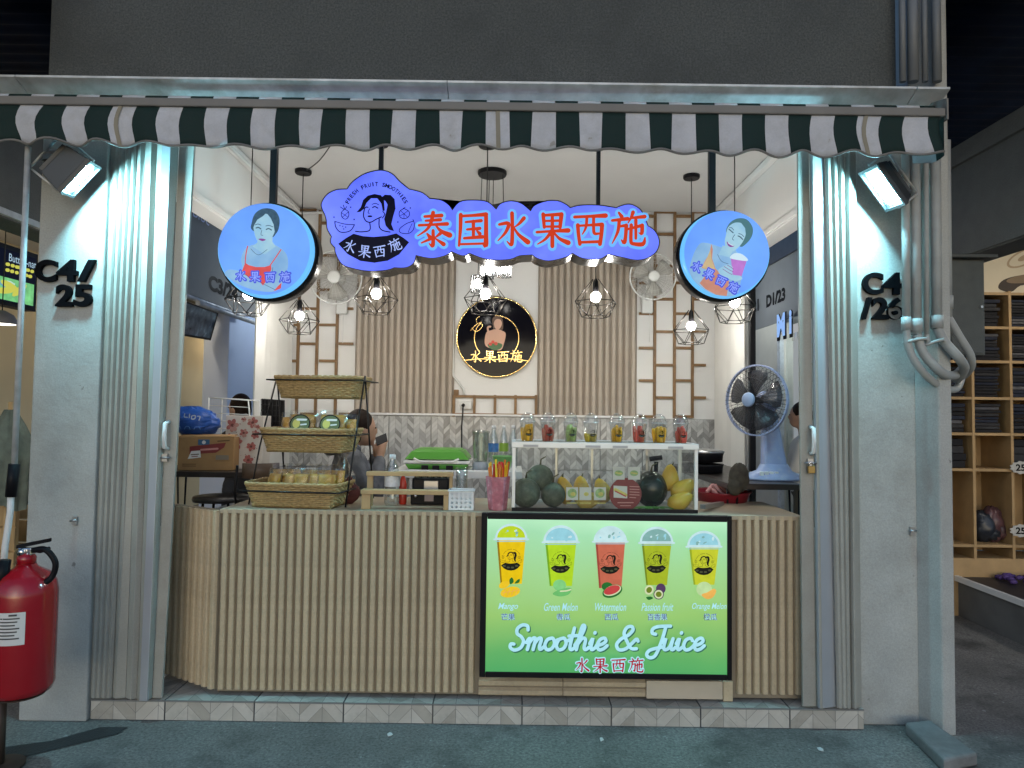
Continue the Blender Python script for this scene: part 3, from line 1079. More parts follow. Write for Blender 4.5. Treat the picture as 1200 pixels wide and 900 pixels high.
# wing of the awning at the right end
wing = MB()
wv = []
for i in range(7):
    f = i / 6
    for r_ in range(5):
        h = r_ / 4
        wv.append((xe + 0.001 + 0.02 * h * math.sin(f * 3), YA + f * 0.26, za0 + (za1 - 0.012 * math.sin(f * 4) + 0.05 * f - za0) * h))
wing.v = [Vector(q) for q in wv]
for i in range(6):
    for r_ in range(4):
        a = i * 5 + r_
        wing.f.append([a, a + 1, a + 6, a + 5]); wing.m.append(0 if i < 2 else 1); wing.s.append(True)
obj('wing', wing, [M_green, M_cream], awn)

# ------------------------------------------------------------------ overhead roofs and beams of the covered lanes
def roof(name, x0, x1, y0, y1, z, pitch, amp):
    n = int((y1 - y0) / pitch * 4)
    mb = MB()
    for i in range(n + 1):
        y = y0 + (y1 - y0) * i / n
        zz = z + amp * math.sin(i * math.pi / 2)
        mb.v += [Vector((x0, y, zz)), Vector((x1, y, zz))]
    for i in range(n):
        mb.f.append([2 * i, 2 * i + 2, 2 * i + 3, 2 * i + 1]); mb.m.append(0); mb.s.append(True)
    return obj(name, mb, M_darkroof)


tag(roof('lane_roof', xr2 + 0.01, 9, -1.6, 2.3, 3.75, 0.11, 0.008), 'dark corrugated lane roof above the clothes shelves', 'roof')
tag(roof('lane_roof', -9, fx0 - 0.01, -1.6, 2.0, 3.75, 0.11, 0.008), 'dark corrugated lane roof above the lit menu board', 'roof')
b1 = thing('concrete_beam', 'grey concrete beam running back above the electrical box', 'beam', (3.3, 3, 2.66))
obj('beam_body', MB().box(3.2, 3.45, -1.6, 2.3, 2.66, 3.50), M_beam, b1, bev=0.01)
obj('ledge', MB().box(3.17, 3.199, -1.6, 2.3, 3.34, 3.40), M_beam, b1)
obj('drip_edge', MB().box(3.18, 3.199, -1.6, 2.3, 2.67, 2.72), M_beam, b1)
b2_ = thing('concrete_beam', 'grey concrete beam running back above the lit menu board', 'beam', (-3.3, 3, 2.70))
obj('beam_body', MB().box(-3.45, -3.2, -1.6, 2.0, 2.70, 3.50), M_beam, b2_, bev=0.01)
obj('ledge', MB().box(-3.199, -3.17, -1.6, 2.0, 2.71, 2.75), M_galv, b2_)
# concrete stub at the pillar foot
A = [PZ(q[0], q[1], GZ + 0.06) for q in ((1060, 846), (1090, 843), (1146, 882), (1106, 890))]
mb = MB().hexa([Vector((q.x, q.y, GZ)) for q in (A[3], A[2], A[1], A[0])], [A[3], A[2], A[1], A[0]])
tag(obj('concrete_stub', mb, mat('stub_concrete', (0.20, 0.205, 0.20), 0.85, var=0.2, nscale=9, bump=0.4, stain=(0.09, 0.09, 0.09), stain_amt=0.6), None, origin=(A[0].x, A[0].y, GZ), bev=0.012),
    'worn concrete kerb stub at the foot of the pillar numbered C4/26', 'kerb')

# ------------------------------------------------------------------ raised unit numbers
def raised_number(label, chars, Y):
    cs = [P((x0 + x1) / 2, (y0 + y1) / 2, Y) for _, x0, x1, y0, y1 in chars]
    cc = sum(cs, Vector()) / len(cs)
    th = thing('unit_number', label, 'sign', cc)
    for (ch, x0, x1, y0, y1), c in zip(chars, cs):
        v, f = text_geo(ch, bold=0.035)
        a0, a1 = min(q[0] for q in v), max(q[0] for q in v)
        b0, b1 = min(q[1] for q in v), max(q[1] for q in v)
        k = mpp(Y)
        sx, sy = (x1 - x0) * k / (a1 - a0), (y1 - y0) * k / (b1 - b0)
        cu = bpy.data.curves.new('t', 'FONT')
        cu.body = ch
        cu.offset = 0.035
        cu.extrude = 0.5
        t = bpy.data.objects.new('t', cu)
        col.objects.link(t)
        me = bpy.data.meshes.new_from_object(t.evaluated_get(bpy.context.evaluated_depsgraph_get()))
        bpy.data.objects.remove(t)
        mb = MB()
        mb.v = [Vector((c.x + (q.co.x - (a0 + a1) / 2) * sx, Y - 0.002 - (q.co.z + 0.5) * 0.022, c.z + (q.co.y - (b0 + b1) / 2) * sy)) for q in me.vertices]
        mb.f = [list(q.vertices) for q in me.polygons]
        mb.m = [0] * len(mb.f)
        mb.s = [False] * len(mb.f)
        bpy.data.meshes.remove(me)
        o = obj('character', mb, M_letter, th)
    return th


raised_number('black raised unit number ending in 25, on the pillar above the extinguisher', [('C', 44, 69, 305, 331), ('4', 69, 93, 305, 331), ('/', 94, 114, 305, 331), ('2', 68, 88, 334, 360), ('5', 89, 110, 334, 360)], -0.10)
raised_number('black raised unit number ending in 26, on the pillar beside the conduits', [('C', 1009, 1033, 320, 346), ('4', 1032, 1055, 320, 346), ('/', 1007, 1020, 349, 375), ('2', 1020, 1039, 349, 375), ('6', 1038, 1056, 349, 375)], -0.02)

# ------------------------------------------------------------------ backlit signs
E_cloud = em('cloud_blue', lin(82, 98, 240), 1.4, 0.08, 3, c2=lin(104, 122, 248))
E_ink = em('print_ink', lin(10, 12, 40), 0.6)
E_halo = em('halo_blue', lin(110, 186, 255), 1.0)
E_red = em('brush_red', lin(206, 58, 24), 0.95)
E_lav = em('face_lavender', lin(110, 128, 250), 1.0)
E_round = em('round_blue', lin(100, 150, 240), 1.1, 0.05, 3, c2=lin(112, 164, 244))
E_rim = em('round_rim', lin(112, 196, 255), 1.0)
E_skin = em('portrait_skin', lin(128, 172, 216), 1.0, 0.06, 8, c2=lin(148, 186, 214))
E_skin2 = em('portrait_skin_pale', lin(146, 190, 218), 1.0, 0.05, 10, c2=lin(164, 200, 212))
E_hair = em('portrait_hair', lin(62, 90, 112), 0.9, 0.25, 40)
E_hairg = em('portrait_hair_green', lin(78, 120, 128), 0.9)
E_top = em('portrait_red_top', lin(218, 84, 84), 0.95, 0.15, 20)
E_orange = em('portrait_orange_top', lin(204, 142, 122), 0.9, 0.1, 20)
E_yel = em('portrait_yellow_top', lin(206, 182, 140), 0.9, 0.1, 20)
E_line = em('portrait_line', lin(62, 86, 120), 0.9)
E_lip = em('portrait_lip', lin(140, 70, 150), 0.9)
E_pink = em('portrait_pink', lin(190, 122, 206), 0.9, 0.1, 20)
E_bub = em('bubble_blue', lin(76, 92, 220), 0.95)
E_bubin = em('bubble_light', lin(150, 172, 255), 0.95)
E_white = em('print_white', lin(206, 228, 240), 0.95)


def emblem(pr, cx, cy, k, ink, paper, full=True, pre='emblem'):
    """woman with a ponytail over a bowl of writing, ringed by fruit; drawn in the units of a 4.5x enlargement"""
    T = lambda *q: [(cx + (a[0] - 305) * k, cy - (a[1] - 370) * k) for a in q]
    S = lambda nm, q, w: pr.stroke(nm, T(*q), w * k, ink, n=4)
    h, l = pre + '_hair', pre + '_lines'
    pr.poly(h, T((215, 310), (238, 283), (250, 245), (275, 222), (310, 213), (345, 220), (360, 245), (364, 300), (354, 304), (346, 264), (325, 236), (292, 236), (268, 260), (256, 290), (236, 307)), ink)
    pr.poly(h, T((343, 234), (365, 217), (396, 219), (416, 240), (421, 290), (409, 330), (399, 372), (413, 409), (388, 402), (369, 380), (361, 345), (371, 310), (379, 270), (369, 252)), ink)
    S(l, [(258, 288), (252, 328), (266, 356), (290, 362), (318, 347), (346, 334)], 6)
    S(l, [(285, 364), (285, 404), (244, 413), (210, 410)], 6)
    S(l, [(335, 345), (335, 384), (352, 405), (392, 414)], 6)
    S(l, [(354, 306), (364, 320), (352, 340)], 5)
    pr.ell(l, *T((286, 331))[0], 13 * k, 5 * k, ink)
    S(l, [(300, 285), (312, 280), (328, 288)], 6)
    S(l, [(261, 287), (268, 282), (276, 284)], 6)
    S(l, [(298, 268), (315, 263), (332, 270)], 4)
    S(l, [(284, 292), (276, 312), (284, 315)], 4)
    pr.poly(pre + '_bowl', T((119, 476), (160, 446), (200, 423), (250, 436), (305, 440), (375, 434), (425, 421), (462, 444), (493, 468), (440, 532), (380, 565), (310, 576), (235, 566), (168, 530)), ink)
    nm = pre + '_writing'
    for ch, x, y, r_ in (('水', 180, 488, -22), ('果', 258, 516, -8), ('西', 338, 516, 7), ('施', 418, 484, 22)):
        q = T((x, y))[0]
        if full:
            brush(pr, nm, ch, q[0], q[1], 68 * k, paper, w=9, rot=r_)
        else:
            pr.stroke(nm, [(q[0] - 14 * k, q[1]), (q[0] + 14 * k, q[1])], 34 * k, em('bowl_grey', lin(96, 100, 70), 0.6) if paper is not ink else mat('bowl_print_grey', (0.2, 0.2, 0.16), 0.6))
    tx = 'FRESH FRUIT SMOOTHIES'
    for i, ch in enumerate(tx):
        a = 153 - (153 - 27) * i / (len(tx) - 1)
        c = T((322 + 172 * math.cos(R(a)), 335 - 172 * math.sin(R(a))))[0]
        if ch != ' ':
            if full:
                w = {'I': 6, 'M': 21, 'O': 19}.get(ch, 15)
                pr.text(pre + '_arc_text', ch, c[0], c[1], w * k, 22 * k, ink, bold=0.03, rot=a - 90)
            else:
                pr.ell(pre + '_arc_text', c[0], c[1], 5 * k, 8 * k, ink, n=6, rot=a - 90)
    f = pre + '_fruit'
    sf0 = pr.sfx
    pr.sfx = sf0 + 'pine'
    S(f, [(155, 295), (138, 312), (140, 336), (158, 348), (174, 336), (175, 310), (155, 295)], 4)
    S(f, [(140, 315), (172, 338)], 3); S(f, [(172, 312), (142, 338)], 3)
    for q in ([(150, 296), (132, 284)], [(154, 294), (148, 274)], [(158, 294), (165, 282)]): S(f, q, 4)
    pr.sfx = sf0 + 'slice'
    S(f, [(103, 360), (108, 390), (130, 415), (165, 416), (190, 404), (206, 378)], 5)
    S(f, [(103, 360), (155, 374), (206, 377)], 4)
    for q in ((130, 382), (145, 386), (160, 390), (150, 400)): pr.ell(f, *T(q)[0], 3 * k, 4 * k, ink, n=8)
    pr.sfx = sf0 + 'round'
    S(f, [(467, 292), (444, 308), (444, 334), (467, 346), (492, 334), (493, 308), (467, 292)], 4)
    for q in ([(467, 320), (450, 305)], [(467, 320), (486, 306)], [(467, 320), (448, 330)], [(467, 320), (484, 336)], [(467, 320), (467, 342)], [(462, 292), (474, 286)]): S(f, q, 3)
    pr.sfx = sf0 + 'mango'
    S(f, [(514, 360), (480, 372), (444, 400), (450, 420), (490, 424), (516, 404), (521, 372), (514, 350)], 4)
    S(f, [(510, 372), (496, 400), (490, 418)], 3)
    pr.sfx = sf0
    for q in ((500, 290), (435, 364), (99, 338), (205, 350), (187, 286)): pr.ell(pre + '_dots', *T(q)[0], 4 * k, 4 * k, ink, n=8)


# cloud sign ---------------------------------------------------------
YS = 0.03
out_px = [[(381, 251), (377, 240), (383, 229), (394, 223), (407, 222)], [(407, 222), (414, 213), (428, 204), (446, 200), (459, 204), (468, 213), (479, 222)],
          [(479, 222), (494, 226), (503, 233)], [(503, 233), (517, 235), (526, 241), (530, 247)], [(530, 247), (539, 237), (555, 235), (571, 237), (581.5, 246)],
          [(581.5, 246), (587, 239), (599, 236), (611, 239), (622, 248)], [(622, 248), (627, 241), (641, 236), (654, 236), (663, 240), (668, 244)],
          [(668, 244), (681, 241), (702, 241), (722, 244)], [(722, 244), (730, 241), (739, 240), (749, 245), (754, 253), (759, 265)],
          [(759, 265), (767, 271), (772, 282), (769, 294), (758, 302), (745, 304), (730, 301), (713, 297)], [(713, 297), (705, 302), (697, 303), (683, 302), (671, 296)],
          [(671, 296), (662, 301), (643, 305), (630, 302), (624, 298)], [(624, 298), (609, 299), (598, 303), (582, 304), (566, 302), (550, 296)],
          [(550, 296), (542, 299), (529, 294)], [(529, 294), (521, 299), (505, 302), (487, 298.5)], [(487, 298.5), (484, 308), (475, 313), (462, 313)],
          [(462, 313), (452, 316), (432, 317), (414, 314), (401, 309), (394, 297), (393, 290)], [(393, 290), (388, 284), (389, 277)], [(389, 277), (384, 268), (383, 258), (381, 251)]]
loop = []
for s_ in out_px:
    loop += crom(s_, 5)[:-1]


def offset_loop(pts, d):
    n = len(pts)
    out = []
    for i in range(n):
        a, b = pts[i - 1], pts[(i + 1) % n]
        dx, dy = b[0] - a[0], b[1] - a[1]
        L = math.hypot(dx, dy) or 1
        out.append((pts[i][0] + dy / L * d, pts[i][1] - dx / L * d))
    return out


cl = thing('cloud_sign', 'blue glowing cloud-shaped shop sign with red Chinese brush characters', 'sign', P(575, 310, YS))
body = obj('sign_box', MB().prism([P(x, y, YS) for x, y in offset_loop(loop, 1.3)], (0, 0.16, 0)), mat('sign_return', (0.018, 0.018, 0.02), 0.28, metal=0.5, var=0.15), cl)
face = obj('sign_face', MB().prism([P(x, y, YS - 0.004) for x, y in loop], (0, 0.0035, 0)), E_cloud, cl)
pr = Print(lambda u, v: P(u, -v, YS - 0.004))
emblem(pr, 370 + 305 / 4.5, -(180 + 370 / 4.5), 1 / 4.5, E_ink, em('bowl_writing', lin(170, 190, 255), 1.0))
for ch, x in (('泰', 508), ('国', 555), ('水', 600), ('果', 647), ('西', 691), ('施', 736)):
    brush(pr, 'character_halo', ch, x, -270, 41, E_halo, w=9.5, grow=3.4)
for ch, x in (('泰', 508), ('国', 555), ('水', 600), ('果', 647), ('西', 691), ('施', 736)):
    brush(pr, 'brush_character', ch, x, -270, 41, E_red, w=11.5)
pr.flush(face)
for x, y in ((447, 203), (701, 243)):
    b = P(x, y, YS + 0.08)
    obj('hanging_rod', MB().box(b.x - 0.010, b.x + 0.010, b.y - 0.010, b.y + 0.010, b.z - 0.02, CZ - 0.001), M_blackmet, cl)

# round portrait signs ----------------------------------------------
def round_sign(label, cx, cy, rpx, rodx, draw):
    Y = 0.0
    c = P(cx, cy, Y)
    r = rpx * mpp(Y)
    th = thing('round_sign', label, 'sign', c + Vector((0, 0.1, 0)))
    obj('sign_box', MB().lathe([(r * 0.93, 0.0), (r * 1.075, 0.0), (r * 1.075, 0.115), (r * 0.2, 0.115)], c + Vector((0, 0.052, 0)), 64, axis=(0, 1, 0)), MATS['sign_return'], th)
    f = obj('sign_face', MB().lathe([(r * 0.985, 0.0), (r * 1.0, 0.004), (r * 1.035, 0.055)], c, 64, axis=(0, 1, 0)), [E_rim], th)
    pr = Print(lambda u, v: P(u, -v, Y))
    pr.ell('print_disc', cx, -cy, rpx * 0.975, rpx * 0.975, E_round, n=64)
    draw(pr)
    pr.flush(f)
    b = P(rodx, cy - rpx * 0.9, 0.09)
    obj('hanging_bar', MB().box(b.x - 0.018, b.x + 0.018, 0.075, 0.105, b.z - 0.04, CZ - 0.001), M_blackmet, th)
    return th


def draw_left(pr):
    T = lambda q: [(230 + a / 6, -(220 + b / 6)) for a, b in q]
    N = 'portrait_figure'
    pr.spline(N, T([(395, 300), (392, 240), (412, 185), (455, 152), (505, 145), (555, 162), (585, 215), (582, 280), (560, 325), (520, 350)]), E_hair)
    pr.spline(N, T([(425, 395), (350, 425), (315, 500), (322, 580), (230, 575), (200, 610), (250, 650), (320, 690), (420, 722), (530, 732), (590, 700), (618, 630), (645, 560), (640, 480), (600, 430), (530, 395)]), E_skin)
    pr.poly(N, T([(430, 330), (538, 330), (536, 380), (560, 412), (480, 470), (395, 412), (430, 385)]), E_skin2)
    pr.spline(N, T([(402, 270), (412, 220), (450, 190), (500, 185), (545, 210), (556, 270), (548, 320), (520, 370), (480, 405), (450, 395), (418, 350)]), E_skin2)
    pr.poly(N, T([(398, 290), (400, 240), (420, 190), (470, 165), (498, 172), (470, 200), (430, 225), (410, 260)]), E_hair)
    pr.poly(N, T([(490, 172), (540, 180), (570, 230), (562, 300), (552, 310), (545, 260), (525, 215)]), E_hair)
    pr.poly('portrait_clothes', T([(322, 585), (345, 528), (370, 545), (420, 558), (480, 558), (525, 545), (530, 570), (505, 640), (470, 688), (445, 660), (380, 645)]), E_top)
    pr.poly('portrait_clothes', T([(600, 668), (596, 708), (545, 728), (575, 692)]), E_top)
    pr.stroke('portrait_clothes', T([(362, 412), (350, 470), (345, 535)]), 1.2, E_top)
    pr.stroke('portrait_clothes', T([(596, 436), (560, 490), (518, 550)]), 1.2, E_top)
    L = 'portrait_lines'
    pr.stroke(L, T([(416, 262), (435, 256), (456, 264)]), 0.8, E_line); pr.stroke(L, T([(490, 270), (512, 266), (540, 276)]), 0.8, E_line)
    pr.stroke(L, T([(422, 284), (438, 280), (455, 290)]), 1.3, E_hair); pr.stroke(L, T([(494, 294), (510, 288), (530, 298)]), 1.3, E_hair)
    pr.stroke(L, T([(462, 300), (456, 330), (470, 336)]), 0.6, E_line)
    pr.spline(L, T([(438, 362), (462, 358), (490, 366), (466, 376)]), E_lip)
    pr.stroke(L, T([(385, 430), (420, 465), (450, 470), (500, 435)]), 0.5, E_line)
    pr.stroke(L, T([(320, 600), (400, 640), (500, 690), (560, 720)]), 0.5, E_line)
    pr.stroke(L, T([(540, 560), (530, 620), (505, 660)]), 0.5, E_line)
    for ch, x, y in (('水', 312, 620), ('果', 415, 626), ('西', 522, 630), ('施', 628, 632)):
        q = T([(x, y)])[0]
        brush(pr, 'bubble_character', ch, q[0], q[1], 13, E_bub, w=12, grow=1.0)
        brush(pr, 'bubble_character', ch, q[0], q[1], 12, E_bubin, w=9)


def draw_right(pr):
    T = lambda q: [(780 + a / 6.43, -(230 + b / 6.43)) for a, b in q]
    N = 'portrait_figure'
    pr.spline(N, T([(455, 270), (480, 205), (540, 168), (610, 175), (655, 235), (650, 300), (610, 355), (560, 380), (500, 300)]), E_hairg)
    pr.spline(N, T([(250, 365), (300, 350), (400, 378), (450, 392), (520, 400), (560, 470), (580, 560), (565, 650), (530, 742), (420, 752), (310, 715), (215, 640), (180, 560), (205, 450)]), E_skin)
    pr.poly(N, T([(430, 370), (520, 390), (480, 460), (400, 440)]), E_skin2)
    pr.spline(N, T([(452, 300), (470, 235), (520, 200), (575, 205), (605, 245), (600, 300), (570, 360), (520, 410), (480, 415), (452, 380), (445, 340)]), E_skin2)
    pr.poly(N, T([(565, 196), (600, 215), (618, 260), (612, 320), (590, 350), (604, 290), (598, 240)]), E_hairg)
    pr.poly('portrait_clothes', T([(345, 358), (355, 400), (350, 470), (375, 545), (430, 600), (478, 640), (460, 752), (380, 742), (300, 700), (255, 655), (330, 560), (270, 540), (300, 480), (330, 430)]), E_orange)
    pr.poly('portrait_clothes', T([(338, 400), (345, 470), (372, 548), (320, 560), (275, 535), (305, 480)]), E_yel)
    pr.poly('portrait_cup', T([(490, 462), (612, 482), (572, 602), (505, 592)]), E_pink)
    pr.spline('portrait_cup', T([(486, 455), (520, 430), (570, 435), (615, 470), (612, 488), (550, 482), (492, 470)]), E_white)
    pr.spline('portrait_hand', T([(395, 560), (430, 530), (480, 515), (505, 540), (505, 590), (560, 600), (575, 625), (520, 640), (470, 620), (420, 600)]), E_skin2)
    L = 'portrait_lines'
    for q in ([(430, 548), (470, 575), (500, 590)], [(440, 530), (480, 555), (508, 570)], [(465, 520), (490, 535), (510, 550)]):
        pr.stroke(L, T(q), 0.6, E_lip)
    pr.stroke(L, T([(476, 248), (492, 262), (508, 276)]), 1.2, E_hair); pr.stroke(L, T([(545, 300), (562, 308), (580, 326)]), 1.2, E_hair)
    pr.stroke(L, T([(480, 235), (498, 240), (512, 256)]), 0.7, E_line); pr.stroke(L, T([(550, 282), (572, 290), (588, 306)]), 0.7, E_line)
    pr.stroke(L, T([(520, 290), (502, 320), (512, 332)]), 0.6, E_line)
    pr.spline(L, T([(460, 342), (485, 362), (516, 375), (490, 384), (468, 370)]), E_lip)
    pr.stroke(L, T([(470, 352), (490, 366), (508, 373)]), 0.9, E_white)
    pr.stroke(L, T([(390, 440), (420, 490), (470, 510)]), 0.5, E_line)
    for ch, x, y in (('水', 232, 530), ('果', 325, 585), ('西', 415, 640), ('施', 505, 690)):
        q = T([(x, y)])[0]
        brush(pr, 'bubble_character', ch, q[0], q[1], 12.5, E_bub, w=12, grow=1.0, rot=-28)
        brush(pr, 'bubble_character', ch, q[0], q[1], 11.5, E_bubin, w=9, rot=-28)


round_sign('round glowing blue sign with portrait of a woman in a red top', 309.5, 292, 55, 320, draw_left)
round_sign('round glowing blue sign with portrait of a woman holding a pink cup', 851.5, 296.5, 51, 834, draw_right)

# black round sign on the back wall -----------------------------------
Yw = YB - 0.035
c = P(582, 395, Yw)
r = 47.5 * mpp(Yw)
M_gold = mat('gold', (0.75, 0.55, 0.24), 0.22, metal=1.0, var=0.1)
ws = thing('wall_sign', 'glossy black round sign with gold rim and gold characters on back wall', 'sign', c + Vector((0, 0.03, 0)))
disc = obj('disc', MB().lathe([(r * 0.97, 0), (r * 0.985, 0.003), (r * 0.985, 0.03)], c, 64, axis=(0, 1, 0)), mat('black_gloss', (0.006, 0.006, 0.010), 0.08, var=0.1, spec=0.12), ws)
obj('rim', MB().tube([c + Vector((r * 0.985 * math.cos(R(a)), 0.002, r * 0.985 * math.sin(R(a)))) for a in range(0, 360, 5)], 0.008, 8, closed=True), M_gold, ws)
pr = Print(lambda u, v: P(u, -v, Yw))
M_pskin = mat('print_skin', (0.62, 0.36, 0.26), 0.4, var=0.05)
M_phair = mat('print_brown', (0.10, 0.05, 0.03), 0.4)
M_pfruit = mat('print_fruit_red', (0.62, 0.08, 0.05), 0.4)
M_pgreen = mat('print_fruit_green', (0.06, 0.16, 0.06), 0.4)
arc = [(582 + 26 * math.cos(R(a)), -(396 - 26 * math.sin(R(a)))) for a in list(range(-38, 100, 6))]
pr.stroke('gold_ring', arc, 0.7, M_gold, n=1)
pr.sfx = 'b'
arc = [(582 + 26 * math.cos(R(a)), -(396 - 26 * math.sin(R(a)))) for a in list(range(140, 222, 6))]
pr.stroke('gold_ring', arc, 0.7, M_gold, n=1)
pr.sfx = ''
Z8 = lambda q: [(400 + a / 3.333, -(300 + b / 3.333)) for a, b in q]
pr.spline('figure', Z8([(592, 270), (590, 245), (606, 234), (626, 240), (632, 262), (628, 290), (598, 290)]), M_phair)
pr.spline('figure', Z8([(585, 290), (566, 300), (560, 340), (575, 358), (620, 368), (634, 345), (642, 305), (628, 292), (606, 286)]), M_pskin)
pr.spline('figure', Z8([(596, 262), (604, 248), (620, 248), (627, 264), (620, 282), (610, 288), (600, 280)]), M_pskin)
pr.stroke('figure', Z8([(575, 300), (572, 280), (582, 276)]), 2.2, M_pskin)
pr.spline('figure', Z8([(572, 345), (600, 338), (628, 345), (622, 362), (600, 368), (580, 360)]), M_pgreen)
for a, b in ((582, 344), (592, 336), (604, 342)): pr.ell('figure', *Z8([(a, b)])[0], 2, 2, M_pfruit, n=10)
for q in ([(505, 290), (530, 265), (548, 258)], [(530, 268), (528, 245), (540, 238)], [(538, 264), (552, 268), (540, 290)], [(512, 285), (525, 295), (538, 290)]): pr.stroke('gold_sprig', Z8(q), 0.7, M_gold)
for ch, x in (('水', 524), ('果', 580), ('西', 632), ('施', 684)):
    q = Z8([(x, 393)])[0]
    brush(pr, 'gold_character', ch, q[0], q[1], 14.5, M_gold, w=6.5)
pr.stroke('gold_swash', Z8([(480, 408), (540, 402), (600, 404), (660, 402), (730, 410)]), 0.6, M_gold)
pr.flush(disc)

# ------------------------------------------------------------------ menu light box on the counter front
YM = -0.075
lb = thing('menu_light_box', 'green glowing menu light box reading Smoothie & Juice on counter front', 'light box', P(710, 796, YM + 0.03))
x0, x1 = P(563, 700, YM).x, P(857.5, 700, YM).x
z0, z1 = P(709, 795, YM).z, P(709, 603, YM).z
fw = 0.030
obj('box', MB().box(x0 + 0.004, x1 - 0.004, YM + 0.02, -0.016, z0 + 0.004, z1 - 0.004), M_black, lb)
for a in ((x0, x0 + fw, z0, z1), (x1 - fw * 0.8, x1, z0, z1), (x0 + fw + 0.001, x1 - fw * 0.8 - 0.001, z1 - fw, z1), (x0 + fw + 0.001, x1 - fw * 0.8 - 0.001, z0, z0 + fw * 0.9)):
    obj('frame', MB().box(a[0], a[1], YM - 0.006, YM + 0.019, a[2], a[3]), M_black, lb, bev=0.003)
gm = bpy.data.materials.new('menu_print')
gm.use_nodes = True
nt = gm.node_tree
bs = nt.nodes['Principled BSDF']
bs.inputs['Base Color'].default_value = (0.1, 0.2, 0.08, 1)
bs.inputs['Roughness'].default_value = 0.3
tc = nt.nodes.new('ShaderNodeTexCoord')
sp = nt.nodes.new('ShaderNodeSeparateXYZ')
nt.links.new(tc.outputs['Generated'], sp.inputs[0])
cr = nt.nodes.new('ShaderNodeValToRGB')
els = cr.color_ramp.elements
stops = [(0.0, (46, 148, 80)), (0.12, (74, 156, 82)), (0.38, (140, 184, 94)), (0.62, (150, 198, 132)), (0.9, (150, 208, 168)), (1.0, (176, 228, 192))]
els[0].position, els[0].color = stops[0][0], (*lin(*stops[0][1]), 1)
els[1].position, els[1].color = stops[-1][0], (*lin(*stops[-1][1]), 1)
for p_, c_ in stops[1:-1]:
    e = els.new(p_)
    e.color = (*lin(*c_), 1)
nz = nt.nodes.new('ShaderNodeTexNoise')
nz.inputs['Scale'].default_value = 3.0
nt.links.new(tc.outputs['Object'], nz.inputs['Vector'])
ad = nt.nodes.new('ShaderNodeMath')
ad.operation = 'MULTIPLY_ADD'
ad.inputs[1].default_value = 0.16
nt.links.new(nz.outputs[0], ad.inputs[0])
sb = nt.nodes.new('ShaderNodeMath')
sb.operation = 'SUBTRACT'
sb.inputs[1].default_value = 0.08
nt.links.new(sp.outputs['Z'], sb.inputs[0])
nt.links.new(sb.outputs[0], ad.inputs[2])
nt.links.new(ad.outputs[0], cr.inputs[0])
nt.links.new(cr.outputs[0], bs.inputs['Emission Color'])
bs.inputs['Emission Strength'].default_value = 0.95
face = obj('print_face', MB().box(x0 + fw * 0.7, x1 - fw * 0.6, YM, YM + 0.0195, z0 + fw * 0.6, z1 - fw * 0.7), gm, lb)
pr = Print(lambda u, v: P(u, -v, YM))
e_ = lambda n, r, g, b, s=0.95: em('menu_' + n, lin(r, g, b), s, 0.08, 30)
Dm = e_('dome', 150, 208, 222)
Dw = e_('dome_light', 196, 228, 232)
Dg = e_('dome_grey', 130, 176, 172)
cups = [(599, 613.5, 632, 684, 19.5, 12.5, e_('mango', 232, 196, 20), e_('mango_top', 190, 214, 40)), (657, 615, 635, 686, 21, 13, e_('melon', 176, 214, 40), Dm), (714.5, 615.5, 634, 688, 20, 13, e_('watermelon', 198, 106, 82), Dw),
        (768, 616, 635, 684, 20, 12, e_('passion', 166, 184, 42), Dg), (822.5, 620.5, 639, 683, 20, 12, e_('orange_melon', 196, 204, 50), Dm)]
for i, (cx, yt, yr, yb, rt, rb, mc, md) in enumerate(cups):
    n_ = 'printed_cup'
    pr.sfx = 'c%d' % i
    pr.poly(n_, [(cx - rt, -yr)] + [(cx + rt * 0.98 * math.cos(R(a)), -(yr - (yr - yt) * math.sin(R(a)))) for a in range(180, -1, -12)] + [(cx + rt, -yr)], Dw)
    pr.poly(n_, [(cx + rt * 0.84 * math.cos(R(a)), -(yr - 2 - (yr - yt) * 0.74 * math.sin(R(a)))) for a in range(180, -1, -12)], md)
    rnd = random.Random(i)
    for _ in range(9):
        pr.ell(n_, cx + rnd.uniform(-.6, .6) * rt, -(yr - rnd.uniform(2, (yr - yt) * 0.6)), rnd.uniform(.8, 2.6), rnd.uniform(.6, 1.6), rnd.choice((Dw, Dm, Dg, md)), n=9, rot=rnd.uniform(0, 90))
    pr.poly(n_, [(cx - rt * 0.86, -yr), (cx + rt * 0.86, -yr), (cx + rb, -yb), (cx - rb, -yb)], mc)
    pr.poly(n_, [(cx - rt * 0.86, -yr - 1), (cx - rt * 0.74, -yr - 1), (cx - rb * 0.84, -yb), (cx - rb, -yb)], e_('shade%d' % i, *[(150, 120, 20), (120, 170, 30), (160, 72, 60), (120, 140, 34), (150, 170, 40)][i]))
    pr.stroke(n_, [(cx - rt * 1.02, -yr), (cx + rt * 1.02, -yr)], 2.2, Dw)
    pr.stroke(n_, [(cx - rt * 0.9, -yr - 2.4), (cx + rt * 0.9, -yr - 2.4)], 0.8, Dm)
    emblem(pr, cx - 0.5, -(yr + (yb - yr) * 0.46), 0.061, em('cup_ink', lin(34, 36, 30), 0.7), mc, full=False, pre='cup_logo')
Fy, Fg, Fd, Fr, Fo, Fpu, Fw = e_('fy', 240, 200, 40), e_('fg', 130, 206, 130), e_('fd', 40, 110, 50), e_('fr', 196, 70, 70), e_('fo', 236, 180, 90), e_('fpu', 84, 60, 96), e_('fw', 214, 224, 180)
n_ = 'printed_fruit'
pr.sfx = 'mango'
pr.ell(n_, 591, -682.5, 6.5, 4, Fy, rot=25); pr.ell(n_, 598, -691, 11.5, 6, Fy, rot=12)
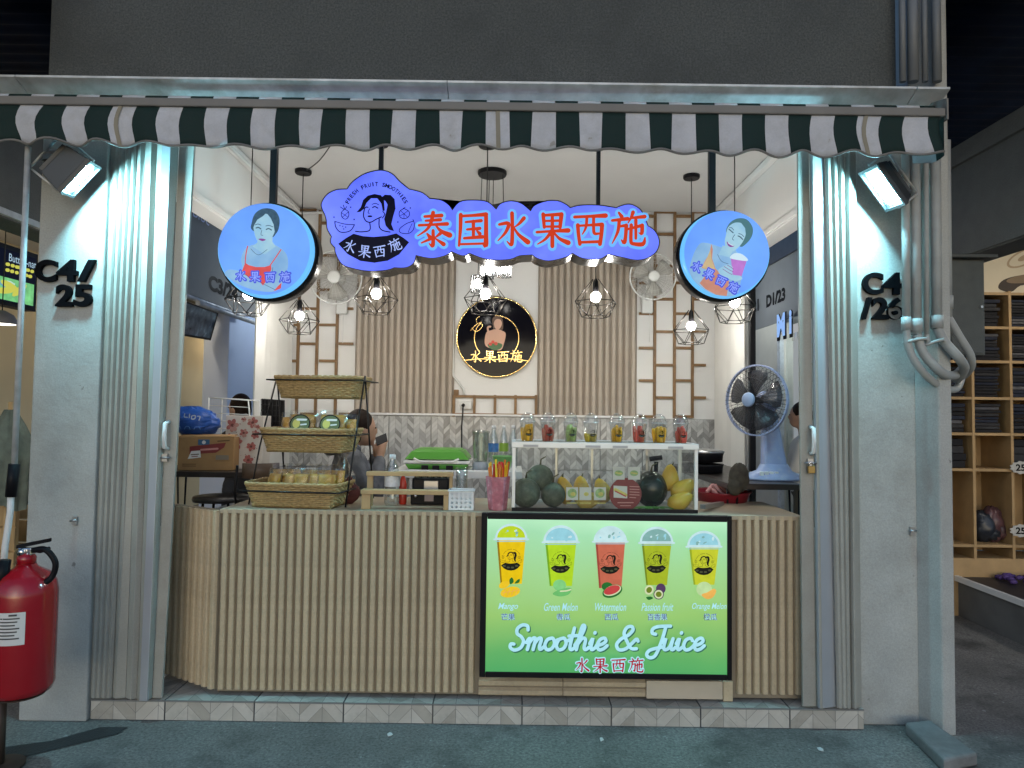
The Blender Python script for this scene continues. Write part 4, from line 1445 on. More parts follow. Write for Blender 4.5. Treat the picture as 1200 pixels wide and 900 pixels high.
for k in range(4): pr.stroke(n_, [(590 + k * 4.6, -694.5), (593 + k * 4.6, -687)], 0.7, Fo)
pr.stroke(n_, [(588, -692), (609, -688.5)], 0.7, Fo)
pr.spline(n_, [(598, -682), (597, -677), (600, -674), (602, -679)], Fd); pr.spline(n_, [(603, -681), (606, -677), (609, -676), (608, -680)], Fd)
pr.sfx = 'melon'
pr.ell(n_, 655, -683, 7.5, 6.5, Fg); pr.spline(n_, [(647, -693), (655, -688), (666, -686), (669, -688), (665, -694), (655, -696)], e_('fg2', 110, 190, 110)); pr.stroke(n_, [(656, -690), (663, -689.5), (668, -688)], 1.6, Fw)
pr.sfx = 'water'
pr.ell(n_, 710, -684.5, 6.5, 5, Fd); pr.ell(n_, 716, -690, 12, 7, Fd, rot=20); pr.ell(n_, 716, -689, 10.5, 5.6, Fw, rot=20); pr.ell(n_, 715.5, -688.5, 9.8, 4.8, Fr, rot=20)
pr.sfx = 'passion'
pr.ell(n_, 772, -687, 5.6, 6, Fpu); pr.ell(n_, 758.5, -688.5, 5, 5.6, Fw, rot=-30); pr.ell(n_, 758.5, -688.5, 3.2, 3.6, e_('seed', 110, 130, 40), rot=-30); pr.ell(n_, 769.5, -693.5, 6, 6, Fpu); pr.ell(n_, 769.5, -693.5, 5, 5, Fw); pr.ell(n_, 769.5, -693.5, 3.4, 3.2, MATS['menu_seed']); pr.spline(n_, [(755, -697), (760, -696), (763, -698), (758, -700)], Fd)
pr.sfx = 'orange'
pr.ell(n_, 822, -687.5, 9, 8.5, e_('cant', 190, 220, 160)); pr.spline(n_, [(819, -694), (826, -691), (833, -687), (836, -690), (832, -697), (825, -699)], Fo)
Wt = e_('lettering', 170, 226, 240, 1.0)
Sh = e_('lettering_shade', 58, 112, 92)
Cn = e_('cjk_ink', 84, 92, 140)
for t_, x, w in (('Mango', 595.5, 23), ('Green Melon', 656.5, 39), ('Watermelon', 714, 36), ('Passion fruit', 768, 37), ('Orange Melon', 828, 40)):
    pr.sfx = t_
    pr.text('fruit_name', t_, x, -708, w, 9.2, Wt, bold=0.008, shear=0.3)
for t_, x, w in (('芒果', 595.5, 16), ('青瓜', 659.5, 16), ('西瓜', 715, 16), ('百香果', 768, 23), ('橙瓜', 829, 16)):
    pr.sfx = t_
    pr.text('fruit_name_chinese', t_, x, -719.5, w, 8, Wt, bold=0.05)
    pr.text('fruit_name_chinese', t_, x, -719.5, w, 8, Cn, bold=0.004)
script_text(pr, 'title_lettering', 'Smoothie & Juice', 596, -757.5, 0.29, Sh, w=14.5, dx=1.2, dy=-1.4)
script_text(pr, 'title_lettering', 'Smoothie & Juice', 596, -757.5, 0.29, Wt, w=13.5)
for ch, x in (('水', 680.5), ('果', 701.5), ('西', 722.5), ('施', 743)):
    brush(pr, 'red_character', ch, x, -774.5, 17, Wt, w=10, grow=1.2)
Rd = e_('red', 172, 24, 48)
for ch, x in (('水', 680.5), ('果', 701.5), ('西', 722.5), ('施', 743)):
    brush(pr, 'red_character', ch, x, -774.5, 17, Rd, w=10.5)
pr.flush(face)

# ------------------------------------------------------------------ floodlights
E_flood = em('flood_panel', (0.34, 0.84, 1.0), 700.0)


def flood(label, c, long_ax, n, L, Wd, T, arm_to):
    th = thing('floodlight', label, 'floodlight', c)
    a = Vector(long_ax).normalized()
    n = Vector(n).normalized()
    n = (n - a * n.dot(a)).normalized()
    w = n.cross(a).normalized()
    mb = MB()
    lo = [c - n * T + a * (s1 * L * 0.42) + w * (s2 * Wd * 0.38) for s1, s2 in ((-1, -1), (1, -1), (1, 1), (-1, 1))]
    hi = [c + a * (s1 * L / 2) + w * (s2 * Wd / 2) for s1, s2 in ((-1, -1), (1, -1), (1, 1), (-1, 1))]
    mb.hexa(lo, hi)
    obj('housing', mb, mat('flood_grey', (0.045, 0.052, 0.06), 0.45, metal=0.4, var=0.1), th, bev=0.004)
    fins = MB()
    for k in range(7):
        fins.obox(c - n * (T + 0.008) + w * ((k - 3) * Wd * 0.1), a * L * 0.38, w * 0.002, n * 0.012)
    obj('cooling_fins', fins, MATS['flood_grey'], th)
    rim = MB()
    for s_ in (-1, 1):
        rim.obox(c + n * 0.008 + a * (s_ * L * 0.47), a * L * 0.03, w * Wd * 0.5, n * 0.010)
        rim.obox(c + n * 0.008 + w * (s_ * Wd * 0.47), a * L * 0.44, w * Wd * 0.03, n * 0.010)
    obj('bezel', rim, MATS['flood_grey'], th)
    obj('lamp_panel', MB().obox(c + n * 0.004, a * L * 0.34, w * Wd * 0.28, n * 0.002), E_flood, th)
    obj('reflector', MB().obox(c + n * 0.0012, a * L * 0.44, w * Wd * 0.44, n * 0.001), mat('reflector', (0.7, 0.72, 0.74), 0.3, metal=0.3), th)
    br = MB()
    for s_ in (-1, 1):
        br.tube([c + a * (s_ * L * 0.53), c + a * (s_ * L * 0.53) - n * (T + 0.07)], 0.006, 6)
    br.tube([c - a * L * 0.53 - n * (T + 0.07), c + a * L * 0.53 - n * (T + 0.07)], 0.006, 6)
    br.tube([c - n * (T + 0.07), arm_to], 0.010, 8)
    obj('bracket', br, M_galv, th)
    obj('lead', MB().tube(crom([tuple(c - n * T + w * 0.03), tuple(c - n * (T + 0.1) + Vector((0, 0.03, -0.06))), tuple(Vector(arm_to) + Vector((0.02, 0, -0.05)))], 6), 0.005, 6), M_cable, th)
    return th


cA = P(92, 208, -0.30)
flood('lit grey floodlight tilted over the unit number C4/25', cA, (0.64, 0.05, 0.77), (0.70, 0.28, -0.64), 0.21, 0.17, 0.11, Vector((cA.x - 0.08, -0.10, cA.z + 0.17)))
cB = P(1036, 219, -0.22)
flood('lit floodlight with white panel over the unit number C4/26', cB, (0.62, 0.10, -0.77), (-0.55, 0.02, -0.80), 0.25, 0.16, 0.05, Vector((cB.x + 0.03, -0.02, cB.z + 0.19)))

# ------------------------------------------------------------------ pendant lamps
E_bulb = em('bulb_glow', (1.0, 0.955, 0.875), 250.0)
M_cage = mat('cage_wire', (0.03, 0.027, 0.024), 0.4, metal=0.6)


def pendant(label, px, py, Y, rcage=0.140, sides=6, hgt=0.2, canopy=True):
    b = P(px, py, Y)
    th = thing('pendant_lamp', label, 'pendant lamp', (b.x, b.y, CZ), 'wire cage pendant lamps')
    if canopy:
        obj('ceiling_rose', MB().lathe([(0.055, -0.028), (0.06, -0.02), (0.06, -0.001)], (b.x, b.y, CZ), 24), M_blackmet, th)
    obj('cord', MB().tube([(b.x, b.y, CZ - 0.02), (b.x, b.y, b.z + 0.10)], 0.0035, 6), M_cable, th)
    obj('socket', MB().lathe([(0.018, 0.022), (0.019, 0.06), (0.016, 0.10), (0.005, 0.12)], b, 14), M_black, th)
    prof = [(0.0001, -0.035), (0.016, -0.031), (0.028, -0.018), (0.033, 0.0), (0.028, 0.016), (0.018, 0.027)]
    obj('bulb', MB().lathe(prof, b, 16), E_bulb, th)
    wires = MB()
    rings = [(0.020, 0.115), (rcage, -0.035), (rcage * 0.64, -0.128)]
    pts = []
    for ri, (rr, z) in enumerate(rings):
        pts.append([b + Vector((rr * math.cos(2 * math.pi * (k + 0.25 + (0.5 if ri == 2 else 0)) / sides), rr * math.sin(2 * math.pi * (k + 0.25 + (0.5 if ri == 2 else 0)) / sides), z)) for k in range(sides)])
    for k in range(sides):
        wires.tube([pts[0][k], pts[1][k]], 0.0028, 5)
        wires.tube([pts[1][k], pts[1][(k + 1) % sides]], 0.0028, 5)
        wires.tube([pts[2][k], pts[2][(k + 1) % sides]], 0.0028, 5)
        wires.tube([pts[1][k], pts[2][k]], 0.0028, 5)
        wires.tube([pts[1][(k + 1) % sides], pts[2][k]], 0.0028, 5)
    obj('cage', wires, M_cage, th)
    return th


pendant('wire cage pendant lamp below the woman emblem of the cloud sign', 441, 344, 0.75)
pendant('wire cage pendant lamp in front of the black round wall sign', 569, 344, 0.75)
pendant('wire cage pendant lamp hanging before the slatted panel beside the wall sign', 698, 348, 0.75)
pendant('wire cage pendant lamp left of the ponytail emblem, under red-top portrait sign', 351, 370, 1.30)
pendant('wire cage pendant lamp on a long cord before the lattice by the pink-cup portrait sign', 810, 382, 1.30)
pendant('pendant lamp peeping out at the lower edge of the red-top portrait sign', 291, 345, 0.70)
pendant('pendant lamp peeping out at the lower edge of the pink-cup portrait sign', 861, 354, 0.70)

# chandelier of glass cylinders
ch = thing('glass_chandelier', 'chandelier of glass cylinders on a round black ceiling rose behind the cloud sign', 'chandelier', P(577, 198, 1.28))
c = P(577, 198, 1.28)
obj('ceiling_rose', MB().lathe([(0.10, -0.03), (0.105, -0.02), (0.105, -0.001)], (c.x, c.y, CZ), 32), M_blackmet, ch)
M_crystal = clear('crystal', (0.97, 0.98, 1.0), 0.25, 0.1)
E_crys = em('chandelier_bulb', (1.0, 0.95, 0.86), 60.0)
for i, (x, y, Y) in enumerate(((560, 334, 1.22), (577, 314, 1.34), (591, 316, 1.24), (571, 318, 1.40))):
    b = P(x, y, Y)
    sh = MB()
    n = 14
    for k in range(n):
        a = 2 * math.pi * k / n
        q = b + Vector((0.046 * math.cos(a), 0.046 * math.sin(a), 0))
        sh.tube([q + Vector((0, 0, -0.055)), q + Vector((0, 0, 0.055))], 0.009, 6)
    o = obj('glass_shade', sh, M_crystal, ch)
    obj('cap', MB().lathe([(0.052, 0.056), (0.052, 0.066), (0.008, 0.07)], b, 20), M_chrome, ch)
    obj('bulb', MB().lathe([(0.0001, -0.03), (0.014, -0.02), (0.016, 0.02), (0.008, 0.045)], b, 12), E_crys, ch)
    obj('cord', MB().tube([b + Vector((0, 0, 0.068)), Vector((c.x + (b.x - c.x) * 0.8, c.y + (b.y - c.y) * 0.8, CZ - 0.025))], 0.003, 6), M_cable, ch)

# ------------------------------------------------------------------ fans
def guard(mb, c, ax, r, depth_front, depth_back, nw=28, rw=0.0016, rings=3):
    ax = Vector(ax).normalized()
    u = ax.cross(Vector((0, 0, 1))).normalized()
    w = u.cross(ax)
    for k in range(nw):
        a = 2 * math.pi * k / nw
        d = u * math.cos(a) + w * math.sin(a)
        for dep in (depth_front, -depth_back):
            mb.tube([c + d * r, c + d * r * 0.9 + ax * dep * 0.55, c + d * r * 0.62 + ax * dep * 0.9, c + d * r * 0.22 + ax * dep], rw, 4)
    for f_, dp in ((0.62, 0.9), (0.82, 0.68)):
        for dep in (depth_front, -depth_back):
            mb.tube([c + (u * math.cos(R(a)) + w * math.sin(R(a))) * r * f_ + ax * dep * dp for a in range(0, 360, 12)], rw, 4, closed=True)
    return u, w


def blades(mb, c, ax, u, w, r, n=3):
    for k in range(n):
        a0 = 2 * math.pi * k / n + 0.4
        grid = []
        for i in range(5):
            rr = r * (0.16 + 0.84 * i / 4)
            for j in range(4):
                a = a0 + (j / 3 - 0.5) * (1.0 if i < 4 else 0.75) * (0.7 + 0.5 * i / 4)
                grid.append(c + (u * math.cos(a) + w * math.sin(a)) * rr + ax * (0.03 * (j / 3 - 0.5) + 0.008))
        o = len(mb.v)
        mb.v += grid
        for i in range(4):
            for j in range(3):
                q = o + i * 4 + j
                mb.f.append([q, q + 1, q + 5, q + 4]); mb.m.append(0); mb.s.append(True)


def wall_fan(label, px, py, rpx):
    c = P(px, py, YB - 0.28)
    th = thing('wall_fan', label, 'fan', (c.x, YB, c.z - 0.15))
    ax = Vector((0, -1, -0.12)).normalized()
    r = rpx * mpp(YB - 0.28)
    g_ = MB()
    u, w = guard(g_, c, ax, r, 0.05, 0.06, 30, 0.0013)
    obj('guard', g_, mat('fan_wire', (0.52, 0.52, 0.50), 0.4, metal=0.4), th)
    obj('rim', MB().tube([c + (u * math.cos(R(a)) + w * math.sin(R(a))) * r for a in range(0, 360, 8)], 0.007, 6, closed=True), M_white_pl, th)
    bl = MB()
    blades(bl, c, ax, u, w, r * 0.86)
    o = obj('blades', bl, mat('fan_blade', (0.42, 0.41, 0.38), 0.35, alpha=0.85), th)
    o.modifiers.new('thick', 'SOLIDIFY').thickness = 0.003
    obj('hub', MB().lathe([(r * 0.24, 0.035), (r * 0.24, 0.052), (r * 0.18, 0.058), (0.001, 0.058)], c, 24, axis=ax), M_white_pl, th)
    obj('motor', MB().lathe([(0.05, -0.15), (0.06, -0.13), (0.06, -0.05), (0.03, -0.03)], c, 20, axis=ax), M_white_pl, th)
    bk = c - ax * 0.13
    obj('wall_mount', MB().tube([bk, bk + Vector((0, 0.03, -0.1)), Vector((c.x, YB - 0.04, c.z - 0.15))], 0.022, 10).box(c.x - 0.045, c.x + 0.045, YB - 0.06, YB - 0.028, c.z - 0.27, c.z - 0.10), M_white_pl, th, bev=0.004)
    obj('pull_cord', MB().tube([(c.x + 0.02, YB - 0.065, c.z - 0.26), (c.x + 0.02, YB - 0.065, c.z - 0.52)], 0.002, 5), M_white_pl, th)
    return th


wall_fan('white wall fan above the wicker baskets, partly behind the cloud sign', 393, 325, 31)
wall_fan('white wall fan beside the pink-cup portrait sign', 765, 324, 27)

# blue-grey desk fan standing on the right-hand bar table
Yf = 0.70
BT = 1.12        # bar table height
def desk_fan():
    base = P(907, 549, Yf); base.z = BT + 0.002
    th = thing('desk_fan', 'blue-grey desk fan with dark wire guard standing on bar table', 'fan', base)
    M_fan = mat('fan_blue_plastic', (0.28, 0.33, 0.52), 0.35, var=0.08, nscale=20, stain=(0.45, 0.46, 0.5), stain_amt=0.4, stain_scale=25)
    c = P(886, 469, Yf)
    ax = Vector((-0.82, -0.57, 0.02)).normalized()
    r = 42 * mpp(Yf)
    g_ = MB()
    u, w = guard(g_, c, ax, r, 0.075, 0.085, 46, 0.0013)
    obj('guard', g_, mat('fan_dark_wire', (0.03, 0.03, 0.035), 0.4, metal=0.4), th)
    rim = []
    for a in range(0, 360, 6):
        rim.append(c + (u * math.cos(R(a)) + w * math.sin(R(a))) * r)
    rb = MB()
    n = len(rim)
    rb.v = [p - ax * 0.010 for p in rim] + [p + ax * 0.010 for p in rim] + [c + (p - c) * 0.955 + ax * 0.010 for p in rim] + [c + (p - c) * 0.955 - ax * 0.010 for p in rim]
    for i in range(n):
        j = (i + 1) % n
        for a, b in ((0, n), (n, 2 * n), (2 * n, 3 * n), (3 * n, 0)):
            rb.f.append([a + i, a + j, b + j, b + i]); rb.m.append(0); rb.s.append(False)
    obj('rim', rb, M_fan, th)
    bl = MB()
    blades(bl, c, ax, u, w, r * 0.85, 5)
    o = obj('blades', bl, mat('fan_smoke_blade', (0.05, 0.05, 0.06), 0.25, alpha=0.7), th)
    o.modifiers.new('thick', 'SOLIDIFY').thickness = 0.003
    obj('hub_cap', MB().lathe([(r * 0.2, 0.074), (r * 0.2, 0.084), (r * 0.15, 0.09), (0.001, 0.09)], c, 24, axis=ax), mat('fan_badge', (0.25, 0.33, 0.5), 0.3), th)
    obj('motor', MB().lathe([(0.03, -0.20), (0.055, -0.19), (0.065, -0.16), (0.062, -0.08), (0.035, -0.06)], c, 24, axis=ax), M_fan, th)
    obj('spindle', MB().lathe([(0.02, -0.06), (0.02, 0.03), (0.03, 0.032), (0.03, 0.05), (0.001, 0.05)], c, 14, axis=ax), M_black, th)
    obj('neck', MB().hexa([Vector((base.x + s * 0.075, base.y + t * 0.045, base.z + 0.07)) for s, t in ((-1, -1), (1, -1), (1, 1), (-1, 1))],
                          [Vector((c.x - ax.x * 0.13 + s * 0.042, c.y - ax.y * 0.13 + t * 0.032, c.z - 0.06)) for s, t in ((-1, -1), (1, -1), (1, 1), (-1, 1))]), M_fan, th, bev=0.015)
    obj('foot', MB().lathe([(0.19, 0.0), (0.195, 0.012), (0.165, 0.032), (0.11, 0.055), (0.085, 0.095)], base, 32, sx=1.0, sy=0.75), M_fan, th)
    kb = MB()
    for k in range(4):
        kb.box(base.x - 0.12 + k * 0.03, base.x - 0.10 + k * 0.03, base.y - 0.10, base.y - 0.08, base.z + 0.03, base.z + 0.055)
    obj('button_row', kb, M_white_pl, th)
desk_fan()

# ------------------------------------------------------------------ things on the counter
TOP = CT - 0.003
M_wicker = mat('wicker', (0.36, 0.25, 0.105), 0.55, var=0.3, nscale=60, rnd=0.06)
M_wire = mat('stand_wire', (0.010, 0.010, 0.012), 0.35, metal=0.3)
M_clear = clear('clear_plastic', (0.96, 0.97, 0.97), 0.10, 0.08)
M_glass = clear('case_glass', (0.93, 0.97, 0.95), 0.06, 0.02)
M_cello = clear('cellophane', (0.97, 0.97, 0.95), 0.035, 0.15)
M_dried = mat('dried_fruit', (0.43, 0.24, 0.028), 0.45, var=0.35, nscale=25, bump=0.3, bscale=40)


def rrect(w, d, r, n=5):
    pts = []
    for cx, cy, a0 in ((w / 2 - r, d / 2 - r, 0), (-w / 2 + r, d / 2 - r, 90), (-w / 2 + r, -d / 2 + r, 180), (w / 2 - r, -d / 2 + r, 270)):
        for k in range(n + 1):
            a = R(a0 + 90 * k / n)
            pts.append((cx + r * math.cos(a), cy + r * math.sin(a)))
    return pts


def resample(pts, n):
    L = [0]
    k = len(pts)
    for i in range(k):
        a, b = pts[i], pts[(i + 1) % k]
        L.append(L[-1] + math.hypot(b[0] - a[0], b[1] - a[1]))
    out = []
    j = 0
    for i in range(n):
        t = L[-1] * i / n
        while L[j + 1] < t: j += 1
        f = (t - L[j]) / max(1e-9, L[j + 1] - L[j])
        a, b = pts[j], pts[(j + 1) % k]
        out.append((a[0] + (b[0] - a[0]) * f, a[1] + (b[1] - a[1]) * f))
    return out


def basket(label, loc, rz, w=0.50, d=0.30, h=0.115, tilt=0.0):
    """woven tray: waving strands round upright stakes, a thick rim and a floor"""
    th = thing('wicker_basket', label, 'basket', (0, 0, 0), 'wicker baskets of the tiered stand')
    ns = 104
    low = resample(rrect(w * 0.86, d * 0.82, 0.04), ns)
    upp = resample(rrect(w, d, 0.05), ns)
    rows = 11
    mb = MB()
    for r_ in range(rows):
        f = (r_ + 0.5) / rows
        pts = []
        for i in range(ns):
            x, y = low[i][0] * (1 - f) + upp[i][0] * f, low[i][1] * (1 - f) + upp[i][1] * f
            L = math.hypot(x, y)
            s_ = 0.0032 * (1 if (i // 2 + r_) % 2 else -1)
            pts.append((x + x / L * s_, y + y / L * s_, 0.006 + f * (h - 0.012)))
        mb.tube(pts, h / rows * 0.56, 5, closed=True)
    obj('weave', mb, M_wicker, th)
    st = MB()
    for i in range(0, ns, 4):
        st.tube([(low[i][0], low[i][1], 0.0), (upp[i][0], upp[i][1], h)], 0.0028, 4)
    obj('stakes', st, M_wicker, th)
    rim = MB()
    for k in range(2):
        rim.tube([(p_[0] * 1.01, p_[1] * 1.01, h - 0.002 + 0.004 * math.sin(i * 1.3 + k * math.pi)) for i, p_ in enumerate(upp)], 0.0075, 6, closed=True)
    obj('rim', rim, M_wicker, th)
    fl = MB()
    for i in range(14):
        y = -d * 0.41 + d * 0.82 * (i + 0.5) / 14
        fl.tube([(-w * 0.42, y, 0.006), (w * 0.42, y, 0.006)], 0.0105, 5)
    obj('base', fl, M_wicker, th)
    th.location = loc
    th.rotation_euler = (tilt, 0, rz)
    return th


BK = [(354, 0.16, TOP + 0.004), (366, 0.28, P(366, 530, 0.14).z), (378, 0.40, P(378, 466, 0.26).z)]
rz = R(-7)
locs = []
for i, (px, Y, z) in enumerate(BK):
    x = P(px, 520, Y).x
    locs.append(Vector((x, Y, z)))
basket('wicker basket standing on the counter, lowest of the three-tier stand', locs[0], rz, 0.52, 0.30, 0.125)
basket('wicker basket with two black oval labels, middle of the three-tier stand', locs[1], rz, 0.51, 0.29, 0.125)
basket('empty-looking wicker basket on top of the three-tier stand', locs[2], rz, 0.50, 0.29, 0.12)
st = thing('basket_stand', 'black wire stand carrying three tiers of wicker baskets on counter', 'stand', (locs[0].x, 0.28, TOP))
mb = MB()
for s_ in (-1, 1):
    c, si = math.cos(rz), math.sin(rz)
    def off(v, a, b, z): return Vector((v.x + a * c - b * si, v.y + a * si + b * c, z))
    w2 = 0.275
    f0 = off(locs[0], s_ * w2, -0.05, TOP + 0.002)
    top = off(locs[2], s_ * w2 * 0.97, -0.05, locs[2].z + 0.13)
    b0 = off(locs[2], s_ * w2 * 1.0, 0.12, TOP + 0.002)
    mb.tube([f0, off(locs[1], s_ * w2, -0.08, locs[1].z + 0.02), top], 0.005, 6)
    mb.tube([b0, top], 0.005, 6)
    obj('side_frame', mb, M_wire, st)
    mb = MB()
for L_, hh in zip(locs, (0.085, 0.095, 0.10)):
    q = [off(L_, sx * 0.277, sy * 0.158, L_.z + hh) for sx, sy in ((-1, -1), (1, -1), (1, 1), (-1, 1))]
    mb = MB()
    for i in range(4):
        mb.tube([q[i], q[(i + 1) % 4]], 0.0045, 6)
    obj('basket_ring', mb, M_wire, st)


def packet(label, c, w, h, t, rz, lean, oval=False):
    """clear pouch of dried fruit: wrinkled pillow, filling and crimped top"""
    th = thing('snack_packet', label, 'packet', (0, 0, 0), 'packets of dried fruit')
    fill = MB()
    rnd = random.Random(int(abs(c.x * 1000 + c.z * 77)))
    n, k = 8, 7
    vs_ = []
    for i in range(k + 1):
        v = i / k
        for j in range(n):
            a = 2 * math.pi * j / n
            r_ = (math.sin(math.pi * (0.1 + 0.8 * v))) ** 0.4
            vs_.append((w * 0.46 * math.cos(a) * (0.92 + 0.1 * rnd.random()), t * 0.5 * math.sin(a) * r_ * (0.8 + 0.4 * rnd.random()), h * 0.02 + v * h * 0.80))
    fill.v = [Vector(q) for q in vs_]
    for i in range(k):
        for j in range(n):
            fill.f.append([i * n + j, i * n + (j + 1) % n, (i + 1) * n + (j + 1) % n, (i + 1) * n + j]); fill.m.append(0); fill.s.append(True)
    fill.f.append(list(reversed(range(n)))); fill.m.append(0); fill.s.append(False)
    fill.f.append(list(range(k * n, k * n + n))); fill.m.append(0); fill.s.append(False)
    obj('dried_fruit', fill, M_dried, th)
    bag = MB()
    bv = []
    for i in range(9):
        v = i / 8
        for j in range(12):
            a = 2 * math.pi * j / 12
            r_ = max(0.04, (math.sin(math.pi * min(0.97, 0.06 + v * 0.94))) ** 0.45)
            bv.append(Vector((w * 0.5 * math.cos(a) * (1 + 0.05 * (rnd.random() - 0.5)), t * 0.62 * math.sin(a) * r_ * (0.85 + 0.3 * rnd.random()), v * h)))
    bag.v = bv
    for i in range(8):
        for j in range(12):
            bag.f.append([i * 12 + j, i * 12 + (j + 1) % 12, (i + 1) * 12 + (j + 1) % 12, (i + 1) * 12 + j]); bag.m.append(0); bag.s.append(False)
    obj('pouch', bag, M_cello, th)
    if oval:
        pr = Print(lambda u, v: Vector((u, -t * 0.64, v)), start=0.002)
        pr.ell('oval_label', 0, h * 0.45, w * 0.36, h * 0.34, M_black, n=24)
        pr.ell('oval_label', 0, h * 0.45, w * 0.32, h * 0.30, mat('label_olive', (0.10, 0.13, 0.05), 0.4), n=24)
        pr.ell('oval_label', -w * 0.12, h * 0.46, w * 0.13, h * 0.16, mat('label_yellow', (0.55, 0.50, 0.12), 0.4), n=14)
        pr.stroke('oval_label', [(-w * 0.1, h * 0.6), (w * 0.2, h * 0.6)], h * 0.07, M_white_pl)
        pr.stroke('oval_label', [(w * 0.04, h * 0.42), (w * 0.22, h * 0.44)], h * 0.05, M_white_pl)
        pr.flush(th)
    th.location = c
    th.rotation_euler = (lean, 0, rz)
    return th


def rel(L_, a, b, z): return Vector((L_.x + a * math.cos(rz) - b * math.sin(rz), L_.y + a * math.sin(rz) + b * math.cos(rz), z))
packet('dried fruit packet with black oval label, left of two in the middle basket', rel(locs[1], -0.04, -0.06, locs[1].z + 0.075), 0.17, 0.16, 0.06, rz, R(-12), True)
packet('dried fruit packet with black oval label, right of two in the middle basket', rel(locs[1], 0.135, -0.06, locs[1].z + 0.075), 0.17, 0.16, 0.06, rz, R(-12), True)
packet('plain dried fruit packet at the left end of the middle basket', rel(locs[1], -0.13, 0.02, locs[1].z + 0.05), 0.13, 0.17, 0.05, rz + 0.3, R(-8))
packet('plain dried fruit packet at the right end of the middle basket', rel(locs[1], 0.19, 0.03, locs[1].z + 0.05), 0.12, 0.16, 0.05, rz - 0.2, R(-8))
for k, nm in enumerate(('leftmost', 'second', 'third', 'fourth', 'rightmost')):
    packet('%s dried fruit packet standing at the front of the lowest basket' % nm, rel(locs[0], -0.17 + k * 0.078, 0.0 + 0.012 * (k % 2), TOP + 0.03), 0.11, 0.17, 0.05, rz + R(-28 + 9 * k), R(-10))

for k, nm in enumerate(('leftmost', 'second', 'third', 'fourth', 'rightmost')):
    packet('%s dried fruit packet in the back row of the lowest basket' % nm, rel(locs[0], -0.15 + k * 0.08, 0.075 + 0.01 * (k % 2), TOP + 0.04), 0.11, 0.18, 0.05, rz + R(20 - 9 * k), R(-6))

# cellophane bag knot behind the basket stand
cb = P(402, 560, 0.32); cb.z = TOP
mb = MB()
rnd = random.Random(3)
prof = [(0.05, 0.0), (0.07, 0.05), (0.06, 0.14), (0.03, 0.22), (0.014, 0.25), (0.04, 0.29), (0.06, 0.33)]
for i, (r_, z) in enumerate(prof):
    for j in range(14):
        a = 2 * math.pi * j / 14
        q = r_ * (0.75 + 0.5 * rnd.random())
        mb.v.append(cb + Vector((q * math.cos(a), q * math.sin(a), z + 0.012 * rnd.random())))
for i in range(len(prof) - 1):
    for j in range(14):
        mb.f.append([i * 14 + j, i * 14 + (j + 1) % 14, (i + 1) * 14 + (j + 1) % 14, (i + 1) * 14 + j]); mb.m.append(0); mb.s.append(False)
tag(obj('cellophane_bag', mb, M_cello, None, origin=cb), 'knotted clear cellophane bag standing right of the wicker baskets', 'bag')
# dark red pouch beside it
rp = P(408, 585, 0.25); rp.z = TOP
mb = MB().ball(rp + Vector((0, 0, 0.06)), (0.07, 0.05, 0.062), 14, 9, bumpy=0.12, seed=5)
mb.tube([rp + Vector((0, 0, 0.11)), rp + Vector((0.01, 0, 0.15))], [0.025, 0.012], 8)
tag(obj('cloth_pouch', mb, mat('dark_red_cloth', (0.09, 0.025, 0.022), 0.8, var=0.3, nscale=30), None, origin=rp), 'dark red pouch at the foot of the cellophane bag on counter', 'pouch')

# wooden step rack
wr = thing('step_rack', 'small two-step rack of raw wood on counter', 'rack', (P(476, 590, 0.1).x, 0.14, TOP))
def rackbar(name, x0, x1, ya, yb, z0, z1): obj(name, MB().box(x0, x1, ya, yb, z0, z1), M_wood, wr, bev=0.002)
z1_, z2_ = P(476, 574, 0.06).z, P(476, 553, 0.16).z
xa, xb = P(424, 580, 0.06).x, P(527, 580, 0.06).x
rackbar('shelf_board', xa, xb, 0.03, 0.10, z1_ - 0.022, z1_)
rackbar('post', xa + 0.004, xa + 0.052, 0.034, 0.052, TOP + 0.001, z1_ - 0.023)
rackbar('post', xb - 0.03, xb - 0.004, 0.034, 0.052, TOP + 0.001, z1_ - 0.023)
xa, xb = P(430, 560, 0.16).x, P(531, 560, 0.16).x
rackbar('shelf_board', xa, xb, 0.14, 0.21, z2_ - 0.022, z2_)
rackbar('post', xa + 0.003, xa + 0.035, 0.15, 0.17, TOP + 0.001, z2_ - 0.023)
rackbar('post', xb - 0.02, xb - 0.002, 0.15, 0.17, TOP + 0.001, z2_ - 0.023)


def bottle(label, px, ybot, ytop, Y, r, zb=None, cap=(0.6, 0.62, 0.64), lab=None, liquid=None, tint=(0.92, 0.96, 0.97)):
    b = P(px, ybot, Y)
    h = P(px, ytop, Y).z - b.z
    if zb is not None:
        h += b.z - zb
        b.z = zb
    th = thing('plastic_bottle', label, 'bottle', b)
    prof = [(r * 0.8, 0.0), (r, 0.012), (r, h * 0.28), (r * 0.94, h * 0.32), (r, h * 0.36), (r, h * 0.60), (r * 0.7, h * 0.78), (r * 0.36, h * 0.88), (r * 0.36, h * 0.92)]
    obj('bottle_body', MB().shell(prof, b, 16), clear('bottle_pet', (0.90, 0.95, 0.96), 0.16, 0.08) if liquid is None else liquid, th)
    obj('cap', MB().lathe([(r * 0.42, h * 0.92), (r * 0.42, h), (r * 0.36, h + 0.002)], b, 14), mat('cap_%02d%02d%02d' % tuple(int(q * 99) for q in cap), cap, 0.4), th)
    if lab:
        obj('wrapper', MB().shell([(r * 1.02, h * 0.38), (r * 1.02, h * 0.58)], b, 16), lab, th)
    return th


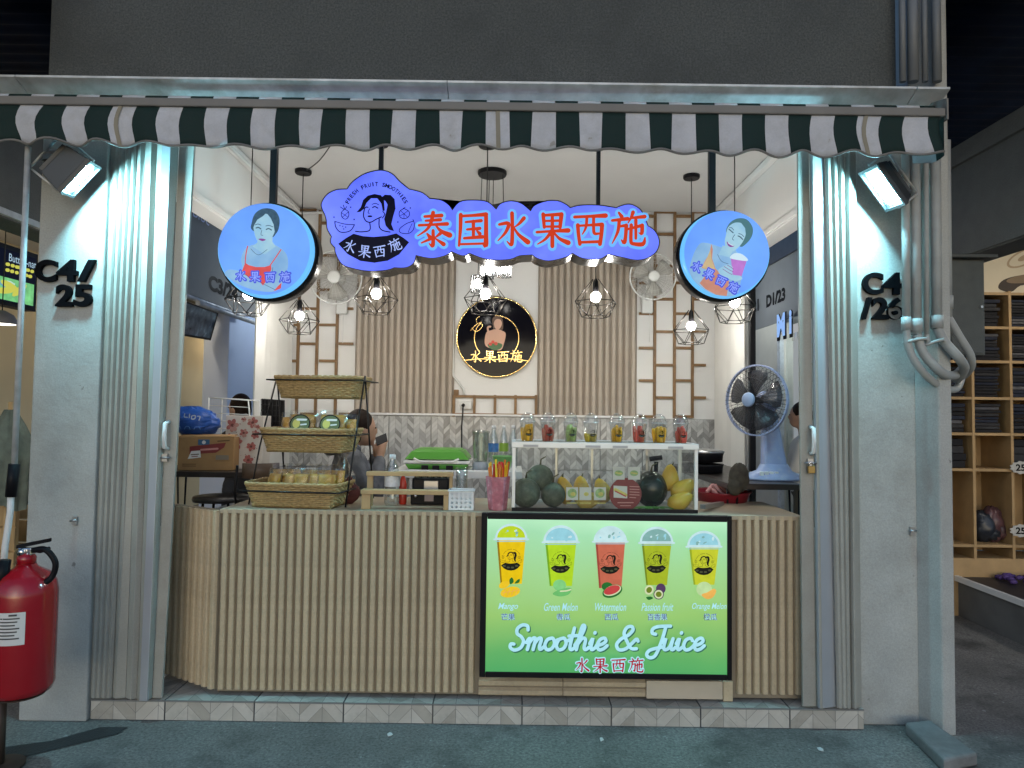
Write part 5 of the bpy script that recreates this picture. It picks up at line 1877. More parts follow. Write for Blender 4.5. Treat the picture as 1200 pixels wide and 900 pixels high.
bottle('big clear water bottle behind the wooden step rack', 459, 594, 533, 0.20, 0.042, zb=TOP, lab=mat('paper_white', (0.62, 0.64, 0.66), 0.5, var=0.2, nscale=40))
bottle('small red sauce bottle between water bottle and black machine', 472, 580, 553, 0.25, 0.022, zb=TOP, cap=(0.5, 0.05, 0.03), liquid=mat('red_sauce', (0.42, 0.035, 0.02), 0.25))
# black sealing machine
sm = thing('cup_sealer', 'black cup sealing machine between the wooden rack and cooler', 'machine', (P(504, 590, 0.28).x, 0.3, TOP))
xa, xb = P(481, 580, 0.24).x, P(527, 580, 0.24).x
za, zb_, zc = TOP, P(500, 576, 0.24).z, P(500, 556, 0.24).z
obj('machine_base', MB().box(xa, xb, 0.24, 0.46, za + 0.001, zb_ - 0.004), M_black, sm, bev=0.006)
obj('machine_head', MB().box(xa + 0.006, xb - 0.004, 0.245, 0.45, zb_, zc - 0.02), M_blackmet, sm, bev=0.012)
obj('dial_plate', MB().box((xa + xb) / 2 - 0.035, (xa + xb) / 2 + 0.045, 0.232, 0.243, zb_ + 0.01, zc - 0.035), M_steel, sm, bev=0.002)
obj('name_plate', MB().box((xa + xb) / 2 - 0.03, (xa + xb) / 2 + 0.02, 0.232, 0.239, za + 0.02, za + 0.06), mat('plate_grey', (0.25, 0.2, 0.2), 0.4), sm)
gr = MB()
for k in range(6):
    gr.tube([(xa + 0.02 + k * 0.035, 0.26, zc - 0.02), (xa + 0.03 + k * 0.035, 0.27, zc + 0.006), (xa + 0.045 + k * 0.035, 0.28, zc - 0.018)], 0.005, 6)
obj('coiled_lead', gr, M_cable, sm)
obj('knob', MB().lathe([(0.01, 0), (0.01, 0.012), (0.001, 0.014)], (xa + 0.03, 0.239, za + 0.05), 12, axis=(0, -1, 0)), M_chrome, sm)
# stack of clear cups
sc = P(541, 575, 0.2); sc.z = TOP
cs = thing('clear_cup_stack', 'stack of clear plastic cups behind the white perforated basket', 'cups', sc)
mb = MB()
for k in range(7):
    mb.shell([(0.026, 0.02 + k * 0.022), (0.034, 0.08 + k * 0.022), (0.037, 0.082 + k * 0.022)], sc, 16)
obj('cups', mb, M_clear, cs)
# white perforated basket
pb = thing('perforated_basket', 'small white plastic basket with square holes on counter', 'basket', P(540, 597, 0.06))
xa, xb = P(526, 590, 0.04).x, P(555, 590, 0.04).x
zt = P(540, 575, 0.04).z
def perforated(x0, x1, z0, z1, y, cols_, rows_):
    mb = MB()
    bw_, bh_ = (x1 - x0), (z1 - z0)
    xs = [x0 + bw_ * (i + 0.5 * (1 if True else 0)) / (2 * cols_ + 1) * 1 for i in range(2 * cols_ + 2)]
    gx = [x0 + bw_ * i / (2 * cols_ + 1) for i in range(2 * cols_ + 2)]
    gz = [z0 + bh_ * i / (2 * rows_ + 1) for i in range(2 * rows_ + 2)]
    for i in range(2 * cols_ + 1):
        for j in range(2 * rows_ + 1):
            if i % 2 and j % 2: continue
            mb.add([(gx[i], y, gz[j]), (gx[i + 1], y, gz[j]), (gx[i + 1], y, gz[j + 1]), (gx[i], y, gz[j + 1])], [(0, 1, 2, 3)])
    return mb
o = obj('front_side', perforated(xa, xb, TOP + 0.002, zt, 0.03, 5, 4), M_white_pl, pb)
o.modifiers.new('t', 'SOLIDIFY').thickness = 0.002
o = obj('back_side', perforated(xa, xb, TOP + 0.002, zt, 0.13, 5, 4), M_white_pl, pb)
o.modifiers.new('t', 'SOLIDIFY').thickness = 0.002
for x in (xa, xb):
    obj('end_side', MB().box(x - 0.001, x + 0.001, 0.033, 0.127, TOP + 0.002, zt), M_white_pl, pb)
obj('base', MB().box(xa, xb, 0.032, 0.128, TOP + 0.001, TOP + 0.004), M_white_pl, pb)
rim = MB()
q = [(xa - 0.003, 0.027), (xb + 0.003, 0.027), (xb + 0.003, 0.133), (xa - 0.003, 0.133)]
for i in range(4): rim.tube([(*q[i], zt), (*q[(i + 1) % 4], zt)], 0.004, 6)
obj('rim', rim, M_white_pl, pb)
# pink straw holder
sh = thing('straw_holder', 'pink plastic tumbler full of red and yellow straws on counter', 'tumbler', P(583, 599, 0.07))
c = P(583, 599, 0.07); c.z = TOP + 0.001
zt = P(583, 558, 0.07).z - c.z
obj('tumbler', MB().lathe([(0.046, 0.0), (0.050, 0.01), (0.066, zt), (0.060, zt), (0.046, 0.012)], c, 6, sx=1.0, smooth=False), mat('pink_plastic', (0.46, 0.16, 0.19), 0.25, var=0.25, nscale=40, stain=(0.6, 0.36, 0.38), stain_amt=0.6, stain_scale=18), sh)
rnd = random.Random(11)
scol = [mat('straw_red', (0.55, 0.02, 0.015), 0.35), mat('straw_yellow', (0.72, 0.42, 0.01), 0.35), mat('straw_orange', (0.62, 0.15, 0.01), 0.35), mat('straw_blue', (0.03, 0.16, 0.4), 0.35)]
for k in range(30):
    a, rr = rnd.uniform(0, 6.28), 0.032 * math.sqrt(rnd.random())
    b0 = c + Vector((rr * math.cos(a), rr * math.sin(a), 0.02))
    t0 = b0 + Vector((rr * 0.5 * math.cos(a) + rnd.uniform(-0.014, 0.014), rr * 0.4 * math.sin(a), zt + rnd.uniform(0.02, 0.075)))
    obj('straw', MB().tube([b0, t0], 0.0055, 6), scol[3] if k == 5 else scol[k % 3], sh)

# ------------------------------------------------------------------ back table: cooler, jar, bottles
bt = thing('back_table', 'white folding table behind the counter under the cooler', 'table', (P(540, 590, 0.75).x, 0.9, FZ))
zt = P(560, 551, 0.75).z
xa, xb = P(462, 555, 0.75).x, P(612, 555, 0.75).x
obj('table_top', MB().box(xa, xb, 0.70, 1.15, zt - 0.05, zt), M_white_pl, bt, bev=0.005)
for x in (xa + 0.03, xb - 0.03):
    for y in (0.74, 1.10):
        obj('leg', MB().tube([(x, y, FZ + 0.002), (x, y, zt - 0.051)], 0.016, 8), M_white_pl, bt)
ck = thing('cooler_box', 'green cooler box with white trim and green lid on back table', 'cooler', (P(510, 550, 0.85).x, 0.9, zt))
xa, xb = P(474, 545, 0.74).x, P(549, 545, 0.74).x
M_cg = mat('cooler_green', (0.075, 0.28, 0.03), 0.4, var=0.05)
z2 = P(510, 543, 0.74).z
z3 = P(510, 531, 0.74).z
obj('tub', MB().hexa([(xa + 0.02, 0.75, zt + 0.002), (xb - 0.02, 0.75, zt + 0.002), (xb - 0.02, 1.08, zt + 0.002), (xa + 0.02, 1.08, zt + 0.002)],
                     [(xa, 0.74, z2 - 0.004), (xb, 0.74, z2 - 0.004), (xb, 1.09, z2 - 0.004), (xa, 1.09, z2 - 0.004)]), M_cg, ck, bev=0.01)
obj('trim_band', MB().box(xa - 0.008, xb + 0.008, 0.733, 1.097, z2 - 0.003, z2 + 0.016), M_white_pl, ck, bev=0.006)
obj('lid', MB().hexa([(xa - 0.003, 0.738, z2 + 0.023), (xb + 0.003, 0.738, z2 + 0.023), (xb + 0.003, 1.092, z2 + 0.023), (xa - 0.003, 1.092, z2 + 0.023)],
                     [(xa + 0.04, 0.77, z3 + 0.012), (xb - 0.04, 0.77, z3 + 0.012), (xb - 0.04, 1.06, z3 + 0.012), (xa + 0.04, 1.06, z3 + 0.012)]), M_cg, ck, bev=0.008)
obj('lid_panel', MB().hexa([(xa + 0.045, 0.765, z3), (xb - 0.045, 0.765, z3), (xb - 0.045, 1.055, z3), (xa + 0.045, 1.055, z3)],
                           [(xa + 0.06, 0.785, z3 + 0.022), (xb - 0.06, 0.785, z3 + 0.022), (xb - 0.06, 1.04, z3 + 0.022), (xa + 0.06, 1.04, z3 + 0.022)]), M_cg, ck, bev=0.004)
obj('handle', MB().tube([(xa + 0.06, 0.73, z2 + 0.03), (xa + 0.10, 0.722, z2 + 0.012), (xb - 0.10, 0.722, z2 + 0.012), (xb - 0.06, 0.73, z2 + 0.03)], 0.007, 8), M_white_pl, ck)
for x in (xa + 0.13, xa + 0.20, xb - 0.12):
    obj('latch', MB().box(x - 0.022, x + 0.022, 0.726, 0.739, z2 - 0.05, z2 - 0.012), M_black, ck, bev=0.003)
# blender jar
bj = P(563, 545, 0.80); bj.z = zt
jb = thing('blender_jar', 'ribbed grey-green blender jar standing right of the cooler', 'blender', bj)
hj = P(563, 507, 0.80).z - zt
mb = MB()
for i, (r_, z) in enumerate(((0.042, 0.05), (0.048, 0.12), (0.056, hj))):
    for j in range(24):
        a = 2 * math.pi * j / 24
        q = r_ * (1.0 if j % 3 else 0.93)
        mb.v.append(bj + Vector((q * math.cos(a), q * math.sin(a), z)))
for i in range(2):
    for j in range(24):
        mb.f.append([i * 24 + j, i * 24 + (j + 1) % 24, (i + 1) * 24 + (j + 1) % 24, (i + 1) * 24 + j]); mb.m.append(0); mb.s.append(True)
obj('jar', mb, clear('jar_plastic', (0.62, 0.68, 0.64), 0.16, 0.15), jb)
obj('jar_base', MB().lathe([(0.052, 0.0), (0.052, 0.03), (0.042, 0.052)], bj, 20), mat('jar_base_grey', (0.30, 0.34, 0.38), 0.4), jb)
obj('lid', MB().lathe([(0.058, hj), (0.058, hj + 0.012), (0.02, hj + 0.016)], bj, 24), clear('jar_lid', (0.7, 0.74, 0.72), 0.2, 0.2), jb)
bottle('water bottle with blue label behind the green bowl', 578, 545, 499, 0.98, 0.034, zb=zt, lab=mat('blue_label', (0.05, 0.16, 0.42), 0.4, var=0.4, nscale=40))
bottle('water bottle with lime green band behind the green bowl', 590, 545, 499, 1.04, 0.030, zb=zt, lab=mat('lime_label', (0.22, 0.38, 0.05), 0.4))
bottle('plain clear water bottle nearest the glass case on back table', 601, 545, 499, 1.0, 0.032, zb=zt)
gb = P(589, 546, 0.82); gb.z = zt + 0.001
o = obj('green_bowl', MB().lathe([(0.045, 0), (0.05, 0.004), (0.068, 0.085), (0.073, 0.088), (0.066, 0.085), (0.046, 0.008), (0.001, 0.008)], gb, 28), mat('leaf_green_plastic', (0.12, 0.33, 0.10), 0.35), None, origin=gb)
tag(o, 'leaf green plastic bowl on back table behind the straws', 'bowl')

# ------------------------------------------------------------------ glass display case
gc = thing('glass_display_case', 'glass display case with white metal frame on counter, full of fruit', 'display case', (P(710, 590, 0.2).x, 0.2, TOP))
gx0, gx1 = P(600, 560, 0.03).x, P(818, 560, 0.03).x
gy0, gy1 = 0.03, 0.40
gz0, gz1 = TOP + 0.001, P(709, 519, 0.03).z
M_alu = mat('case_aluminium', (0.58, 0.61, 0.62), 0.35, metal=0.3, var=0.06)
t_ = 0.018
for x in (gx0, gx1 - t_):
    for y in (gy0, gy1 - t_):
        obj('upright', MB().box(x, x + t_, y, y + t_, gz0 + t_ + 0.001, gz1 - 0.032), M_alu, gc, bev=0.001)
obj('top_frame', MB().box(gx0 - 0.004, gx1 + 0.004, gy0 - 0.004, gy0 + 0.022, gz1 - 0.031, gz1), M_alu, gc, bev=0.002)
obj('top_frame', MB().box(gx0 - 0.004, gx1 + 0.004, gy1 - 0.022, gy1 + 0.004, gz1 - 0.031, gz1), M_alu, gc, bev=0.002)
obj('top_frame', MB().box(gx0 - 0.004, gx0 + 0.02, gy0 + 0.023, gy1 - 0.023, gz1 - 0.031, gz1), M_alu, gc, bev=0.002)
obj('top_frame', MB().box(gx1 - 0.02, gx1 + 0.004, gy0 + 0.023, gy1 - 0.023, gz1 - 0.031, gz1), M_alu, gc, bev=0.002)
obj('bottom_frame', MB().box(gx0, gx1, gy0, gy0 + t_, gz0, gz0 + t_), M_blackmet, gc)
obj('bottom_frame', MB().box(gx0, gx1, gy1 - t_, gy1, gz0, gz0 + t_), M_alu, gc)
obj('floor_pane', MB().box(gx0 + 0.002, gx1 - 0.002, gy0 + t_ + 0.001, gy1 - t_ - 0.001, gz0, gz0 + 0.006), mat('case_floor', (0.10, 0.10, 0.10), 0.3), gc)
obj('top_pane', MB().box(gx0 + 0.021, gx1 - 0.021, gy0 + 0.023, gy1 - 0.023, gz1 - 0.008, gz1 - 0.003), M_glass, gc)
zp0, zp1 = gz0 + t_ + 0.001, gz1 - 0.032
obj('front_pane', MB().add([(gx0 + t_, gy0 + 0.008, zp0), (gx1 - t_, gy0 + 0.008, zp0), (gx1 - t_, gy0 + 0.008, zp1), (gx0 + t_, gy0 + 0.008, zp1)], [(0, 1, 2, 3)]), M_glass, gc)
for x in (gx0 + 0.008, gx1 - 0.008):
    obj('side_pane', MB().add([(x, gy0 + t_, zp0), (x, gy1 - t_, zp0), (x, gy1 - t_, zp1), (x, gy0 + t_, zp1)], [(0, 1, 2, 3)]), M_glass, gc)
for xp in (652, 694, 759):
    x = P(xp, 560, 0.37).x
    obj('door_stile', MB().box(x - 0.006, x + 0.006, gy1 - 0.012, gy1 - 0.004, zp0, zp1), M_steel, gc)
for xp in (622, 695, 727, 792):
    x = P(xp, 524, 0.02).x
    obj('hinge_plate', MB().box(x - 0.04, x + 0.04, gy0 - 0.008, gy0 - 0.0045, gz1 - 0.026, gz1 - 0.014), mat('hinge_steel', (0.34, 0.35, 0.36), 0.5, metal=0.3), gc)
fz = gz0 + 0.0065


def melon(label, px, py, Y, r, m, stem=True, squash=1.0, z=None):
    c = P(px, py, Y)
    c.z = z if z is not None else fz + r * squash
    th = thing('melon', label, 'melon', (c.x, c.y, c.z - r * squash))
    obj('flesh_ball', MB().ball(c, (r, r, r * squash), 24, 16), m, th)
    if stem:
        obj('stem', MB().tube([c + Vector((0, 0, r * squash * 0.97)), c + Vector((0.004, -0.01, r * squash + 0.03)), c + Vector((0.03, -0.01, r * squash + 0.045))], [0.006, 0.004, 0.003], 6), mat('stem', (0.10, 0.09, 0.04), 0.7), th)
    return th


M_melon = mat('melon_rind', (0.085, 0.10, 0.065), 0.6, var=0.35, nscale=30, bump=0.5, bscale=90, stain=(0.16, 0.17, 0.12), stain_amt=0.6, stain_scale=30)
M_wmelon = mat('dark_watermelon', (0.012, 0.02, 0.012), 0.25, var=0.4, nscale=14)
M_mango = mat('mango_skin', (0.55, 0.34, 0.035), 0.38, var=0.18, nscale=14, stain=(0.40, 0.38, 0.06), stain_amt=0.5, stain_scale=9)
melon('grey-green melon resting low at the left end of the glass case', 616, 585, 0.12, 0.080, M_melon)
melon('grey-green melon beside it, second from the case end', 648, 588, 0.16, 0.068, M_melon)
mt = melon('grey-green melon with stem piled on top of two others', 633, 562, 0.20, 0.074, M_melon, z=P(633, 560, 0.20).z)
melon('black-green watermelon behind the maroon round card', 763, 578, 0.20, 0.090, M_wmelon, squash=1.12)


def mango(label, px, py, Y, L_, r, tilt, z=None, yaw=0.0):
    c = P(px, py, Y)
    if z is not None: c.z = z
    th = thing('mango', label, 'mango', c, 'yellow mangoes in the glass case')
    mb = MB()
    n, k = 18, 14
    for i in range(k + 1):
        t = i / k
        rr = r * math.sin(math.pi * t) ** 0.5 * (1.0 + 0.16 * math.cos(math.pi * t))
        bend = 0.16 * r * math.sin(math.pi * t * 1.3)
        for j in range(n):
            a = 2 * math.pi * j / n
            mb.v.append(Vector((rr * math.cos(a) + bend, rr * 0.82 * math.sin(a), (t - 0.5) * L_)))
    for i in range(k):
        for j in range(n):
            mb.f.append([i * n + j, i * n + (j + 1) % n, (i + 1) * n + (j + 1) % n, (i + 1) * n + j]); mb.m.append(0); mb.s.append(True)
    M_ = Matrix.Translation(c) @ Matrix.Rotation(yaw, 4, 'Z') @ Matrix.Rotation(tilt, 4, 'Y')
    mb.xf(M_)
    obj('fruit', mb, M_mango, th)
    e = M_ @ Vector((0, 0, L_ / 2))
    obj('stem', MB().tube([e - (M_.to_3x3() @ Vector((0, 0, 0.006))), e + (M_.to_3x3() @ Vector((0.004, 0, 0.012)))], [0.005, 0.003], 6), MATS['stem'], th)
    return th


mango('yellow mango standing upright at the top of the pile by the case end', 784, 560, 0.20, 0.155, 0.050, R(14))
mango('yellow mango lying tilted in the middle of the pile by the case end', 800, 572, 0.16, 0.150, 0.050, R(62))
mango('yellow mango lying at the bottom of the pile by the case end', 797, 590, 0.12, 0.150, 0.048, R(70), z=fz + 0.05)
mango('yellow mango standing left of the menu cards inside the case', 661, 574, 0.22, 0.16, 0.048, R(-8), z=fz + 0.085)
mango('yellow mango leaning behind the menu cards inside the case', 680, 574, 0.26, 0.16, 0.050, R(6), z=fz + 0.085)
mango('yellow mango lying in front under the menu cards inside the case', 690, 591, 0.14, 0.15, 0.046, R(80), z=fz + 0.046)
mango('yellow mango between the menu cards and maroon round card', 705, 578, 0.26, 0.15, 0.048, R(-10), z=fz + 0.08)
# cards
mc = thing('menu_card', 'clear acrylic card with three fruit bowl pictures inside glass case', 'card', P(680, 596, 0.075))
Yc = 0.075
obj('card', MB().add([P(663, 594, Yc), P(714, 594, Yc), P(714, 566, Yc), P(663, 566, Yc)], [(0, 1, 2, 3)]), M_clear, mc)
pr = Print(lambda u, v: P(u, -v, Yc))
Cg, Cy, Cw = mat('card_green', (0.30, 0.45, 0.18), 0.4, var=0.4, nscale=60), mat('card_yellow', (0.62, 0.55, 0.14), 0.4, var=0.3, nscale=60), mat('card_cream', (0.62, 0.62, 0.56), 0.4)
for x, m in ((670.5, Cg), (686, Cw), (703, Cg)):
    pr.poly('picture', [(x - 7, -571), (x + 7, -571), (x + 7, -586), (x - 7, -586)], Cw)
    pr.ell('picture', x, -578, 5.6, 5.6, m, n=16)
    pr.ell('picture', x + 1, -579, 3, 2.4, Cy, n=10)
    pr.stroke('caption', [(x - 6, -589.5), (x + 6, -589.5)], 1.2, Cy)
pr.flush(mc)
rc = thing('round_price_card', 'maroon round card with sliced fruit pictures standing inside glass case', 'card', P(732, 599, 0.06))
c = P(733, 579, 0.06)
M_mar = mat('maroon_card', (0.20, 0.022, 0.028), 0.35, var=0.1)
r = 18.7 * mpp(0.06)
cd = obj('disc', MB().lathe([(r, 0.0), (r, 0.008)], c, 40, axis=(0, 1, 0)), M_mar, rc)
pr = Print(lambda u, v: P(u, -v, 0.06))
pr.poly('picture', [(719, -569), (735, -570), (735, -584), (719, -583)], Cw)
pr.stroke('picture', [(721, -574), (733, -580)], 4.2, Cy); pr.stroke('picture', [(721, -575.5), (733, -581.5)], 1.6, mat('card_red', (0.5, 0.06, 0.05), 0.4))
M_cpk = mat('card_pink', (0.55, 0.26, 0.24), 0.4)
for k in range(5):
    pr.stroke('writing', [(738, -570 - k * 3.2), (749 - (k == 4) * 4, -570.5 - k * 3.2)], 0.9, M_cpk)
pr.stroke('writing', [(724, -589), (742, -589)], 1.2, M_cpk); pr.stroke('writing', [(727, -592.5), (739, -592.5)], 0.8, M_cpk)
for t_x in (725, 743):
    pr.poly('small_card', [(t_x - 7, -547), (t_x + 7, -547), (t_x + 7, -562), (t_x - 7, -562)], Cw)
    pr.ell('small_card', t_x, -554.5, 5, 3.4, Cg, n=14)
    pr.stroke('small_card', [(t_x - 3, -554), (t_x + 3, -555)], 1.6, Cy)
pr.flush(cd)
sb_ = P(733, 553, 0.065)
obj('card_holder', MB().add([P(717, 546, 0.0645), P(751, 546, 0.0645), P(751, 566, 0.0645), P(717, 566, 0.0645)], [(0, 3, 2, 1)]), M_clear, rc)
# green leaves on the case floor
for k, (x, y) in enumerate(((752, 597), (768, 596), (778, 597), (760, 598))):
    c = P(x, y, 0.075); c.z = fz + 0.004
    n = 10
    mb = MB()
    Ld = 0.11
    for i in range(n + 1):
        t = i / n
        w_ = 0.022 * math.sin(math.pi * t) ** 0.7
        zz = 0.012 * math.sin(math.pi * t)
        mb.v += [c + Vector(((t - 0.5) * Ld, -w_ + 0.01 * k * 0.5, zz)), c + Vector(((t - 0.5) * Ld, 0.004, zz + 0.006)), c + Vector(((t - 0.5) * Ld, w_ + 0.004, zz))]
    for i in range(n):
        for j in range(2):
            mb.f.append([i * 3 + j, i * 3 + 3 + j, i * 3 + 4 + j, i * 3 + 1 + j]); mb.m.append(0); mb.s.append(True)
    tag(obj('leaf', mb, mat('fresh_leaf', (0.07, 0.20, 0.03), 0.45, var=0.3, nscale=40), None, origin=c), '%s green leaf lying on the floor of the glass case' % ('first', 'second', 'third', 'fourth')[k], 'leaf', 'leaves in the glass case')
# iron juicer lever behind the watermelon
jl = thing('iron_press', 'black iron hand press with crossbar inside glass case above the watermelon', 'press', P(768, 570, 0.30))
a = P(768, 575, 0.30); b = P(769, 541, 0.30)
obj('shaft', MB().tube([Vector((a.x, a.y, fz)), a, b], [0.012, 0.011, 0.013], 10), M_black, jl)
obj('crossbar', MB().tube([P(761, 538, 0.30), P(776, 536, 0.29)], 0.014, 10), M_black, jl)


def fruit_cup(label, px, kind, group='dome-lidded fruit cups on the glass case'):
    Y = 0.10
    b = P(px, 519, Y)
    b.z = gz1 - 0.0005
    th = thing('fruit_cup', label, 'cup', b, group)
    h, rb, rt = 0.105, 0.030, 0.040
    obj('cup_wall', MB().shell([(0.001, 0.001), (rb, 0.001), (rt, h), (rt + 0.004, h + 0.001), (rt + 0.003, h + 0.006)], b, 24), M_clear, th)
    obj('dome_lid', MB().shell([(rt + 0.004, h + 0.006), (rt + 0.002, h + 0.010), (rt * 0.97, h + 0.022), (rt * 0.78, h + 0.040), (rt * 0.42, h + 0.050), (rt * 0.30, h + 0.051)], b, 24), M_clear, th)
    rg = MB()
    for rq, zq_ in ((rt + 0.004, h + 0.003), (rt * 0.32, h + 0.051)):
        rg.tube([b + Vector((rq * math.cos(R(a_)), rq * math.sin(R(a_)), zq_)) for a_ in range(0, 360, 15)], 0.0016, 5, closed=True)
    obj('lid_rim_highlight', rg, mat('rim_highlight_white', (0.6, 0.62, 0.62), 0.2, alpha=0.55), th)  # rim rings coloured white as a painted highlight on the clear edges
    rnd = random.Random(int(px))
    cols_ = {'mango': (0.70, 0.36, 0.02), 'red': (0.55, 0.09, 0.06), 'green': (0.40, 0.50, 0.16), 'passion': (0.42, 0.30, 0.03)}[kind]
    m = mat('fruit_' + kind, cols_, 0.3, var=0.2, nscale=60)
    fr = MB()
    top = 0.040 if kind == 'passion' else 0.082
    for k in range(15):
        a, rr = rnd.uniform(0, 6.28), (rb - 0.006) * math.sqrt(rnd.random())
        hh = top * rnd.uniform(0.7, 1.12)
        p0 = b + Vector((rr * math.cos(a), rr * math.sin(a), 0.004))
        p1 = p0 + Vector((rr * 0.25 * math.cos(a) + rnd.uniform(-.004, .004), rr * 0.25 * math.sin(a), hh))
        d = (p1 - p0) / 2
        s1 = d.orthogonal().normalized() * rnd.uniform(0.006, 0.010)
        s2 = d.cross(s1).normalized() * rnd.uniform(0.004, 0.008)
        fr.tube([p0, p0 + d * 0.4, p0 + d, p0 + d * 1.6, p1], [0.008, 0.0105, 0.011, 0.0105, 0.007], 6)
    obj('fruit_sticks', fr, m, th)
    pr = Print(lambda u, v: b + Vector((u, -math.sqrt(max(1e-6, (0.0375) ** 2 - u * u)), v)), out=(0, -1, 0), start=0.001)
    emblem(pr, 0.006, 0.052, 0.000098, M_letter, M_letter, full=False, pre='logo')
    pr.flush(th)
    return th


for lab_, px, kind in (('leftmost fruit cup on the glass case, mango sticks', 618, 'mango'), ('second fruit cup from the left on glass case, red watermelon sticks', 642, 'red'),
                       ('fruit cup of pale green melon slices on the glass case', 668.5, 'green'), ('half-filled fruit cup of dark yellow passion fruit on the glass case', 692.5, 'passion'),
                       ('fifth fruit cup from the left on glass case, mango pieces', 722.5, 'mango'), ('sixth fruit cup from the left on glass case, red watermelon pieces', 749.5, 'red'),
                       ('seventh fruit cup from the left on glass case, mango pieces', 772, 'mango'), ('rightmost fruit cup on the glass case, red watermelon pieces', 797.5, 'red')):
    fruit_cup(lab_, px, kind)

# ------------------------------------------------------------------ bar tables, stools and what stands on them
M_dwood = mat('dark_table_wood', (0.030, 0.024, 0.022), 0.35, var=0.3, nscale=9)


def bar_table(label, x0, x1, y0, y1):
    th = thing('bar_table', label, 'table', ((x0 + x1) / 2, (y0 + y1) / 2, FZ))
    obj('table_top', MB().box(x0, x1, y0, y1, BT - 0.035, BT), M_dwood, th, bev=0.004)
    for x in (x0 + 0.04, x1 - 0.04):
        for y in (y0 + 0.05, y1 - 0.05):
            s_ = 1 if y < (y0 + y1) / 2 else -1
            obj('hairpin_leg', MB().tube([(x - 0.03, y, BT - 0.036), (x, y - s_ * 0.02, FZ + 0.004), (x + 0.03, y, BT - 0.036)], 0.007, 6), M_blackmet, th)
    return th


bar_table('black bar table along the left opening under the cardboard box', XL - 0.45, XL + 0.40, 0.72, 1.25)
bar_table('black bar table along the right opening under the desk fan', XR - 0.47, XR - 0.02, 0.42, 1.95)


def stool(label, x, y, seat=0.80, back=False, yaw=0.0):
    th = thing('bar_stool', label, 'stool', (0, 0, 0), 'black bar stools')
    obj('seat', MB().lathe([(0.02, seat - 0.03), (0.165, seat - 0.03), (0.17, seat - 0.015), (0.165, seat), (0.02, seat)], (0, 0, 0), 28), M_dwood, th)
    for k in range(4):
        a = R(45 + 90 * k)
        obj('leg', MB().tube([(0.11 * math.cos(a), 0.11 * math.sin(a), seat - 0.032), (0.19 * math.cos(a), 0.19 * math.sin(a), 0.003)], 0.009, 6), M_blackmet, th)
    obj('foot_ring', MB().tube([(0.165 * math.cos(R(a)), 0.165 * math.sin(R(a)), 0.28) for a in range(0, 360, 12)], 0.006, 6, closed=True), M_blackmet, th)
    if back:
        for s_ in (-1, 1):
            obj('back_post', MB().tube([(s_ * 0.12, 0.11, seat - 0.02), (s_ * 0.14, 0.17, seat + 0.16), (s_ * 0.13, 0.19, seat + 0.32)], 0.008, 6), M_blackmet, th)
        mb = MB()
        for i in range(9):
            a = -0.9 + 1.8 * i / 8
            for z in (seat + 0.24, seat + 0.33):
                mb.v.append(Vector((0.12 * math.sin(a), 0.06 + 0.13 * math.cos(a), z)))
        for i in range(8):
            mb.f.append([2 * i, 2 * i + 2, 2 * i + 3, 2 * i + 1]); mb.m.append(0); mb.s.append(True)
        o = obj('backrest', mb, mat('stool_back', (0.075, 0.05, 0.035), 0.5), th)
        o.modifiers.new('t', 'SOLIDIFY').thickness = 0.015
    th.location = (x, y, FZ)
    th.rotation_euler = (0, 0, yaw)
    return th


q = P(259, 581, 0.75)
stool('round black bar stool in front of the left bar table', q.x, 0.75, q.z - FZ)
q = P(305, 575, 0.62)
stool('dark bar stool with curved backrest beside the floral gift bag', q.x, 0.62, 0.84, True, R(200))

# cardboard box
M_card = mat('cardboard', (0.34, 0.20, 0.085), 0.75, var=0.14, nscale=9, stain=(0.24, 0.14, 0.06), stain_amt=0.4, stain_scale=5)
bx = thing('cardboard_box', 'brown printed cardboard box on the left bar table', 'box', (0, 0, 0))
w, d, h = 0.34, 0.26, 0.215
bb = obj('carton', MB().box(-w / 2, w / 2, -d / 2, d / 2, 0.001, h), M_card, bx, bev=0.004)
obj('flap', MB().hexa([(-w / 2, -d / 2, h + 0.001), (w / 2, -d / 2, h + 0.001), (w / 2, -d / 2 + 0.10, h + 0.012), (-w / 2, -d / 2 + 0.10, h + 0.012)],
                      [(-w / 2, -d / 2, h + 0.005), (w / 2, -d / 2, h + 0.005), (w / 2, -d / 2 + 0.10, h + 0.016), (-w / 2, -d / 2 + 0.10, h + 0.016)]), M_card, bx)
pr = Print(plane_fn((0, -d / 2 - 0.0005, 0)))
M_bp, M_rp, M_dp = mat('box_blue', (0.04, 0.12, 0.24), 0.5), mat('box_red', (0.20, 0.03, 0.03), 0.5), mat('box_brown', (0.10, 0.05, 0.02), 0.6)
pr.poly('print_patch', [(-0.05, 0.165), (0.02, 0.165), (0.02, 0.200), (-0.05, 0.200)], M_bp)
pr.ell('print_patch', -0.015, 0.182, 0.012, 0.012, M_white_pl, n=14)
pr.poly('print_patch', [(-0.10, 0.105), (0.06, 0.115), (0.11, 0.15), (0.12, 0.18), (0.07, 0.175), (-0.10, 0.155)], M_rp)
pr.stroke('print_lettering', [(-0.03, 0.134), (0.07, 0.142)], 0.012, MATS['card_pink'])
pr.poly('price_sticker', [(-0.11, 0.075), (-0.03, 0.085), (-0.035, 0.13), (-0.09, 0.125)], M_white_pl)
pr.stroke('price_sticker', [(-0.09, 0.102), (-0.045, 0.106)], 0.006, M_dp); pr.stroke('price_sticker', [(-0.085, 0.09), (-0.05, 0.093)], 0.005, M_rp)
pr.poly('print_patch', [(0.06, 0.07), (0.14, 0.07), (0.14, 0.10), (0.06, 0.10)], mat('box_grey', (0.20, 0.17, 0.13), 0.6))
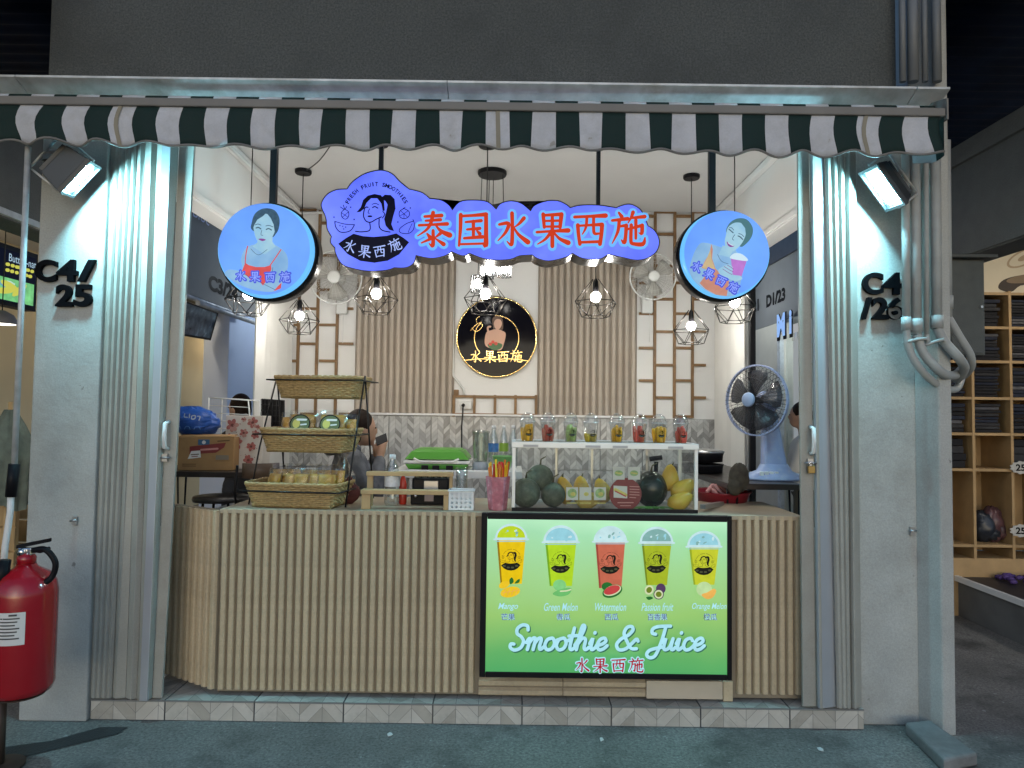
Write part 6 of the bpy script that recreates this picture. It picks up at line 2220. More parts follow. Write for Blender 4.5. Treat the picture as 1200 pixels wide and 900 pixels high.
for z in (0.03, 0.042): pr.stroke('print_lettering', [(-0.14, z), (-0.06, z)], 0.004, M_dp)
pr.stroke('print_lettering', [(0.07, 0.19), (0.14, 0.195)], 0.007, M_dp)
pr.flush(bb)
q = P(246, 545, 0.90)
bx.location = (q.x, 0.92, BT + 0.001)
bx.rotation_euler = (0, 0, R(9))
# blue bag with white lettering on the box
bg = thing('blue_plastic_bag', 'bulging blue plastic bag with white lettering on the cardboard box', 'bag', (0, 0, 0))
rnd = random.Random(4)
mb = MB()
nu, nv = 22, 12
for i in range(nv + 1):
    t = i / nv
    for j in range(nu):
        a = 2 * math.pi * j / nu
        r_ = (math.sin(math.pi * (0.10 + 0.83 * t))) ** 0.55 * (0.93 + 0.14 * rnd.random() + 0.05 * math.sin(5 * a + t * 6))
        mb.v.append(Vector((0.165 * r_ * math.cos(a) - 0.05 * t * t, 0.11 * r_ * math.sin(a), 0.185 * t + 0.012 * rnd.random())))
for i in range(nv):
    for j in range(nu):
        mb.f.append([i * nu + j, i * nu + (j + 1) % nu, (i + 1) * nu + (j + 1) % nu, (i + 1) * nu + j]); mb.m.append(0); mb.s.append(i % 2 == 0)
mb.f.append(list(reversed(range(nu)))); mb.m.append(0); mb.s.append(False)
mb.f.append(list(range(nv * nu, nv * nu + nu))); mb.m.append(0); mb.s.append(False)
obj('bag_body', mb, mat('blue_film', (0.02, 0.085, 0.36), 0.32, var=0.2, nscale=18, bump=0.6, bscale=16), bg)
pr = Print(lambda u, v: Vector((u, -0.112 * math.sqrt(max(0.05, 1 - (u / 0.17) ** 2)) - 0.012, v)))
pr.stroke('lettering', [(-0.02, 0.145), (-0.022, 0.125), (-0.002, 0.122)], 0.006, M_white_pl)
pr.stroke('lettering', [(0.012, 0.143), (0.01, 0.12)], 0.006, M_white_pl)
pr.stroke('lettering', [(0.025, 0.13), (0.045, 0.135), (0.045, 0.115), (0.026, 0.112), (0.025, 0.13)], 0.006, M_white_pl)
pr.stroke('lettering', [(0.06, 0.13), (0.075, 0.128), (0.07, 0.105)], 0.006, M_white_pl)
for x in (-0.06, 0.0, 0.06): pr.stroke('lettering', [(x - 0.018, 0.045), (x - 0.01, 0.062), (x + 0.01, 0.062), (x + 0.018, 0.045)], 0.004, mat('bag_light_blue', (0.10, 0.24, 0.55), 0.4))
pr.flush(bg)
q = P(229, 505, 0.92)
bg.location = (q.x, 0.93, BT + 0.22)
# floral gift bag
fb = thing('floral_gift_bag', 'cream paper gift bag with dusty red flowers on the left bar table', 'bag', (0, 0, 0))
w, d, h = 0.255, 0.12, 0.355
obj('bag_body', MB().hexa([(-w / 2, -d / 2, 0.001), (w / 2, -d / 2, 0.001), (w / 2, d / 2, 0.001), (-w / 2, d / 2, 0.001)],
                          [(-w / 2 - 0.004, -d / 2, h), (w / 2 + 0.004, -d / 2 - 0.004, h), (w / 2 + 0.004, d / 2, h), (-w / 2, d / 2, h)]), mat('floral_paper', (0.60, 0.56, 0.52), 0.6, var=0.06), fb, bev=0.003)
pr = Print(plane_fn((0, -d / 2 - 0.0055, 0)))
M_f1, M_f2, M_f3 = mat('flower_rose', (0.36, 0.12, 0.11), 0.6, var=0.25, nscale=60), mat('flower_dark', (0.14, 0.045, 0.04), 0.6), mat('flower_pale', (0.45, 0.25, 0.22), 0.6)
rnd = random.Random(21)
for (fx, fy, fr_) in ((-0.08, 0.29, 0.050), (0.0, 0.24, 0.034), (0.06, 0.31, 0.042), (0.08, 0.23, 0.034), (-0.05, 0.17, 0.050), (0.055, 0.15, 0.036), (0.0, 0.33, 0.02), (-0.095, 0.22, 0.018), (0.1, 0.28, 0.02), (-0.08, 0.08, 0.04), (0.04, 0.06, 0.04)):
    pr.sfx = '%d%d' % (fx * 1000, fy * 1000)
    for k in range(6):
        a = k * 60 + rnd.uniform(0, 30)
        cx_ = max(-w / 2 + 0.012, min(w / 2 - 0.012, fx + fr_ * 0.5 * math.cos(R(a))))
        cy_ = max(0.012, min(h - 0.012, fy + fr_ * 0.5 * math.sin(R(a))))
        pr.ell('printed_flower', cx_, cy_, fr_ * 0.42, fr_ * 0.3, rnd.choice((M_f1, M_f1, M_f3)), rot=a, n=10)
    pr.ell('printed_flower', fx, fy, fr_ * 0.25, fr_ * 0.22, M_f2, n=10)
pr.sfx = ''
for k in range(46):
    pr.ell('printed_sprig', rnd.uniform(-w / 2 + 0.01, w / 2 - 0.01), rnd.uniform(0.012, h - 0.012), rnd.uniform(0.002, 0.006), 0.0022, rnd.choice((M_f2, M_f3)), rot=rnd.uniform(0, 180), n=7)
pr.flush(fb)
q = P(289, 530, 1.0)
fb.location = (q.x, 1.02, BT + 0.001)
fb.rotation_euler = (0, 0, R(-4))
# white wire rack behind the bags
wk = thing('wire_rack', 'white wire rack behind the blue bag and gift bag', 'rack', P(272, 520, 1.25))
mb = MB()
pts = [P(x, y, Y) for x, y, Y in ((245, 466, 1.2), (291, 469, 1.2), (295, 520, 1.2), (243, 520, 1.2))]
for a, b in ((0, 1), (1, 2), (0, 3)): mb.tube([pts[a], pts[b]], 0.005, 6)
bk = [p_ + Vector((0, 0.22, 0)) for p_ in pts]
for a, b in ((0, 1), (1, 2), (0, 3)): mb.tube([bk[a], bk[b]], 0.005, 6)
for a in range(4): mb.tube([pts[a], bk[a]], 0.004, 6)
for k in range(1, 6):
    f = k / 6
    mb.tube([pts[0].lerp(pts[1], f), bk[0].lerp(bk[1], f)], 0.003, 5)
    mb.tube([pts[0].lerp(pts[3], f), pts[1].lerp(pts[2], f)], 0.003, 5)
obj('wire_frame', mb, M_white_pl, wk)
# black grid panel by the stool
gp = thing('grid_panel', 'black wire grid panel leaning behind the wicker baskets', 'grid', P(322, 505, 1.15))
mb = MB()
A, B, C_, D_ = P(306, 468, 1.15), P(333, 470, 1.15), P(333, 506, 1.15), P(306, 506, 1.15)
for k in range(7):
    f = k / 6
    mb.tube([A.lerp(B, f), D_.lerp(C_, f)], 0.003, 5)
    mb.tube([A.lerp(D_, f), B.lerp(C_, f)], 0.003, 5)
mb.tube([D_, Vector((D_.x, D_.y, BT - 0.05))], 0.004, 5); mb.tube([C_, Vector((C_.x, C_.y, BT - 0.05))], 0.004, 5)
mb.obox(((A + C_) / 2) + Vector((0, 0.014, 0)), (B - A) / 2, Vector((0, 0.002, 0)), (A - D_) / 2)
obj('grid', mb, M_wire, gp)

# ------------------------------------------------------------------ right bar table: pans, basin
pc = P(823, 530, 1.15); pc.z = BT + 0.001
pt_ = thing('stacked_trays', 'two stacked round black trays with silver rim at the table end', 'trays', pc)
for k in range(2):
    z0_ = BT + 0.001 + 0.075 * k
    obj('tray', MB().lathe([(0.10, 0.0), (0.135, 0.004), (0.14, 0.05), (0.145, 0.062), (0.135, 0.062), (0.13, 0.012), (0.001, 0.010)], (pc.x, pc.y, z0_), 32), M_black, pt_)
obj('lid', MB().lathe([(0.148, 0.138), (0.15, 0.15), (0.12, 0.162), (0.001, 0.165)], (pc.x, pc.y, BT + 0.001), 32), M_steel, pt_)
bs_ = P(858, 592, 0.42)
rb = thing('red_basin', 'dark red plastic basin on a stool beneath the desk fan', 'basin', (bs_.x, 0.62, 0.9))
zb2 = P(858, 575, 0.62).z
obj('bowl', MB().lathe([(0.11, -0.13), (0.12, -0.128), (0.168, -0.01), (0.18, 0.0), (0.16, -0.006), (0.112, -0.12), (0.001, -0.12)], (bs_.x, 0.62, zb2), 40), mat('basin_red', (0.20, 0.012, 0.022), 0.35), rb)
obj('pedestal', MB().lathe([(0.17, FZ + 0.001 - zb2), (0.15, FZ + 0.03 - zb2), (0.13, -0.14), (0.12, -0.132)], (bs_.x, 0.62, zb2), 24), M_black, rb)
pk = P(832, 570, 0.60)
mb = MB()
rnd = random.Random(8)
for k in range(5):
    a = Vector((pk.x - 0.02 + 0.02 * k, 0.60 + 0.015 * k, zb2 - 0.01 + 0.02 * (k % 2)))
    mb.tube(crom([tuple(a), tuple(a + Vector((0.03, 0.01, 0.022))), tuple(a + Vector((0.07, -0.01, -0.02))), tuple(a + Vector((0.10, 0.0, -0.05)))], 4), [0.010 + 0.003 * rnd.random() for _ in range(13)], 7)
tag(obj('arm_stand_in_cloth', mb, mat('arm_stand_in_pink', (0.42, 0.20, 0.19), 0.7, var=0.2, nscale=40), None, origin=pk), 'crumpled pink cloth standing in for an arm, hanging into the red basin', 'cloth')  # made-up cloth in place of an indistinct arm
ht = P(866, 552, 0.44)
tag(obj('cloth_bag', MB().ball(ht + Vector((0, 0, -0.04)), (0.060, 0.05, 0.085), 22, 14, bumpy=0.14, seed=2).ball(ht + Vector((-0.03, -0.02, -0.09)), (0.045, 0.035, 0.05), 16, 10, bumpy=0.2, seed=4), mat('camo_cloth', (0.045, 0.04, 0.03), 0.85, var=0.5, nscale=30), None, origin=ht),
    'dark mottled cloth bag hung on the corner of the right bar table', 'bag')
o = obj('tray_edge', MB().obox(P(835, 592, 0.25), Vector((0.10, 0.16, -0.012)), Vector((0.012, -0.008, 0)), Vector((0, 0, 0.012))), M_steel, None, origin=P(835, 592, 0.25))
tag(o, 'thin steel tray edge lying beside the glass case', 'tray')


# ------------------------------------------------------------------ people
def blob(name, caps, balls, m, parent, voxel=0.012, smooth=3):
    """one closed surface grown over tapered limbs and masses"""
    mb = MB()
    for pts, rr in caps:
        mb.tube(pts, rr, 12)
        for p_, r_ in ((pts[0], rr[0]), (pts[-1], rr[-1])): mb.ball(p_, r_ * 0.98, 12, 8)
    for c_, r_ in balls: mb.ball(c_, r_, 18, 12)
    t = obj('tmp', mb, m)
    md = t.modifiers.new('r', 'REMESH'); md.mode = 'VOXEL'; md.voxel_size = voxel; md.use_smooth_shade = True
    sm_ = t.modifiers.new('s', 'SMOOTH'); sm_.iterations = smooth; sm_.factor = 0.5
    me = bpy.data.meshes.new_from_object(t.evaluated_get(bpy.context.evaluated_depsgraph_get()))
    bpy.data.objects.remove(t)
    me.name = name
    me.materials.clear()
    me.materials.append(m)
    o = bpy.data.objects.new(name, me)
    col.objects.link(o)
    o.parent = parent
    return o


M_skin = mat('skin', (0.40, 0.24, 0.165), 0.5, var=0.06)
M_hair = mat('dark_brown_hair', (0.016, 0.009, 0.006), 0.5, spec=0.12, var=0.4, nscale=30, bump=0.4, bscale=120)
V = Vector


def hand_caps(wr, d, side):
    """palm and five bent fingers from the wrist along d"""
    d = V(d).normalized()
    s_ = d.cross(V((0, 0, 1))).normalized() * side
    n_ = s_.cross(d) * side
    caps = [([wr, wr + d * 0.04, wr + d * 0.075], [0.024, 0.034, 0.030])]
    for k, L_ in enumerate((0.062, 0.072, 0.068, 0.052)):
        b = wr + d * 0.07 + s_ * (0.026 - 0.018 * k)
        caps.append(([b, b + d * L_ * 0.55, b + d * L_ * 0.85 - n_ * 0.02], [0.0095, 0.009, 0.008]))
    b = wr + d * 0.025 + s_ * 0.03
    caps.append(([b, b + d * 0.03 + s_ * 0.025, b + d * 0.055 + s_ * 0.028], [0.011, 0.010, 0.009]))
    return caps


def person(label, loc, yaw, sitting, top_m, leg_m, arms, seat_z=0.78, ponytail=False, head_pitch=0.0, hair_m=None):
    """faces +x; loc is the floor point under the hips"""
    hair_m = hair_m or M_hair
    th = thing('person', label, 'person', (0, 0, 0))
    hz = seat_z + 0.09 if sitting else 0.92
    sh = hz + 0.46
    hd = V((0.09, 0, sh + 0.165)) if sitting else V((0.05, 0, sh + 0.22))
    hips = V((0, 0, hz))
    chest = V((0.02, 0, hz + 0.30))
    caps, tcaps, lcaps = [], [], []
    balls, tballs = [], []
    caps.append(([hips, V((0.0, 0, hz + 0.16)), chest, V((0.0, 0, sh))], [0.12, 0.105, 0.12, 0.06]))
    caps.append(([V((0.0, 0, sh)), V((0.0, 0, sh)).lerp(hd, 0.4), V((0.0, 0, sh)).lerp(hd, 0.7)], [0.058, 0.048, 0.048]))
    balls += [(hd, (0.090, 0.074, 0.110)), (hd + V((0.028, 0, -0.055)), (0.062, 0.052, 0.062)), (hd + V((0.094, 0, -0.018)), (0.014, 0.012, 0.022)),
              (hd + V((0.083, 0, -0.064)), (0.012, 0.022, 0.009)), (hd + V((-0.005, 0.074, -0.015)), (0.018, 0.010, 0.030)), (hd + V((-0.005, -0.074, -0.015)), (0.018, 0.010, 0.030)),
              (hd + V((0.068, 0.032, 0.012)), (0.018, 0.018, 0.008)), (hd + V((0.068, -0.032, 0.012)), (0.018, 0.018, 0.008))]
    tcaps.append(([hips - V((0, 0, 0.06)), V((0.0, 0, hz + 0.16)), chest, V((0.0, 0, sh - 0.02))], [0.150, 0.135, 0.145, 0.085]))
    tballs += [(chest + V((0, 0.07, 0.05)), (0.115, 0.10, 0.15)), (chest + V((0, -0.07, 0.05)), (0.115, 0.10, 0.15)), (hips + V((0, 0.05, 0)), (0.13, 0.11, 0.12)), (hips + V((0, -0.05, 0)), (0.13, 0.11, 0.12))]
    for s_, (el, wr, hdv) in zip((1, -1), arms):
        S_ = V((0, s_ * 0.175, sh - 0.035))
        el, wr = V(el), V(wr)
        caps.append(([S_, el, wr], [0.050, 0.040, 0.027]))
        caps += hand_caps(wr, hdv, s_)
        tcaps.append(([V((0, s_ * 0.08, sh - 0.01)), S_, S_.lerp(el, 0.5), el, el.lerp(wr, 0.5), el.lerp(wr, 0.9)], [0.075, 0.068, 0.062, 0.055, 0.047, 0.042]))
    for s_ in (1, -1):
        H_ = V((0, s_ * 0.09, hz - 0.01))
        if sitting:
            K, A_ = V((0.40, s_ * 0.12, hz - 0.02)), V((0.36, s_ * 0.12, hz - 0.42))
        else:
            K, A_ = V((0.02, s_ * 0.095, 0.49)), V((-0.01, s_ * 0.10, 0.08))
        caps.append(([H_, H_.lerp(K, 0.5), K, K.lerp(A_, 0.35), A_], [0.085, 0.078, 0.055, 0.056, 0.038]))
        lcaps.append(([H_, H_.lerp(K, 0.5), K, K.lerp(A_, 0.35), A_], [0.098, 0.090, 0.068, 0.068, 0.055]))
        caps.append(([A_ - V((0.02, 0, 0.02)), A_ + V((0.06, 0, -0.045)), A_ + V((0.15, 0, -0.055))], [0.036, 0.036, 0.026]))
    obj_b = blob('body', caps, balls, M_skin, th, 0.0105)
    blob('clothing_top', tcaps, tballs, top_m, th, 0.013, 4)
    blob('trousers', lcaps, [(hips + V((0, 0, -0.02)), (0.145, 0.165, 0.10))], leg_m, th, 0.013, 4)
    hb = [(hd + V((-0.018, 0, 0.025)), (0.094, 0.085, 0.105)), (hd + V((-0.045, 0, -0.02)), (0.068, 0.078, 0.095))]
    hc = []
    if ponytail:
        hc.append(([hd + V((-0.09, 0, 0.055)), hd + V((-0.135, 0, 0.04)), hd + V((-0.15, 0.005, -0.04)), hd + V((-0.13, 0.01, -0.12)), hd + V((-0.115, 0.01, -0.17))], [0.022, 0.032, 0.038, 0.030, 0.012]))
    hr = blob('hair', hc, hb, hair_m, th, 0.0105, 2)
    # eyes
    ey = MB()
    for s_ in (1, -1): ey.ball(hd + V((0.082, s_ * 0.030, 0.004)), (0.008, 0.011, 0.006), 10, 6)
    obj('eyes', ey, M_black, th)
    th.location = loc
    th.rotation_euler = (0, 0, yaw)
    return th, hd


M_hood = mat('grey_hoodie', (0.135, 0.142, 0.158), 0.9, spec=0.15, var=0.3, nscale=18, bump=1.0, bscale=22)
M_dark = mat('dark_trousers', (0.03, 0.032, 0.04), 0.8, var=0.2)
hp = P(424, 502, 0.85)
seat = hp.z - FZ - 0.165 - 0.46 - 0.09
pw, hd = person('person in grey hooded top with a ponytail, sitting and holding a phone', (hp.x - 0.09, 0.85, FZ), R(22), True, M_hood, M_dark,
                [((0.16, 0.20, seat + 0.28), (0.20, 0.06, seat + 0.535), (0.2, -0.25, 0.9)), ((0.16, -0.20, seat + 0.26), (0.20, -0.06, seat + 0.53), (0.2, 0.25, 0.9))], seat, True)
hood = blob('hood', [([V((0.05, 0.085, seat + 0.585)), V((-0.03, 0.085, seat + 0.61)), V((-0.09, 0.05, seat + 0.61)), V((-0.11, 0, seat + 0.59)), V((-0.09, -0.05, seat + 0.61)), V((-0.03, -0.085, seat + 0.61)), V((0.05, -0.085, seat + 0.585))], [0.03, 0.045, 0.052, 0.058, 0.052, 0.045, 0.03])], [], M_hood, pw, 0.012, 3)
ph = thing('mobile_phone', 'black mobile phone held up by the person in grey', 'phone', P(447, 515, 0.74))
c = P(447, 515, 0.74)
obj('phone_body', MB().obox(c, V((0.030, 0.022, 0.014)), V((-0.012, 0.03, 0.030)) * 0.8, V((0.001, -0.003, 0.003))), M_black, ph, bev=0.002)
obj('screen', MB().obox(c + V((-0.0035, 0.0048, 0)), V((0.027, 0.020, 0.0126)), V((-0.012, 0.03, 0.030)) * 0.72, V((0.0002, -0.0006, 0.0006))), mat('screen_dark', (0.02, 0.02, 0.03), 0.1), ph)
stool('dark bar stool under the person in grey', hp.x - 0.09, 0.85, seat)
p2 = P(293, 452, 2.35)
person('person in dark clothes with black hair standing outside by the blue pillar', (p2.x - 0.05, 2.35, GZ), R(160), False, mat('black_shirt', (0.02, 0.02, 0.024), 0.8, var=0.2), M_dark,
       [((0.10, 0.24, 1.12), (0.28, 0.16, 1.15), (1, -0.2, 0)), ((0.10, -0.24, 1.12), (0.28, -0.16, 1.15), (1, 0.2, 0))])
p3 = P(944, 458, 2.7)
person('person in white shirt standing beyond the desk fan, mostly behind the shutter', (p3.x, 2.7, GZ), R(150), False, mat('white_shirt', (0.55, 0.54, 0.50), 0.8, var=0.05), mat('olive_trousers', (0.07, 0.065, 0.045), 0.8),
       [((0.05, 0.24, 1.12), (0.20, 0.22, 0.98), (1, 0, -0.3)), ((0.05, -0.24, 1.12), (0.20, -0.22, 0.98), (1, 0, -0.3))])

# ------------------------------------------------------------------ outside left: crank rod, extinguisher
rod = thing('awning_crank', 'long steel awning crank rod with black grip hanging beside the pillar', 'crank', P(14, 640, -0.38))
ptop, pmid = P(33, 172, -0.38), P(13, 546, -0.38)
pmid.x = ptop.x + 0.0
pmid = V((ptop.x, -0.38, pmid.z))
obj('rod', MB().tube([ptop, pmid], 0.013, 10), M_galv, rod)
g1 = V((ptop.x - 0.01, -0.38, P(14, 582, -0.38).z))
obj('grip', MB().tube([pmid + V((0, 0, 0.01)), g1], 0.024, 12), M_black, rod)
g2, g3 = P(6, 640, -0.38), P(4, 665, -0.38)
obj('crank_arm', MB().tube([g1 + V((0, 0, 0.01)), P(12, 600, -0.38), g2, g3], 0.014, 10), M_white_pl, rod)
obj('crank_handle', MB().tube([g3, P(4, 712, -0.38)], 0.021, 10), M_black, rod)

Ye = -0.55
fe = thing('fire_extinguisher', 'red fire extinguisher with white instruction label beside the pillar', 'extinguisher', P(31, 845, Ye))
c = P(24.5, 812, Ye)
k = mpp(Ye)
rr = 33 * k
ht_ = (812 - 668) * k
M_fred = mat('extinguisher_red', (0.30, 0.006, 0.012), 0.22, var=0.1, coat=0.5)
cyl = obj('cylinder', MB().lathe([(rr * 0.6, -0.0), (rr * 0.92, 0.012), (rr, 0.04), (rr, ht_ * 0.80), (rr * 0.93, ht_ * 0.88), (rr * 0.72, ht_ * 0.95), (rr * 0.36, ht_ * 1.0), (rr * 0.26, ht_ * 1.04)], c, 40), M_fred, fe)
nk = c + V((0, 0, ht_ * 1.04))
obj('collar', MB().lathe([(rr * 0.30, -0.008), (rr * 0.30, 0.02), (rr * 0.2, 0.04)], nk, 20), M_fred, fe)
obj('valve', MB().box(nk.x - 0.030, nk.x + 0.030, nk.y - 0.018, nk.y + 0.018, nk.z + 0.03, nk.z + 0.062), M_chrome, fe, bev=0.004)
lev = [V((nk.x + a_, nk.y + b_, nk.z + c_)) for a_, b_, c_ in ((-0.04, -0.012, 0.058), (0.10, -0.012, 0.088), (0.10, 0.012, 0.088), (-0.04, 0.012, 0.058))]
obj('lever', MB().hexa(lev, [q_ + V((0, 0, 0.016)) for q_ in lev]), M_black, fe)
obj('carry_grip', MB().tube([V((nk.x + 0.01, nk.y, nk.z + 0.05)), V((nk.x + 0.06, nk.y, nk.z + 0.045)), V((nk.x + 0.10, nk.y, nk.z + 0.06))], 0.008, 8), M_black, fe)
obj('gauge', MB().lathe([(0.016, 0), (0.016, 0.012), (0.001, 0.013)], (nk.x - 0.01, nk.y - 0.018, nk.z + 0.045), 16, axis=(0, -1, 0)), M_chrome, fe)
obj('hose', MB().tube(crom([tuple(nk + V((0.03, 0, 0.05))), tuple(nk + V((0.09, -0.01, 0.055))), tuple(nk + V((0.135, -0.01, 0.0))), tuple(nk + V((0.125, -0.01, -0.06))), tuple(nk + V((0.10, -0.03, -0.09)))], 6), 0.013, 10), M_black, fe)
obj('nozzle', MB().tube([nk + V((-0.05, -0.06, 0.02)), nk + V((-0.06, -0.07, -0.10))], [0.022, 0.028], 10), M_black, fe)
pr = Print(lambda u, v: V((c.x + (rr + 0.0012) * math.sin(u / rr), c.y - (rr + 0.0012) * math.cos(u / rr), c.z + v)), out=(0, -1, 0), start=0.0)


def curved(pr, name, u0, u1, v0, v1, m, n=14, dv=0.0):
    mb, i = pr._mb(name, m)
    vs_ = []
    for j in range(n + 1):
        u = u0 + (u1 - u0) * j / n
        dd = pr.d
        for v in (v0, v1):
            q_ = V((c.x + (rr + 0.001 + dd) * math.sin(u / rr), c.y - (rr + 0.001 + dd) * math.cos(u / rr), c.z + v + dv * j / n))
            vs_.append(q_)
    mb.add(vs_, [[2 * j, 2 * j + 2, 2 * j + 3, 2 * j + 1] for j in range(n)], i, True)


M_lab = mat('label_white', (0.62, 0.62, 0.60), 0.45, var=0.05)
u1 = rr * math.asin(min(0.98, 20 / 33))
lb0, lb1 = ht_ - (748 - 668) * k, ht_ - (712 - 668) * k
curved(pr, 'label', -rr * 1.2, u1, lb0, lb1, M_lab)
Tk = mat('label_ink', (0.06, 0.06, 0.06), 0.5)
for j in range(7):
    curved(pr, 'label_print', u1 - 0.095, u1 - 0.02 - (j % 3) * 0.008, lb1 - 0.028 - j * 0.014, lb1 - 0.022 - j * 0.014, Tk, 5)
for j in range(6):
    curved(pr, 'label_print', -rr * 0.9, u1 - 0.16 - (j % 2) * 0.01, lb1 - 0.022 - j * 0.016, lb1 - 0.016 - j * 0.016, Tk, 5)
for j in range(7):
    curved(pr, 'label_print', u1 - 0.118, u1 - 0.108, lb1 - 0.030 - j * 0.015, lb1 - 0.020 - j * 0.015, Tk, 3)
curved(pr, 'label_print', u1 - 0.150, u1 - 0.128, lb0 + 0.010, lb0 + 0.034, Tk, 3)
curved(pr, 'label_print', u1 - 0.150, u1 - 0.128, lb0 + 0.050, lb0 + 0.070, Tk, 3)
curved(pr, 'label_print', u1 - 0.060, u1 - 0.030, lb1 - 0.014, lb1 - 0.006, Tk, 3)
pr.flush(cyl)
ft = V((c.x, c.y + 0.005, GZ))
obj('stand', MB().tube([V((c.x - 0.085, c.y, GZ + 0.02)), V((c.x - 0.085, c.y, c.z + 0.004))], 0.022, 12).lathe([(0.10, 0.0), (0.10, 0.012), (0.03, 0.02)], (c.x - 0.085, c.y, GZ + 0.001), 24).lathe([(rr * 0.75, -0.006), (rr * 0.75, -0.001)], c, 24), mat('stand_brown', (0.06, 0.04, 0.03), 0.5, metal=0.3), fe)

# ------------------------------------------------------------------ outside right: conduits and box
Yp = -0.165
def conduit(label, pts, r, grp='grey conduits on the pillar', coup=None):
    w_ = [P(*q) if len(q) == 3 else P(q[0], q[1], Yp) for q in pts]
    th = thing('conduit', label, 'conduit', w_[0], grp)
    k_ = 2
    obj('pipe', MB().tube([w_[0], w_[1]], r, 12), M_pipe, th)
    bend = crom([tuple(q) for q in w_[1:]], 7)
    mb = MB().tube(bend, r * 0.98, 12)
    obj('flexible_end', mb, M_pipe, th)
    if coup:
        for y in coup:
            a, b = w_[0], w_[1]
            y0_, y1_ = pts[0][1], pts[1][1]
            f0, f1 = (y - 8 - y0_) / (y1_ - y0_), (y + 7 - y0_) / (y1_ - y0_)
            obj('coupling', MB().tube([a.lerp(b, f0), a.lerp(b, f1)], r * 1.22, 12), M_pipe, th)
    return th


conduit('grey conduit nearest the C4/26 number, bending furthest down', [(1061, 165), (1062, 384), (1065, 408), (1078, 432), (1100, 452, -0.10), (1120, 456, 0.05), (1128, 440, 0.25)], 0.019, coup=[380])
conduit('grey conduit second from the C4/26 number', [(1072, 165), (1074, 392), (1083, 415), (1103, 436), (1118, 440, -0.05), (1128, 432, 0.2)], 0.024, coup=[382])
conduit('thin grey conduit between the thick ones, ending at the clamp', [(1085, 165, -0.15), (1086, 392, -0.15), (1087, 402, -0.15)], 0.013)
conduit('grey conduit second from the pillar edge', [(1096, 165), (1098, 384), (1108, 402), (1124, 420), (1130, 432, -0.08), (1122, 444, 0.05), (1120, 440, 0.25)], 0.024, coup=[378])
conduit('grey conduit on the outer pillar edge beside the electrical box', [(1109, 165, -0.10), (1111, 372, -0.10), (1124, 394, -0.10), (1137, 416, -0.08), (1138, 430, -0.02), (1130, 440, 0.1)], 0.020, coup=[355])
for (x0, y0, x1, y1) in ((1066, 400, 1086, 397), (1086, 404, 1106, 398)):
    a, b = P(x0, y0, Yp - 0.02), P(x1, y1, Yp - 0.02)
    o = obj('pipe_clamp', MB().tube(crom([tuple(a + V((0, 0.05, 0))), tuple(a), tuple(a.lerp(b, 0.5) + V((0, -0.008, 0.004))), tuple(b), tuple(b + V((0, 0.05, 0)))], 5), 0.008, 6).lathe([(0.010, 0), (0.010, 0.012)], b, 8, axis=(0, -1, 0)), M_pipe, None, origin=a)
    tag(o, ('pipe clamp across the lower thick conduits nearest C4/26' if x0 == 1066 else 'pipe clamp beside it, nearer the pillar edge'), 'clamp', 'pipe clamps')
# pipes running up the column above the awning
for i, (x, r_) in enumerate(((1058, 0.016), (1070, 0.026), (1084, 0.014), (1098, 0.022))):
    a, b = P(x, 96, -0.17), P(x - 1, -40, -0.17)
    o = obj('drain_pipe', MB().tube([a, V((a.x, a.y, b.z))], r_, 12), mat('upper_pipe', (0.15, 0.16, 0.165), 0.5, var=0.1), None, origin=a)
    tag(o, '%s dark pipe running up the column above the awning end' % ('thin first', 'thick second', 'thin third', 'rightmost')[i], 'pipe', 'pipes above the awning')
eb = thing('electrical_box', 'dark grey electrical box with sloping cover right of the conduits', 'box', P(1136, 418, 0.45))
Yb = 0.45
x0, x1 = P(1112, 350, Yb).x, P(1154, 350, Yb).x
z0, z1 = P(1134, 416, Yb).z, P(1134, 304, Yb).z
M_eb = mat('box_grey_paint', (0.075, 0.085, 0.085), 0.6, var=0.15, nscale=14, bump=0.2, bscale=120)
obj('case', MB().box(x0, x1, Yb, Yb + 0.22, z0, z1), M_eb, eb, bev=0.006)
obj('rain_cover', MB().hexa([(x0 - 0.02, Yb - 0.05, z1 + 0.002), (x1 + 0.05, Yb - 0.05, z1 + 0.002), (x1 + 0.05, Yb + 0.24, z1 + 0.03), (x0 - 0.02, Yb + 0.24, z1 + 0.03)],
                            [(x0 - 0.02, Yb - 0.05, z1 + 0.022), (x1 + 0.05, Yb - 0.05, z1 + 0.022), (x1 + 0.05, Yb + 0.24, z1 + 0.055), (x0 - 0.02, Yb + 0.24, z1 + 0.055)]), M_eb, eb, bev=0.003)
obj('door', MB().box(x0 + 0.012, x1 - 0.012, Yb - 0.008, Yb - 0.001, z0 + 0.012, z1 - 0.012), M_eb, eb, bev=0.002)
obj('latch', MB().lathe([(0.008, 0), (0.008, 0.012)], (x1 - 0.03, Yb - 0.008, (z0 + z1) / 2), 10, axis=(0, -1, 0)), M_steel, eb)
obj('wall_arm', MB().box(xr2 + 0.001, x0 - 0.001, Yb + 0.06, Yb + 0.16, z1 - 0.14, z1 - 0.06), M_eb, eb)

